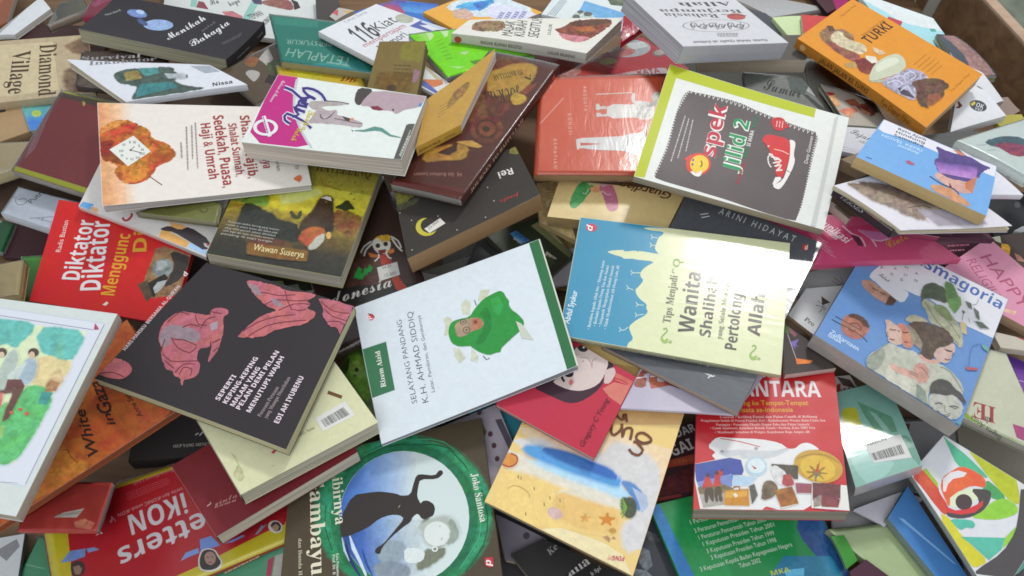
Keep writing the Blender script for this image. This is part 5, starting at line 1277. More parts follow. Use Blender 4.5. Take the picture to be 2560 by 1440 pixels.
B('book', 'book', 'blue book with tan pages showing profiles, hands and leaves, right', (0.4703, 0.5132, 0.1155), (0.9492, -0.041, 0.0416, -0.3091), '-87.8 98.7 82.7 105.2 90.9 -105.2 -85.8 -98.7', 24, 2, (99, 137, 189), (152, 147, 143), (169, 138, 94), 'g', 0.055, (0, 0), 1.3, 1, (1, 0.0026),
['P|210 210 216|0.03|-339 170 -301 299 -145 486 -105 504 412 524 425 182 349 176 224 159 144 160 45 217 -39 186 -150 174 -218 117 -333 112',
'T|Fantasmagoria|74 104 168|bold|-77.6 86.6 -1.2 156.7 17.29',
'T|F|74 74 80|sans|-60.7 46.5 14.3 3.7 4.27',
'T|A|74 74 80|sans|-47.2 56.9 14.3 3.7 4.29',
'T|N|74 74 80|sans|-36.7 68.0 14.2 3.7 4.31',
'T|K|74 74 80|sans|-47.0 45.4 14.4 3.7 4.24',
'T|U|74 74 80|sans|-33.6 55.8 14.3 3.7 4.25',
'T|A|74 74 80|sans|-23.4 67.6 14.3 3.7 4.28',
'T|S|74 74 80|sans|-34.6 45.4 14.4 3.6 4.21',
'T|N|74 74 80|sans|-19.9 55.9 14.3 3.6 4.22',
'T|Tidak|74 74 80|script|-59.1 35.1 -12.6 14.0 5.96',
'T|Terpilih|74 74 80|script|-55.2 25.1 -5.5 18.6 5.69',
'P|208 208 216|0.03|-325 126 -269 162 -149 171 -89 175 -96 64 -167 74 -259 99',
'P|176 138 120|0.4|-362 63 -329 101 -256 91 -175 77 -135 61 -149 9 -225 -5 -300 12 -339 31',
'P|90 68 56|0.3|-180 73 -137 65 -144 13 -177 -9',
'P|164 104 92|0.4|-344 -282 -323 -220 -273 -193 -220 -207 -188 -247 -194 -290 -202 -338 -240 -374 -291 -379 -329 -336',
'P|90 64 56|0.4|-333 -244 -299 -196 -234 -190 -188 -238 -219 -244 -274 -223',
'S|46 60 76|0|-384 -294 -362 -295 -327 -294 -271 -291 -223 -288 -223 -282 -271 -285 -327 -289 -362 -289 -384 -288',
'S|46 60 76|0|-393 -330 -371 -330 -339 -329 -302 -324 -262 -321 -223 -325 -190 -331 -173 -337 -166 -342 -164 -337 -172 -332 -189 -325 -222 -319 -262 -316 -302 -319 -340 -323 -371 -324 -393 -324',
'S|122 68 60|0|-297 -296 -281 -275 -262 -257 -243 -267 -227 -282 -224 -274 -240 -258 -263 -247 -286 -267 -302 -289',
'T|Zulkarnaen|192 212 236|sans2|-73.3 -85.7 -2.1 36.2 6.71',
'T|Ishak|192 212 236|sans2|-73.0 -91.0 -0.3 16.6 6.37',
'P|70 80 60|0.5|-38 223 -37 297 0 349 66 353 114 311 117 243 54 230 -4 202 -6 150',
'P|92 128 72|0.4|50 402 98 422 138 362 180 336 187 272 151 221 104 282',
'P|106 148 80|0.3|122 287 169 348 192 296 182 207 140 232',
'P|164 164 138|0.35|-5 140 -1 194 54 190 96 185 161 190 222 144 284 61 296 -23 241 6 140 55 78 43 42 110',
'P|122 138 92|0.4|57 182 112 218 161 190 191 137 140 133 80 152',
'S|108 116 88|0|6 168 50 126 103 81 142 62 180 48 232 20 275 -5 277 1 234 25 181 54 143 68 105 86 52 132 8 173',
'S|108 116 88|0|93 151 134 135 185 111 231 75 266 44 268 49 233 80 187 116 135 140 94 156',
'P|188 174 128|0.2|228 167 258 174 288 102 262 100',
'P|90 100 88|0.3|206 338 237 344 256 305 237 304',
'P|90 100 88|0.3|260 323 294 312 318 253 296 264',
'P|90 100 88|0.3|300 228 334 246 384 230 341 200',
'P|90 100 88|0.3|208 259 231 259 226 235',
'S|90 100 88|0|222 309 244 330 267 357 269 386 265 408 263 407 267 386 265 359 243 333 221 312',
'S|90 100 88|0|220 249 234 183 236 184 222 251',
'S|90 100 88|0|261 224 276 197 277 200 262 226',
'P|192 164 152|0.2|-139 -125 -119 -108 -68 -119 -35 -119 2 -211 -20 -248 -63 -255 -84 -217 -103 -195 -109 -162',
'P|184 124 104|0.25|-74 -104 -26 -73 18 -122 57 -184 44 -227 7 -225 -27 -132',
'P|170 164 140|0.3|-43 -44 -31 15 26 42 81 35 33 -15 -13 -34',
'P|84 70 58|0.6|-24 -67 26 4 107 37 178 59 239 14 240 -50 192 -99 192 -173 169 -237 110 -232 105 -163 39 -124',
'P|138 128 110|0.4|-15 -65 28 -76 94 -134 105 -181 49 -171',
'P|191 166 156|0.25|182 -108 225 -63 246 -8 270 -63 260 -90 267 -130 257 -178 216 -189 179 -174',
'S|90 72 68|0|215 -93 250 -82 250 -76 215 -87',
'P|192 152 138|0.3|110 -214 162 -234 209 -186 226 -199 201 -238 149 -272 120 -260',
'P|174 176 162|0.25|-126 -454 -113 -398 -79 -315 -63 -265 -10 -258 37 -246 80 -220 130 -252 181 -254 229 -206 295 -215 369 -250 405 -316 376 -348 320 -291 242 -337 231 -433 268 -517 -100 -503',
'P|142 148 134|0.3|-79 -315 -48 -363 -42 -447 -65 -505 -98 -503 -121 -459',
'P|188 188 174|0.25|2 -393 63 -387 137 -414 148 -513 10 -507 -2 -450',
'P|126 138 124|0.4|166 -425 221 -440 260 -517 198 -514',
'S|106 114 100|0|-125 -455 -102 -389 -78 -316 -67 -282 -61 -266 -64 -264 -70 -280 -81 -314 -105 -387 -128 -453',
'S|106 114 100|0|236 -230 259 -221 296 -224 353 -267 402 -311 404 -307 355 -263 298 -219 260 -216 235 -225',
'S|106 114 100|0|-7 -391 -1 -406 11 -422 35 -432 56 -439 57 -435 36 -428 13 -418 2 -403 -4 -389',
'P|192 154 140|0.25|-6 -390 51 -388 105 -361 154 -357 161 -395 122 -409 51 -423 15 -427',
'P|184 140 128|0.3|115 -336 127 -281 167 -266 201 -318 207 -383 167 -411 144 -365',
'P|76 74 72|0.3|241 -425 232 -363 262 -304 313 -288 346 -313 391 -319 437 -366 408 -373 359 -354 329 -395 286 -413 273 -483',
'P|170 170 160|0.35|247 -445 286 -413 329 -395 360 -357 427 -392 436 -459 398 -522 273 -517',
'P|90 92 84|0|319 -514 324 -519 333 -519 321 -509',
'p|90 92 84|0|360 -520 370 -510 367 -506 354 -520',
'p|90 92 84|0|370 -510 385 -487 382 -483 367 -506',
'S|90 92 84|0|359 -450 404 -438 404 -432 359 -444',
'P|111 138 128|0.3|244 -516 268 -504 277 -517',
'S|106 74 68|0|-93 -171 -85 -169 -74 -165 -66 -157 -59 -151 -62 -146 -68 -153 -76 -160 -85 -163 -93 -165',
'S|106 74 68|0|-51 -150 -39 -147 -40 -141 -52 -144',
'S|138 74 72|0|-70 -237 -62 -236 -52 -234 -46 -227 -42 -222 -46 -217 -49 -222 -54 -227 -62 -229 -70 -230',
'S|122 80 72|0|-96 -198 -95 -211 -93 -225 -85 -226 -79 -224 -79 -220 -85 -222 -91 -222 -93 -210 -93 -197',
'S|90 58 52|0|-24 -142 -16 -138 -7 -133 0 -125 4 -118 2 -114 -3 -120 -9 -128 -18 -133 -25 -136',
'S|138 74 68|0|7 -201 24 -194 23 -188 6 -194',
'S|74 56 52|0|225 -96 233 -94 244 -90 252 -83 259 -76 256 -70 250 -77 242 -84 233 -87 225 -89',
'S|138 74 72|0|239 -158 247 -158 256 -156 262 -147 266 -138 262 -135 258 -142 254 -149 247 -151 240 -150',
'S|122 90 80|0|258 -84 266 -88 272 -93 269 -100 264 -107 266 -110 271 -102 275 -91 267 -84 259 -80',
'S|138 106 96|0|98 -378 110 -373 126 -368 140 -368 151 -369 152 -365 141 -364 126 -364 110 -369 97 -374',
'S|138 106 96|0|108 -388 121 -384 137 -381 149 -383 157 -386 158 -382 149 -380 137 -377 121 -380 107 -384',
'S|138 106 96|0|137 -311 147 -308 161 -308 178 -317 193 -326 194 -323 180 -313 162 -304 147 -304 137 -307',
'S|58 56 54|0|294 -486 301 -475 310 -465 319 -463 327 -463 327 -457 319 -457 308 -459 298 -471 291 -482',
'S|58 56 54|0|366 -448 374 -439 384 -430 396 -426 406 -424 406 -418 395 -420 383 -424 372 -434 364 -444',
'p|106 90 84|0|373 -521 376 -517 373 -513 368 -521',
'p|106 90 84|0|376 -517 385 -503 382 -500 373 -513',
'S|122 122 112|0|339 -454 343 -475 350 -496 360 -497 368 -493 367 -489 360 -494 352 -493 346 -474 341 -453',
'S|90 64 56|0|-289 50 -275 48 -260 48 -253 55 -250 62 -253 65 -256 59 -261 53 -275 53 -289 55',
'S|90 64 56|0|-241 50 -231 48 -219 47 -213 54 -209 61 -212 64 -215 58 -220 53 -231 53 -241 55',
'S|122 58 56|0|-290 -335 -278 -335 -264 -332 -255 -322 -251 -312 -254 -309 -258 -318 -265 -327 -278 -329 -290 -329',
'P|168 90 96|0|355 -129 418 -90 418 -109 367 -146',
'P|90 144 160|0.1|410 -522 449 -498 450 -521 446 -524',
'S|58 98 160|0|369 -109 353 -42 343 34 364 70 388 89 387 92 362 73 340 34 351 -43 367 -110',
'P|106 160 140|0.2|383 86 428 86 429 60 402 65'],
[], [])
B('book', 'book', 'deep pink book with white title and gold script, curled, right', (0.428, 0.6264, 0.139), (0.9999, -0.0, 0.0, -0.0105), '-125.5 41.7 64.7 26.0 122.0 -26.0 -61.2 -41.7', 12, 2, (192, 74, 114), (192, 74, 114), (203, 199, 208), 'g', 0.055, (0, -0.006), 0.3, 1, (0, 0),
['P|184 58 100,184 58 100,184 58 100,196 72 108,196 72 108|0|-379 31 317 129 321 129 446 16 -288 -104',
'T|Komunikasi|228 208 216|boldi|-58.1 34.6 -47.9 61.8 11.28',
'T|Islami|228 208 216|boldi|-41.2 10.1 -51.5 20.4 8.66',
'S|216 168 188|0|-86 82 -66 51 -39 17 -10 1 13 -14 22 -46 25 -76 34 -72 31 -41 21 -6 -4 11 -32 26 -58 60 -78 90',
'S|216 168 188|0|7 50 38 22 72 -13 86 -48 93 -75 102 -69 95 -41 79 -4 45 32 14 60',
'P|192 112 160|0.2|10 55 233 27 191 -14 122 -32 76 -9',
'P|90 42 64|0.2|-42 21 5 -2 18 -70 -14 -67',
'S|216 176 192|0|85 -24 107 -29 136 -31 165 -21 187 -10 186 -3 164 -13 137 -23 109 -21 87 -16',
'T|Cinta|208 154 68|script|35.4 -15.7 30.4 32.8 9.77',
'T|cara membangun|216 154 176|sans|-61.9 11.3 -45.1 31.4 2.58',
'T|cara membangun|216 154 176|sans|-59.9 4.0 -45.0 31.2 2.57',
'T|cara membangun|216 154 176|sans|-57.9 -3.2 -44.9 31.0 2.56',
'T|cara membangun|216 154 176|sans|-55.9 -10.5 -44.8 30.8 2.55'],
[], [])
B('book', 'book', 'dark maroon book with faint capitals above the deep pink cover', (0.5088, 0.5883, 0.1996), (0.9999, -0.0, 0.0, -0.0111), '-68.4 5.1 39.3 7.5 45.3 -7.5 -16.2 -5.1', 9, 2, (74, 36, 52), (74, 36, 52), (138, 58, 84), 'm', 0.055, (1, 0.0015), 0.3, 1, (0, 0),
['T|INSPIRASI|138 100 116|sans|-24.6 -0.0 -6.1 23.7 4.51',
'T|DETIK|106 90 92|sans|-84.4 10.1 -5.0 16.8 3.97'],
[], [])
B('book', 'book', 'black book with white title and orange brush mark under the white sketched cover', (0.4287, 0.6221, 0.2093), (0.9684, -0.0959, 0.0487, 0.2249), '-33.4 43.3 27.4 47.5 29.1 -47.5 -23.1 -43.3', 11, 2, (62, 58, 60), (62, 58, 60), (58, 46, 52), 'm', 0.055, (0, 0.0015), 0.3, 1, (0, 0),
['T|VERSES|154 154 154|ital|-41.3 25.3 -79.7 33.0 7.72',
'P|200 120 72|0.3|-136 21 -110 -8 -93 -127 -125 -118 -138 -14'],
[], [])
B('book', 'book', 'book with tan rounded page block between the lime frame cover and the black cover', (0.3936, 0.6404, 0.178), (0.9742, -0.0, 0.0, -0.2259), '-26.1 10.3 -8.1 6.3 17.6 -6.3 16.6 -10.3', 12, 2, (106, 90, 84), (176, 154, 146), (176, 154, 146), 'm', 0.055, (0, -0.0017), 0.3, 1, (0, 0),
[],
[], [])
B('book', 'book', 'white book with a brown pencil drawing under the pale blue cover', (0.4637, 0.6178, 0.2284), (0.9962, -0.013, 0.0011, 0.086), '-83.4 38.0 28.3 54.7 89.9 -54.7 -34.7 -38.0', 7, 3, (207, 204, 212), (181, 170, 148), (181, 170, 148), 'g', 0.055, (1, -0.0054), 4, 1, (2, 0.0044),
['P|138 122 110|0.6|-334 196 -187 129 -33 37 133 -88 241 -193 62 -169 -89 -112 -137 -49 -256 44',
'P|106 90 82|0.5|-288 196 -116 142 72 -13 87 -64 -1 -33 -146 73',
'S|58 52 50|0|-75 -54 -33 -52 15 -54 44 -70 63 -86 67 -81 48 -65 17 -49 -31 -47 -73 -49',
'S|90 80 72|0|-57 15 -33 -17 -30 -14 -54 19',
'P|154 148 160|0.2|-22 -77 208 -132 318 -229 52 -191',
'W|136 132 140|1|0.71|-137 -190 158 -232 155 -238 -140 -196'],
[], [])
B('book', 'book', 'kraft brown book deep between the scroll cover and the orange figure cover', (0.0251, 0.8356, 0.0805), (0.9984, 0.0352, -0.0071, -0.0446), '-64.9 82.7 55.9 87.7 59.9 -87.7 -50.9 -82.7', 14, 2, (110, 80, 56), (110, 80, 56), (138, 112, 80), 'm', 0.055, (1, -0.0028), 0.3, 1, (0, 0),
[],
[], [])
B('book', 'book', 'blue book with tan page edges and a purple flower over a face, right', (0.4829, 0.6575, 0.2362), (0.9567, -0.0487, 0.0263, -0.2857), '-68.9 42.6 67.0 43.4 76.9 -43.4 -75.0 -42.6', 16, 2, (111, 159, 208), (179, 155, 110), (184, 160, 112), 'm', 0.055, (1, -0.0023), 0.3, 1, (1, 0.0024),
['P|210 210 220|0.03|345 109 249 108 21 118 -170 117 -345 73 -345 172 -342 212 332 215',
'T|Batu Ajaib|74 68 72|bold|-49.0 34.0 2.5 34.0 4.94',
'T|Hindung|74 68 72|bold|-49.5 26.2 3.5 34.7 4.91',
'T|Samudra|74 68 72|bold|-49.9 18.4 4.4 35.3 4.87',
'T|NOVEL KEPRI|184 208 232|sans2|-61.8 8.2 3.9 48.1 4.82',
'T|mendung|184 208 232|boldi|-40.7 3.0 4.8 25.0 4.38',
'P|84 68 124|0.3|-20 176 66 164 180 208 256 178 315 178 272 114 264 23 209 -46 134 -66 63 -52 11 22 32 93',
'P|106 80 144,106 80 144,154 112 180,154 112 180|0.3|16 26 242 135 251 77 43 -14',
'p|154 112 180,154 112 180,168 128 184,168 128 184|0.3|43 -14 251 77 259 19 69 -53',
'P|192 120 96|0|80 204 102 214 136 214 163 201 131 181',
'P|196 154 144|0.3|46 -81 63 -52 134 -66 223 -30 250 -19 275 -94 226 -137 151 -127 73 -113',
'P|184 116 84|0.2|215 -47 258 50 265 -29 271 -102 231 -86',
'P|192 138 104|0.3|54 -175 94 -144 165 -137 219 -157 280 -182 289 -207 228 -215 211 -215 149 -211 75 -206',
'S|58 48 64|0|30 -118 62 -127 103 -136 142 -134 175 -133 198 -144 211 -156 213 -149 199 -137 176 -125 142 -126 103 -128 63 -120 31 -110',
'P|90 48 68|0.1|136 -96 161 -119 153 -136',
'P|168 90 112|0.2|-123 -80 -110 -63 -69 -71 -83 -89 -107 -93',
'S|74 90 144|0|-325 -187 -317 -185 -307 -184 -298 -183 -292 -182 -292 -177 -299 -177 -308 -178 -318 -179 -326 -181'],
[], [])
B('book', 'book', 'maroon wrapped book with yellow green borders, left', (-0.5379, 0.7709, 0.141), (0.9881, 0.0486, 0.029, -0.1432), '-104.5 68.8 103.8 76.1 97.6 -76.1 -96.9 -68.8', 15, 2, (142, 60, 64), (152, 146, 138), (160, 154, 144), 'w', 0.055, (0, -0.0016), 0.3, 1, (0, 0),
['P|90 74 60|0.1|-519 326 516 360 513 300 -517 283',
'P|180 184 58|0|516 357 -517 324 -519 333 -520 342 516 379',
'P|176 180 58|0|-484 -308 487 -332 485 -379 -482 -342',
'P|200 192 96|0|-339 300 -310 291 -303 264 -315 265',
'P|154 106 114|0.2|-512 199 -503 201 -433 -144 -453 -240 -500 -15'],
[], [])
B('book', 'book', 'green book with a reptile skin face beside the green block of the portrait cover', (-0.16, 0.4732, 0.0591), (0.8896, 0.0116, -0.006, 0.4566), '-27.0 50.6 76.0 70.7 7.3 -70.7 -56.4 -50.6', 7, 2, (76, 110, 44), (76, 110, 44), (106, 106, 90), 'g', 0.055, (1, -0.0018), 4, 1, (0, 0),
['P|117 168 60|0.6|-25 261 48 247 42 181 -14 98 -75 37 -155 -32 -154 3 -120 99 -93 183',
'P|147 184 88|0.6|-35 226 17 202 -13 133 -62 116 -71 177',
'E|58 74 36|0|-7.2 33.0 1.5 -2.1 -2.4 -2.1',
'E|74 90 44|0|-14.6 29.8 0.9 -1.3 -1.3 -1.1',
'P|60 74 32|0.3|-86 259 -2 255 -75 207 -94 208'],
[], [])
B('book', 'book', 'red book with white and yellow block title and monochrome portraits, left', (-0.4933, 0.6053, 0.1234), (0.9934, 0.076, 0.0321, -0.0799), '-98.8 69.8 86.1 69.3 93.6 -69.3 -80.9 -69.8', 9, 2, (191, 31, 34), (138, 34, 40), (142, 42, 42), 'm', 0.055, (0, -0.0016), 0.3, 1, (0, 0),
['P|138 106 76|0.5|216 162 440 125 455 -148 271 -212 222 -146 220 -8',
'P|90 70 56|0.5|189 -127 241 -88 301 -185 284 -231 241 -182',
'E|124 132 132|0.6|60.4 1.5 8.6 9.0 8.8 -9.1',
'P|58 54 52|0.4|300 133 441 111 447 -7 400 -84 346 -123 375 29',
'E|154 160 160|0.3|58.0 4.7 4.7 5.0 4.7 -4.9',
'P|46 42 40|0.2|248 -108 327 -28 355 -51 312 -197',
'P|168 174 174|0.3|291 -136 302 -91 354 -66 341 -127 315 -168',
'T|Diktator|212 210 212|bold|-32.4 -33.1 97.5 83.0 21.34',
'T|Diktator|212 210 212|bold|-3.0 -41.0 102.6 95.7 24.19',
'T|Menggunc|208 152 44|bold|15.8 -45.3 95.9 84.3 16.18',
'T|Di|200 146 44|bold|33.5 19.3 104.1 29.0 16.71',
'T|Radis Bastian|224 200 196|sans|-68.6 -0.8 98.7 44.3 6.21',
'P|216 200 192|0|32 -296 49 -271 65 -279 53 -299'],
[], [])
B('book', 'book', 'white book with black sleeved arm and orange shapes under the leaf cover', (-0.4506, 0.6933, 0.1476), (0.9805, 0.0484, 0.0488, -0.184), '-100.3 56.6 78.9 55.8 99.9 -55.8 -78.5 -56.6', 11, 2, (202, 199, 197), (202, 199, 197), (173, 170, 176), 'g', 0.055, (0, -0.0046), 0.3, 1, (0, 0),
['P|90 154 208|0.1|-388 -279 -385 -244 -311 -236 -306 -281 -385 -281',
'P|216 168 120|0.2|-317 -256 -274 -253 -251 -277 -270 -281 -306 -281',
'S|160 56 68|0|-100 -255 -88 -264 -71 -271 -55 -264 -46 -251 -43 -231 -45 -212 -56 -200 -65 -198 -65 -213 -61 -213 -60 -213 -59 -227 -61 -243 -67 -252 -74 -256 -83 -251 -93 -244',
'P|216 164 104|0.1|178 -164 269 -144 349 -166 231 -203',
'P|216 164 92|0.1|167 -231 212 -219 361 -235 363 -275 174 -278',
'P|160 192 228|0.1|363 -226 481 -239 495 -269 367 -269',
'P|60 52 56|0.1|151 -230 190 -184 266 -187 302 -137 470 -170 482 -247 357 -229 237 -212 187 -227',
'P|208 208 208|0|437 -202 478 -191 485 -221 454 -218',
'P|192 48 64|0|453 -198 479 -192 471 -211'],
[], [])
B('book', 'book', 'olive wrapped book with a curled emblem under the leaf cover', (-0.3976, 0.6568, 0.1593), (0.927, 0.0, 0.0, 0.3751), '-52.1 40.8 11.0 18.8 30.5 -18.8 10.6 -40.8', 10, 2, (135, 137, 78), (154, 150, 122), (154, 150, 122), 'w', 0.055, (1, 0.0005), 0.3, 1, (0, 0),
['S|90 84 64|0|30 -49 32 -67 38 -87 55 -91 72 -87 75 -72 73 -59 67 -62 69 -73 69 -81 56 -84 42 -81 38 -64 36 -47'],
[], [])
B('book', 'book', 'light green book with grey tab beside the black rose cover', (-0.3262, 0.5503, 0.0619), (0.9991, -0.0005, 0.0131, -0.0407), '-85.2 54.9 19.9 68.2 74.3 -68.2 -9.0 -54.9', 6, 2, (164, 184, 128), (164, 184, 128), (168, 168, 156), 'm', 0.055, (0, -0.002), 0.3, 1, (0, 0),
[],
[], [])
B('book', 'book', 'grey black small book beside the white masked dancer', (-0.1565, 0.7025, 0.0804), (0.987, -0.0042, -0.0258, 0.1588), '-44.5 43.0 53.6 58.1 43.2 -58.1 -52.3 -43.0', 5, 2, (140, 136, 144), (140, 136, 144), (140, 136, 144), 'm', 0.055, (0, 0.001), 0.3, 1, (0, 0),
['P|192 176 136|0.1|-80 -55 -41 16 0 -28 -62 -42'],
[], [])
B('book', 'book', 'dark green back cover with a barcode beside the white masked dancer', (-0.2672, 0.5482, 0.0746), (0.9869, -0.0108, 0.015, 0.1602), '-80.9 51.6 21.4 58.7 70.6 -58.7 -11.0 -51.6', 8, 2, (53, 64, 44), (53, 64, 44), (74, 68, 56), 'm', 0.055, (0, -0.0024), 0.3, 1, (0, 0),
['P|200 196 192|0|75 200 142 192 140 145 76 186',
'P|189 188 182|0|-23 274 41 271 50 208 -15 224',
'B|42 42 42|-23 274 41 271 50 208 -15 224',
'P|176 106 60|0.3|143 196 146 195 149 187'],
[], [])
B('book', 'book', 'brown black book with a white masked dancer and price sticker', (-0.1936, 0.623, 0.0947), (0.9711, 0.0097, -0.0338, 0.2361), '-57.3 109.2 79.9 113.5 56.0 -113.5 -78.7 -109.2', 9, 2, (70, 48, 43), (70, 48, 43), (138, 122, 112), 'w', 0.055, (0, -0.0026), 0.3, 1, (0, 0),
['P|90 58 52|0.5|-66 50 37 97 150 -38 99 -351 -77 -318 -166 -134',
'P|46 44 42|0.2|-342 -109 -167 -120 301 -350 300 -361 265 -364 -166 -296 -253 -194',
'P|216 176 60|0.4|131 111 184 128 247 101 234 52 191 39 134 81',
'P|220 216 208|0.1|122 106 171 116 185 42 234 52 211 -1 168 -33 123 2 112 46',
'E|232 228 220|0|29.1 11.0 3.6 -2.1 -1.9 -4.6',
'E|84 64 60|0|29.1 11.0 2.8 -1.6 -1.5 -3.5',
'E|42 36 34|0|29.1 11.0 1.4 -0.8 -0.8 -1.8',
'E|232 228 220|0|39.0 8.7 3.6 -2.1 -1.9 -4.6',
'E|84 64 60|0|39.0 8.7 2.8 -1.6 -1.5 -3.5',
'E|42 36 34|0|39.0 8.7 1.4 -0.8 -0.8 -1.8',
'P|122 44 44|0|131 21 184 5 165 -22 129 -11',
'P|168 50 44|0.2|123 -16 180 -40 178 -113 109 -101',
'S|220 216 208|0|122 113 95 108 62 98 39 79 24 61 31 52 45 68 66 86 96 95 122 100',
'S|220 216 208|0|120 94 94 84 64 68 44 46 32 28 40 20 52 37 69 57 98 71 123 81',
'S|220 216 208|0|242 78 257 55 271 26 270 -7 266 -35 276 -36 281 -7 281 30 266 63 251 87',
'S|220 216 208|0|241 63 244 31 248 -8 255 -41 262 -64 272 -59 266 -36 259 -5 255 33 252 65',
'P|208 128 60|0.4|69 33 117 -13 105 -25 69 -4',
'P|208 128 60|0.4|183 -14 229 -11 219 -43 186 -43',
'S|220 216 208|0|81 -53 99 -47 119 -36 127 -20 128 -7 118 -7 118 -17 114 -27 97 -36 79 -42',
'S|220 216 208|0|166 -25 165 -43 166 -64 174 -77 182 -84 188 -75 181 -69 175 -60 174 -42 176 -25',
'P|44 154 72|0.3|-87 -99 -48 -57 -36 -91 -60 -114',
'P|44 154 72|0.3|-66 -120 -27 -78 -16 -112 -39 -135',
'P|44 154 72|0.3|-30 -104 8 -62 20 -96 -4 -119',
'P|44 154 72|0.3|2 -95 41 -53 53 -87 29 -110',
'P|44 154 72|0.3|-63 -76 -24 -34 -12 -68 -36 -91',
'T|donesia|216 212 208|script|-56.4 -42.6 -9.1 79.0 18.08',
'P|184 72 44|0.3|125 -219 170 -217 176 -319 135 -349 118 -304',
'P|184 72 52|0.3|129 -278 179 -297 186 -346 136 -344'],
[], [('price_sticker', 'white price sticker', (210, 208, 204), '75 -100 206 -121 183 -220 51 -202', ['T|H-D|74 74 76|sans|20.9 -26.1 -8.8 11.2 3.89', 'T|15.000|106 106 108|sans|18.6 -38.3 -11.4 15.1 4.81'])])
B('book', 'book', 'book with cream and grey corners between the moon cover and the white portrait cover', (-0.0456, 0.6436, 0.0126), (0.9911, -0.0017, -0.013, 0.1326), '-72.4 41.8 82.9 56.2 49.6 -56.2 -60.1 -41.8', 6, 2, (196, 196, 192), (196, 196, 192), (156, 154, 148), 'm', 0.055, (0, -0.0003), 0.3, 1, (0, 0),
['P|140 141 134|0.1|1 241 -61 140 -254 150 -359 208'],
[], [])
B('book', 'book', 'charcoal book wedge between the moon cover and the white portrait cover', (-0.0254, 0.6396, 0.0174), (0.8541, -0.0068, -0.0112, 0.5199), '-93.0 38.1 58.5 53.7 70.9 -53.7 -36.4 -38.1', 8, 2, (74, 75, 75), (74, 75, 75), (84, 84, 79), 'm', 0.055, (1, -0.0023), 0.3, 1, (1, 0.0052),
[],
[], [])
B('book', 'book', 'grey and lilac book between the green edged white cover and the blue mosque cover', (0.07, 0.6632, 0.0264), (0.9957, -0.0142, -0.0118, 0.0912), '-73.9 28.3 81.5 29.5 61.5 -29.5 -69.1 -28.3', 5, 2, (184, 180, 188), (184, 180, 188), (138, 138, 136), 'm', 0.055, (0, -0.0011), 0.3, 1, (0, 0),
[],
[], [])
B('book', 'book', 'dark green and cream gradient book under the moon cover', (0.0306, 0.691, 0.0294), (0.9586, -0.0214, 0.02, 0.2832), '-47.8 56.8 37.1 41.0 38.8 -41.0 -28.2 -56.8', 10, 2, (60, 68, 52), (60, 68, 52), (90, 90, 74), 'g', 0.055, (1, -0.0001), 0.3, 1, (0, 0.0052),
['P|58 66 48,58 66 48,74 90 60,74 90 60|0.1|-212 189 98 190 46 -189 -118 -225',
'P|168 168 120,168 168 120,153 155 108,106 116 72,106 116 72,106 116 72|0.1|87 173 179 175 186 94 192 -176 154 -212 153 -212',
'P|184 180 136|0.1|145 138 185 91 186 87 190 -91 171 -59',
'P|88 160 216|0.1|-82 187 -28 188 6 65 -71 69',
'T|Semangat|44 74 152|bold|-11.3 34.3 -69.3 21.9 6.95',
'T|Belajar|224 232 240|bold|-17.7 27.0 -64.9 13.8 5.28'],
[], [])
B('price_tag', 'price tag', 'small cream price tag card beside the green edged white cover', (0.0513, 0.6736, 0.0388), (0.8847, 0.0116, 0.0061, -0.466), '-10.7 3.2 7.0 7.5 10.4 -7.5 -6.7 -3.2', 1, 2, (207, 202, 180), (207, 202, 180), (184, 180, 156), 'm', 0.055, (0, 0), 0.3, 1, (0, 0),
['T|15.000|74 74 72|sans|0.6 -4.9 74.3 10.8 2.70',
'E|176 58 60|0|-3.5 -0.2 0.8 1.2 1.1 -0.8'],
[], [])
B('book', 'book', 'grey blue book between the green edged white cover and the lavender cover', (0.1364, 0.4868, 0.0825), (0.9849, 0.0, 0.0, 0.173), '-11.1 29.3 -3.1 18.6 19.2 -18.6 -5.0 -29.3', 7, 2, (132, 133, 126), (132, 133, 126), (138, 140, 134), 'm', 0.055, (0, -0.0043), 0.3, 1, (0, 0),
[],
[], [])
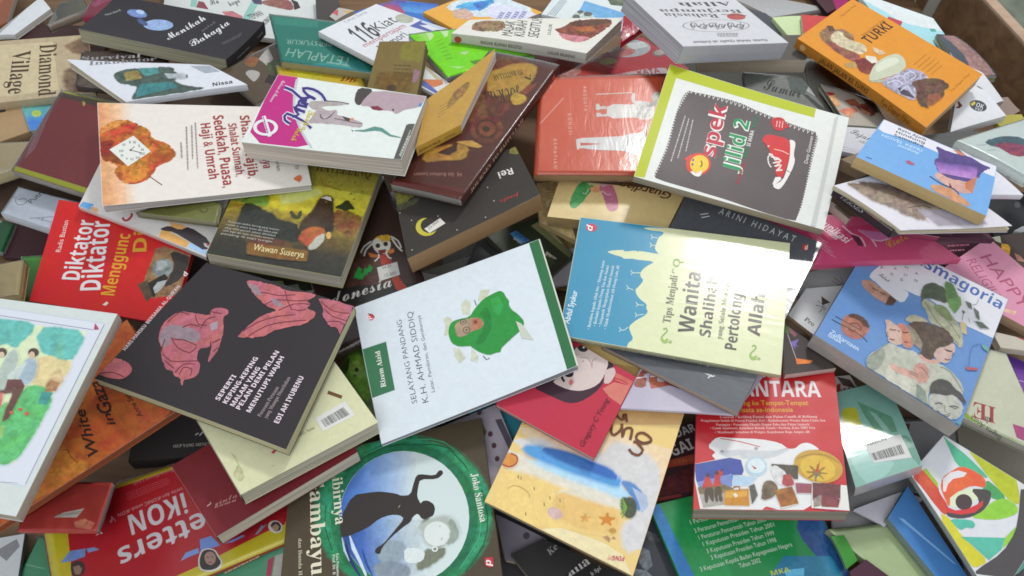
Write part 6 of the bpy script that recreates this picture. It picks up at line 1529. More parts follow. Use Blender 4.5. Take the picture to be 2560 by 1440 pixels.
B('book', 'book', 'dark yellow book with a kingfisher bird before a black forest, centre left', (-0.272, 0.6672, 0.1334), (0.9953, -0.0293, 0.0369, -0.0842), '-86.5 93.7 84.9 92.5 83.5 -92.5 -82.0 -93.7', 22, 3, (138, 136, 56), (90, 86, 76), (163, 156, 146), 'g', 0.055, (0, 0), 3, 1, (0, 0),
['P|140 130 56,140 130 56,122 112 44,122 112 44|0.3|421 315 -427 337 -430 466 422 460',
'p|140 130 56,140 130 56,154 148 50,154 148 50|0.3|-427 337 421 315 420 172 -424 209',
'P|184 178 68,184 178 68,200 188 52,200 188 52|0.3|-424 210 421 208 420 86 -421 78',
'p|200 188 52,200 188 52,180 166 42,180 166 42|0.3|-421 78 420 86 419 -33 -418 -50',
'P|111 138 52|0.6|-420 45 -323 109 -197 65 -189 -78 -290 -173 -415 -173',
'P|192 196 112|0.2|-140 79 30 195 111 159 4 59 -99 16',
'P|163 148 40,163 148 40,106 88 32,106 88 32|0.5|-418 -32 419 -32 418 -181 -415 -182',
'p|106 88 32,106 88 32,47 42 30,47 42 30|0.5|-415 -182 418 -181 417 -324 -411 -328',
'p|47 42 30,47 42 30,34 36 28,34 36 28|0.5|-411 -328 417 -324 416 -460 -408 -466',
'P|36 40 30|0.7|-332 -40 -266 -34 -183 -77 -134 -83 -86 -124 -5 -123 53 -136 104 -253 -19 -282 -231 -246 -316 -232',
'P|122 84 40|0.8|229 40 323 45 414 12 419 -49 419 -62 404 -148 335 -138 268 -93',
'P|90 58 36|0.6|-214 -294 -86 -281 30 -270 57 -315 -70 -328 -194 -348',
'P|46 52 24|0.3|224 57 261 93 282 140 324 99 349 73 316 70 295 47 258 56',
'P|56 64 28|0.3|-38 -24 1 -59 23 -63 25 -9 42 -41 37 -86 -4 -87',
'P|90 84 32|0|202 247 217 264 214 242',
'P|90 84 32|0|281 191 296 207 292 186',
'P|90 84 32|0|348 226 363 242 359 221',
'P|90 84 32|0|313 152 328 168 324 147',
'P|90 84 32|0|123 256 137 273 134 251',
'P|90 84 32|0|281 290 296 307 292 285',
'P|60 44 26|0.6|111 66 117 114 144 141 178 142 204 89 221 20 250 -44 271 -127 247 -159 195 -119 108 -140 83 -189 59 -134 79 -50 105 19',
'P|200 192 188|0|117 114 145 137 176 137 192 104 167 107 138 114',
'P|168 88 44|0.5|84 -232 110 -148 164 -127 213 -133 226 -164 190 -233 180 -286 116 -250',
'P|176 176 164|0.2|183 -209 224 -160 234 -214 211 -279 179 -303 162 -290 180 -244',
'P|36 28 20|0.2|211 -107 252 -106 260 -156 233 -154',
'E|200 160 96|0.3|50.8 -34.1 2.5 0.6 1.5 -5.1',
'S|192 144 48|0|153 94 165 78 166 81 155 96',
'T|HAVELIANQ|90 68 24|serif|2.9 67.0 3.3 72.3 17.36',
'S|138 106 28|0|61 288 74 258 94 227 119 220 147 220 187 210 222 200 222 208 187 217 146 228 118 228 97 233 79 262 66 290',
'T|Perjalanan seekor burung yang mencari|180 178 172|sans|-74.1 -41.9 1.1 63.8 3.02',
'T|rumah di antara hutan dan kabut pagi|180 178 172|sans|-74.4 -46.9 1.1 63.6 3.00',
'T|yang tidak pernah selesai dituliskan|180 178 172|sans|-74.7 -51.8 1.1 63.4 2.99',
'T|oleh angin dan hujan di musim kemarau|180 178 172|sans|-75.0 -56.7 1.1 63.3 2.97',
'T|panjang di tepi sungai|180 178 172|sans|-75.3 -61.6 1.1 63.1 2.95',
'P|122 84 28|0.4|-197 -340 165 -323 179 -386 22 -406 -172 -410',
'T|Wawan Suserya|216 204 152|sans|-30.9 -76.5 1.8 62.6 9.56'],
[], [])
B('book', 'book', 'white book with a brown leaf, clock face and red title, left', (-0.3943, 0.7411, 0.1759), (0.9934, 0.002, 0.0699, 0.0904), '-132.6 87.6 116.2 68.6 130.2 -68.6 -113.8 -87.6', 9, 0, (216, 210, 203), (216, 210, 203), (167, 163, 162), 'm', 0.055, (1, -0.0007), 1, 1, (3, 0.0029),
['P|207 149 105,216 168 126,216 168 126,207 149 105|0.25|-567 -436 -503 -431 -594 431 -660 436',
'p|216 168 126,216 168 126,220 184 152,220 184 152|0.25|-594 431 -503 -431 -436 -426 -524 426',
'P|220 192 168,220 192 168,216 208 198,216 208 198|0.1|-524 426 -436 -426 -375 -421 -451 420',
'P|176 98 44|0.75|-631 187 -564 267 -476 274 -391 222 -325 165 -326 109 -213 49 -165 -34 -196 -94 -282 -133 -293 -184 -333 -241 -387 -271 -453 -268 -501 -218 -523 -153 -497 -129 -530 -94 -601 -71',
'P|138 62 34|0.6|-621 88 -529 101 -561 23 -455 -123 -530 -88 -601 -67',
'P|196 122 52|0.5|-480 -215 -422 -159 -319 -139 -340 -223 -399 -262 -453 -263',
'P|160 80 38|0.5|-311 -17 -212 22 -173 -34 -209 -85 -283 -107',
'P|200 132 68|0.5|-628 196 -563 262 -482 267 -535 210 -619 160',
'S|106 68 32|0|-317 -220 -301 -235 -279 -256 -259 -276 -243 -292 -240 -286 -256 -270 -277 -250 -298 -229 -315 -213',
'P|212 214 208|0|-561 18 -428 132 -318 -8 -445 -127',
'T|I|90 90 90|serif|-90.2 13.2 4.5 2.7 3.96',
'T|II|90 90 90|serif|-97.7 9.1 2.1 4.0 3.92',
'T|III|90 90 90|serif|-100.8 -1.3 0.7 5.2 3.87',
'T|IV|90 90 90|serif|-98.5 -9.3 1.8 3.9 3.85',
'T|V|90 90 90|serif|-92.1 -14.9 4.1 2.7 3.85',
'T|VI|90 90 90|serif|-87.1 -16.1 1.8 3.9 3.83',
'T|VII|90 90 90|serif|-81.1 -13.8 0.6 5.2 3.84',
'T|VIII|90 90 90|serif|-77.1 -7.0 -0.1 6.5 3.86',
'T|IX|90 90 90|serif|-75.5 -0.1 2.0 4.0 3.91',
'T|X|90 90 90|serif|-78.9 6.3 4.4 2.7 3.94',
'T|XI|90 90 90|serif|-85.5 12.9 2.1 4.0 3.95',
'S|42 42 42|0|-437 5 -374 -21 -373 -16 -437 10',
'S|42 42 42|0|-436 6 -415 36 -418 39 -438 9',
'E|34 34 34|0|-87.4 1.5 1.2 -0.1 0.1 -1.6',
'T|Haji & Umrah|154 52 56|bold|-4.9 43.4 -83.1 95.7 12.11',
'T|Sedekah, Puasa,|154 52 56|bold|10.4 57.0 -83.9 124.0 13.16',
'T|Shalat Sunnah,|160 64 68|bold|29.4 41.8 -84.0 91.4 10.32',
'T|Shalat Wajib,|154 52 56|bold|44.2 55.5 -84.9 109.2 11.89',
'T|Dahsyatnya|154 52 56|bold|69.9 25.6 -88.3 63.5 10.95',
'T|keran|106 98 100|sans|86.7 -20.5 -84.4 22.5 4.96',
'T|Sy|122 116 118|sans|111.0 -36.1 -72.4 7.2 4.59',
'W|143 136 132|1|1.83|-37 224 -18 -269 -43 -268 -76 235',
'W|143 136 132|1|1.83|-63 225 -50 -263 -71 -262 -95 226',
'W|143 136 132|1|1.82|-95 198 -78 -248 -103 -247 -127 200',
'W|143 136 132|1|1.79|-131 62 -121 -99 -140 -97 -150 63',
'P|200 106 68|0.4|541 -287 569 -263 588 -260 594 -282 579 -316 566 -306'],
[], [])
B('book', 'book', 'aged cream book with faint brown print beside the moon cover', (0.0542, 0.7091, 0.0988), (0.9853, -0.0, 0.0, -0.1709), '-32.8 30.1 -5.3 44.9 46.8 -44.9 -8.7 -30.1', 9, 3, (176, 154, 108), (176, 154, 108), (160, 140, 100), 'm', 0.5, (1, 0.0009), 0.3, 1, (0, 0),
['W|138 116 72|6|1.14|-121 146 -42 204 -17 57 -63 41',
'P|196 180 132|0.1|-58 23 -30 52 -27 -23'],
[], [])
B('book', 'book', 'black book with a yellow crescent moon and price sticker, centre', (-0.0558, 0.6796, 0.1338), (0.9788, -0.0127, -0.0642, 0.1938), '-78.1 56.1 88.4 42.6 86.0 -42.6 -96.3 -56.1', 30, 2, (55, 51, 47), (141, 112, 80), (158, 127, 90), 'm', 0.1, (0, 0), 0.3, 1, (1, 0.0042),
['P|119 118 58|0.6|-392 254 -286 192 -273 166 -327 156 -362 117 -412 115 -413 128',
'P|80 80 58|0.7|-410 146 -333 139 -243 149 -289 97 -376 96 -417 99',
'P|119 118 58|0.5|438 151 424 152 386 184 404 215 439 212',
'P|184 176 64|0.1|-248 -160 -261 -172 -276 -179 -292 -181 -308 -178 -324 -171 -338 -159 -349 -144 -356 -126 -360 -107 -359 -88 -353 -71 -344 -56 -332 -44 -317 -37 -300 -34 -284 -37 -270 -46 -284 -45 -297 -48 -309 -55 -319 -66 -326 -80 -329 -95 -329 -111 -325 -127 -317 -141 -307 -153 -295 -162 -282 -167 -268 -167 -254 -164 -243 -157',
'E|184 180 168|0|-82.2 15.3 0.7 -0.4 -0.3 -0.8',
'E|184 180 168|0|-72.6 -3.0 0.7 -0.4 -0.3 -0.8',
'E|184 180 168|0|-26.6 -44.1 0.7 -0.4 -0.3 -0.8',
'E|184 180 168|0|-86.6 -46.5 0.7 -0.4 -0.3 -0.8',
'E|184 180 168|0|12.0 -42.7 0.7 -0.4 -0.3 -0.8',
'E|184 180 168|0|30.8 -23.8 0.7 -0.4 -0.3 -0.8',
'E|184 180 168|0|31.6 -0.1 0.7 -0.4 -0.3 -0.8',
'E|184 180 168|0|-40.5 -12.7 0.7 -0.4 -0.3 -0.8',
'T|Rei|208 204 200|bold|70.6 13.6 172.8 19.0 10.28',
'T|penulis|176 52 52|script|62.8 -27.8 177.1 26.0 5.72'],
[], [('price_sticker', 'white price sticker', (207, 203, 196), '-313 -117 -196 -84 -180 -139 -293 -163', ['T|25.000|90 86 84|sans|-57.8 -27.5 18.4 16.8 5.74'])])
B('book', 'book', 'cream wrapped book with one green and one pink sandal, centre', (0.1326, 0.6889, 0.1194), (0.9974, 0.0284, -0.006, -0.0667), '-74.8 29.9 90.1 30.3 68.8 -30.3 -84.1 -29.9', 20, 2, (204, 182, 128), (160, 138, 96), (160, 138, 96), 'h', 0.08, (0, 0), 0.3, 1, (0, 0),
['P|74 154 88|0.3|-169 149 -185 125 -140 130 -157 86 -184 40 -218 -32 -256 -70 -284 -56 -289 -7 -269 72 -241 135 -223 149',
'P|180 188 152|0.1|-141 149 -144 130 -178 130 -195 149',
'P|176 104 126|0.3|-29 149 -12 120 10 55 23 6 20 -44 -19 -64 -48 -44 -67 29 -108 109 -108 149',
'P|192 160 168|0.1|-114 142 -109 149 -48 149 -88 120',
'P|204 148 104|0.3|-170 110 -116 125 -105 83 -139 71 -168 93',
'S|200 200 200|0|-94 91 -73 76 -50 62 -36 66 -28 74 -31 78 -38 71 -49 67 -71 81 -92 96',
'S|200 208 200|0|-214 59 -204 53 -191 54 -181 77 -174 99 -178 101 -185 79 -194 58 -203 58 -213 64',
'T|Guardian|90 64 32|hand|71.9 26.3 170.7 67.9 11.92'],
[], [])
B('book', 'book', 'orange wrapped book with figures in white and vertical capitals, centre', (0.1278, 0.7909, 0.1658), (0.9989, 0.0454, -0.007, 0.0009), '-91.0 80.1 100.6 84.3 90.8 -84.3 -100.4 -80.1', 14, 2, (204, 92, 60), (140, 112, 82), (140, 112, 82), 'w', 0.055, (0, -0.0005), 0.3, 1, (0, 0),
['T|ANGGOTA|224 200 188|sansw|-31.6 63.9 -90.8 41.9 4.51',
'T|KONGSI|224 200 188|sansw|-53.8 17.4 -89.6 33.8 4.43',
'T|KEMATIAN|224 200 188|sansw|-73.7 -23.8 -90.9 46.4 4.35',
'P|207 205 200|0.05|-7 166 189 157 254 176 308 157 299 42 222 27 182 52 -13 39',
'P|184 182 178|0.3|189 159 226 185 275 180 300 139 279 60 229 30 185 57',
'P|200 198 194|0|-80 167 -59 167 -53 144 -11 148 -13 121 -54 122 -62 113 -83 118',
'P|200 198 194|0|-80 91 -56 91 -46 77 -11 81 -12 59 -51 60 -82 56',
'S|210 200 188|0|-73 244 168 255 168 262 -73 252',
'S|200 196 192|0|167 256 161 227 159 192 169 168 187 157 209 157 226 161 225 191 209 188 193 187 186 191 183 198 185 224 190 251',
'E|176 172 166|0.2|65.4 43.9 5.3 -2.7 -3.1 -8.4',
'P|106 102 100|0.2|255 144 281 171 310 184 332 192 321 148 271 135',
'P|207 207 206|0.05|-221 -116 -56 -109 95 -103 138 -79 241 -75 235 -248 153 -256 101 -222 -129 -210 -196 -192 -218 -217 -222 -158',
'P|198 90 60|0|-195 -152 -52 -164 -196 -177',
'S|138 138 136|0|107 -103 106 -222 110 -222 111 -103',
'S|138 138 136|0|135 -112 134 -145 144 -181 185 -195 225 -200 226 -196 186 -192 146 -179 137 -144 137 -112',
'S|154 154 152|0|183 51 232 148 229 150 181 53',
'S|224 160 144|0|-449 5 -290 216 -295 223 -454 11',
'S|216 138 120|0|-475 -204 -474 -263 -469 -263 -471 -204'],
[], [])
B('book', 'book', 'brown wrapped book with a gold title scroll, flowers and lettered spine, centre', (-0.0448, 0.7842, 0.1773), (0.9854, 0.0151, -0.0373, -0.1653), '-28.7 126.1 72.7 126.3 25.8 -126.3 -69.8 -126.1', 13, 1, (92, 44, 32), (74, 38, 32), (142, 138, 132), 'w', 0.2, (0, -0.0023), 3, 1, (0, 0),
['P|122 68 38|0.7|-161 401 -20 628 113 628 227 480 141 84 21 -90 -60 31',
'P|184 148 64|0.3|-67 436 3 495 78 565 214 588 237 498 217 397 196 327 122 283 -9 234',
'T|JOURNEY|58 42 20|serif|33.0 72.7 -151.9 49.2 25.23',
'T|A|58 42 20|serif|41.3 99.1 -129.5 11.7 9.01',
'T|TO BAITULLAH|74 58 28|serif|26.7 104.6 -147.1 40.4 9.88',
'E|122 58 36|0.7|17.0 -9.0 19.9 5.3 8.0 -22.0',
'E|92 40 24|0.5|17.0 -9.0 13.9 3.7 5.5 -15.3',
'E|138 74 40|0.5|17.0 -9.0 9.9 2.6 3.9 -10.9',
'E|74 36 20|0.3|16.4 -9.5 4.2 1.1 1.6 -4.4',
'E|106 48 32|0.7|13.2 30.1 12.1 3.2 4.4 -12.3',
'P|200 164 64|0.4|148 250 160 302 211 306 250 277 231 223 187 202',
'P|138 74 44|0.4|194 311 213 366 272 431 260 378 231 311',
'P|184 140 60|0.4|-218 -409 -222 -310 -54 -219 28 -225 36 -322 -93 -361',
'P|74 44 24|0.5|-146 -317 -54 -219 -41 -271 -74 -316',
'P|200 160 80|0.3|-60 -203 29 -169 107 -194 87 -209 23 -212',
'P|106 36 32,106 36 32,124 58 48,124 58 48,124 58 48,122 55 46|0.1|-341 -589 120 -544 124 -628 -193 -628 -344 -628 -347 -623',
'T|Hj. Siti Rokhani Lestari|192 144 128|sans|12.0 -86.5 -165.4 60.3 5.69'],
['T|JOURNEY TO BAITULLAH|0.08|0.6|200 160 136|serif', 'E|184 64 64|0.93'], [])
B('book', 'book', 'white book with a grey ornament and upside-down title, top right', (0.2604, 0.9369, 0.2007), (0.9688, -0.0688, 0.1324, 0.1977), '-96.1 64.5 80.1 64.3 98.3 -64.3 -82.3 -64.5', 26, 2, (194, 195, 200), (169, 169, 176), (154, 154, 160), 'm', 0.055, (0, 0), 0.3, 1, (0, 0),
['T|Rahasia|90 90 94|serif|22.7 9.2 177.3 89.4 9.53',
'T|Berjumpa|90 90 94|serif|71.9 19.8 178.7 140.6 8.66',
'T|Allah|74 74 80|serif|67.5 40.9 -178.9 94.1 10.69',
'E|168 90 84|0.2|52.7 2.3 15.7 -1.6 -6.0 -8.0',
'S|90 74 74|0|145 38 360 19 366 26 150 44',
'R|119 119 124|0|3.3 -19.0 57.0 -1.8 -10.1 -14.7 0.03',
'S|106 106 112|0|-191 -65 -204 -104 -209 -137 -176 -105 -148 -68 -174 -86 -195 -103 -184 -81 -167 -50 -173 -51 -191 -82 -202 -112 -173 -92 -156 -73 -180 -103 -203 -129 -196 -100 -183 -61',
'S|106 106 112|0|-151 -83 -150 -100 -142 -114 -116 -92 -98 -68 -123 -87 -147 -105 -145 -100 -141 -89 -148 -92 -153 -104 -149 -113 -122 -92 -104 -76 -118 -88 -137 -105 -141 -94 -142 -77',
'S|106 106 112|0|-110 -99 -113 -123 -107 -140 -73 -107 -46 -71 -73 -89 -94 -107 -82 -84 -64 -53 -71 -54 -89 -86 -101 -115 -72 -95 -54 -76 -77 -104 -104 -132 -105 -117 -102 -94',
'S|106 106 112|0|-38 -70 -42 -95 -41 -117 -14 -97 5 -71 -21 -90 -45 -109 -43 -103 -38 -92 -46 -95 -52 -108 -48 -117 -20 -96 -2 -79 -17 -92 -34 -108 -34 -90 -30 -65',
'S|106 106 112|0|3 -87 -6 -119 -6 -144 30 -111 58 -74 31 -92 9 -110 21 -87 39 -56 32 -57 14 -89 1 -119 32 -98 50 -79 25 -108 -1 -136 3 -114 12 -82',
'S|106 106 112|0|45 -105 51 -115 65 -120 92 -98 109 -74 83 -93 58 -112 60 -106 65 -95 57 -98 52 -111 56 -120 84 -99 103 -83 89 -94 67 -112 59 -107 53 -97',
'S|106 106 112|0|119 -74 104 -114 97 -148 134 -115 164 -78 136 -95 113 -113 126 -90 145 -59 137 -60 118 -92 105 -122 136 -101 155 -82 129 -113 104 -139 112 -110 127 -70',
'S|106 106 112|0|160 -92 161 -110 169 -124 197 -102 216 -77 189 -96 163 -115 166 -110 171 -98 162 -101 157 -114 161 -123 190 -102 209 -86 194 -98 174 -115 170 -103 169 -86',
'S|106 106 112|0|202 -109 198 -134 204 -151 241 -117 271 -80 242 -99 219 -117 232 -93 252 -62 244 -63 224 -95 211 -125 243 -105 262 -85 237 -114 207 -143 207 -128 211 -104',
'R|119 119 124|0|-34.3 -16.0 5.9 -0.2 -3.3 -5.0 0.18',
'R|119 119 124|0|-21.3 -20.1 6.0 -0.2 -3.4 -5.0 0.18',
'R|119 119 124|0|-3.3 -17.0 6.1 -0.2 -3.5 -5.1 0.18',
'R|119 119 124|0|9.9 -21.1 6.1 -0.2 -3.5 -5.1 0.18',
'R|119 119 124|0|28.4 -18.0 6.2 -0.2 -3.6 -5.1 0.18',
'R|119 119 124|0|41.9 -22.1 6.3 -0.2 -3.7 -5.1 0.18',
'W|138 138 144|3|1.58|-49 -177 155 -187 121 -235 -74 -227',
'T|Syekh Abdul Qadir al-Jailani|119 119 124|serif|65.5 -54.3 179.8 126.4 4.69'],
[], [])
B('book', 'book', 'upright gold book, closed, standing between the white numeral cover and the woman cover', (-0.1555, 0.8666, 0.1818), (0.993, 0.0863, -0.0353, -0.0724), '-33.2 53.4 33.1 54.5 35.7 -54.5 -35.6 -53.4', 14, 3, (117, 100, 58), (154, 132, 72), (106, 96, 64), 'm', 0.1, (0, -0.0008), 5, 1, (1, 0.0054),
['P|122 116 52|0.2|10 263 164 270 164 261 158 106 94 136 6 130',
'P|106 82 38|0.4|-115 -2 116 15 120 -122 -119 -123',
'W|90 76 44|5|2.04|-30 92 102 93 115 -54 -16 -55',
'E|74 58 40|0.3|-1.1 -22.1 6.4 0.5 0.9 -4.7',
'P|138 106 120|0.2|124 51 160 36 154 -34 129 -53'],
[], [])
B('book', 'book', "white and pink book with a reclining figure and a woman's profile, upper left", (-0.2214, 0.7664, 0.1871), (0.9931, -0.0235, -0.0246, -0.1126), '-105.4 64.4 102.5 57.9 105.3 -57.9 -102.4 -64.4', 27, 0, (210, 216, 212), (208, 208, 204), (178, 169, 159), 'm', 0.055, (0, 0), 0.3, 1, (2, 0.0016),
['P|180 44 124|0.03|-397 317 -384 315 -345 149 -282 -1 -174 -166 -56 -297 -482 -313 -519 79 -524 321',
'S|180 188 192|0|-391 300 -375 234 -350 150 -322 74 -285 -4 -232 -89 -172 -171 -107 -245 -57 -297 -48 -283 -98 -231 -162 -159 -219 -80 -271 3 -306 78 -333 150 -357 233 -373 299',
'P|164 156 154|0.2|-239 102 -143 129 33 141 46 128 -18 104 -121 80 -117 59 -150 33 -205 63',
'P|168 156 160|0.25|-150 33 -121 70 -68 43 -27 67 -8 54 -2 18 58 11 111 1 183 -15 197 -51 171 -70 34 -61 -68 -72 -165 -88 -153 -37',
'S|74 68 72|0|-142 126 -91 131 -30 136 12 133 40 128 39 136 10 140 -32 143 -93 139 -145 133',
'P|74 64 68|0.1|-116 19 -86 -25 -56 -29 -33 24 -18 62 -42 -26 -89 -35',
'P|74 64 68|0.1|34 17 96 4 97 -21 67 -16',
'S|90 80 84|0|-7 -18 20 -20 55 -22 84 -26 114 -30 153 -32 185 -32 184 -26 152 -25 113 -24 83 -20 53 -15 19 -13 -8 -12',
'P|200 138 112|0|91 7 114 12 125 -11 104 -19',
'P|74 68 66|0.2|49 297 161 292 123 192 116 128 83 140 57 191',
'P|168 148 156|0.1|158 291 510 285 511 247 506 191 459 163 409 142 390 113 369 92 341 114 311 118 277 113 178 134 117 129 123 192',
'P|122 52 68|0.1|183 131 231 147 282 116 252 106 209 108',
'S|58 48 52|0|330 130 345 116 349 126 335 140',
'S|90 138 128|0|160 -99 222 -97 284 -75 323 -74 395 -108 467 -111 466 -104 395 -91 323 -43 271 -39 215 -79 158 -93',
'P|74 66 68|0|133 -91 157 -101 149 -107',
'P|84 84 80|0.1|465 8 481 21 516 27 524 -288 479 -290',
'W|176 176 170|2|1.55|502 -264 502 -24 518 -30 517 -271',
'P|74 136 184|0|486 213 505 221 508 187 490 188',
'S|208 208 220|0|-430 184 -405 178 -372 166 -332 137 -289 108 -256 106 -236 115 -224 124 -219 128 -206 122 -191 112 -185 151 -203 162 -229 173 -248 166 -260 157 -273 150 -289 149 -324 174 -369 206 -410 222 -438 228',
'S|208 208 220|0|-107 141 -127 167 -158 199 -197 225 -239 243 -288 248 -326 233 -301 179 -262 146 -221 124 -187 111 -188 152 -220 165 -256 184 -285 208 -292 203 -273 202 -233 198 -199 184 -169 165 -145 140 -129 117',
'S|208 208 220|0|-241 129 -265 133 -295 130 -304 98 -292 60 -264 38 -237 34 -214 48 -211 95 -249 107 -278 108 -266 64 -239 63 -228 66 -241 86 -255 77 -265 79 -268 79 -268 83 -269 90 -254 89 -233 86',
'S|208 208 220|0|-219 73 -255 79 -294 80 -305 43 -278 2 -240 -8 -209 -10 -220 33 -249 35 -273 39 -270 38 -273 38 -245 36 -211 30',
'S|208 208 220|0|-211 22 -262 43 -316 55 -285 -5 -259 -27 -269 -21 -288 -29 -266 -70 -244 -59 -228 -20 -269 24 -290 16 -259 2 -210 -18',
'S|208 208 220|0|-113 -111 -145 -86 -194 -55 -265 -24 -329 -7 -345 -48 -323 -97 -291 -121 -266 -131 -267 -91 -287 -83 -302 -74 -310 -56 -313 -49 -263 -64 -197 -93 -153 -121 -123 -144',
'S|60 52 120|0|-432 194 -406 187 -371 175 -330 145 -289 117 -260 116 -241 124 -229 133 -221 138 -205 131 -189 121 -186 142 -204 153 -227 163 -243 157 -255 148 -270 140 -289 140 -326 166 -370 198 -409 212 -436 219',
'S|60 52 120|0|-112 136 -131 161 -160 192 -197 216 -238 233 -284 238 -319 227 -298 185 -261 154 -221 133 -188 120 -188 143 -220 157 -257 176 -288 202 -300 209 -277 212 -235 208 -199 193 -166 172 -141 145 -124 122',
'S|60 52 120|0|-239 120 -263 124 -289 121 -296 95 -287 64 -264 47 -241 43 -219 56 -214 88 -247 97 -276 98 -269 74 -241 72 -224 72 -235 77 -251 68 -265 70 -273 75 -276 86 -274 98 -256 99 -235 95',
'S|60 52 120|0|-217 63 -252 70 -290 71 -297 42 -277 10 -242 1 -211 -1 -217 23 -247 25 -274 31 -278 39 -277 47 -247 45 -213 39',
'S|60 52 120|0|-211 13 -261 34 -311 46 -281 1 -252 -26 -264 -29 -283 -38 -271 -61 -249 -51 -235 -22 -273 18 -296 24 -260 11 -210 -9',
'S|60 52 120|0|-115 -118 -146 -94 -195 -63 -264 -33 -326 -16 -338 -50 -319 -92 -290 -112 -266 -122 -267 -100 -288 -91 -307 -79 -318 -55 -317 -40 -263 -55 -196 -85 -151 -113 -121 -137',
'T|Tanpa|200 180 44|script|-38.8 5.0 -84.0 35.6 9.65',
'T|Salah|200 180 44|script|-41.1 -27.7 -90.3 22.8 7.72',
'T|Robian al-Banna|224 200 216|script|-94.8 53.5 -90.6 42.2 5.62',
'R|216 212 216|0|-81.5 -34.5 15.7 2.9 6.0 -14.2 0.29',
'P|216 212 216|0|-471 -83 -450 -71 -338 -239 -359 -251',
'W|106 74 124|1|1.37|-458 -82 -352 -242 -360 -246 -464 -86'],
[], [])
B('book', 'book', 'gold book leaning on edge with lettered spine beside the brown scroll cover', (-0.0787, 0.7997, 0.1868), (0.9416, 0.0135, -0.027, 0.3354), '-16.8 27.7 103.7 35.6 -10.7 -35.6 -76.1 -27.7', 18, 2, (176, 138, 60), (184, 146, 62), (188, 176, 168), 'g', 0.08, (1, 0.0003), 0.3, 1, (1, 0.0044),
['P|138 108 52|0.6|8 33 79 68 171 86 219 69 163 31 71 1 -51 -24',
'W|122 96 48|4|1.37|-55 40 40 41 -46 -40 -140 -40'],
['T|REZEKI DI BALIK|0.05|0.52|74 56 24|bold', 'T|HOTIMAH|0.62|0.85|90 72 32|sans'], [])
B('book', 'book', 'teal book sliver between the lilac cover and the beach cover', (0.0075, 0.4303, 0.0421), (0.9795, 0.0026, 0.0128, 0.2012), '-53.9 75.4 53.5 70.7 47.3 -70.7 -46.9 -75.4', 6, 2, (58, 138, 160), (58, 138, 160), (154, 156, 160), 'm', 0.055, (1, -0.0018), 0.3, 1, (0, 0),
[],
[], [])
B('book', 'book', 'lilac book with dotted border and dark stripe beside the green ring cover', (-0.0644, 0.3662, 0.0517), (0.9761, 0.0128, -0.0028, 0.217), '-75.2 52.4 74.4 49.2 67.4 -49.2 -66.7 -52.4', 9, 1, (169, 160, 172), (169, 160, 172), (138, 132, 144), 'm', 0.055, (1, -0.0004), 0.3, 1, (0, 0),
['P|85 80 92|0.15|318 159 355 149 353 16 352 -6 314 -58',
'P|138 132 144|0.2|276 246 279 225 18 252',
'E|90 56 68|0.2|51.1 17.7 2.5 -1.2 -1.4 -3.1',
'E|90 56 68|0.2|49.1 2.7 2.5 -1.2 -1.4 -3.1',
'E|90 56 68|0.2|45.7 -13.6 2.4 -1.1 -1.4 -3.0',
'P|90 56 68|0.2|264 236 259 229 252 225 245 226 239 231 237 239 239 247 266 246 266 245',
'P|106 98 70|0.2|-31 236 239 198 241 109 175 53 -111 172'],
[], [])
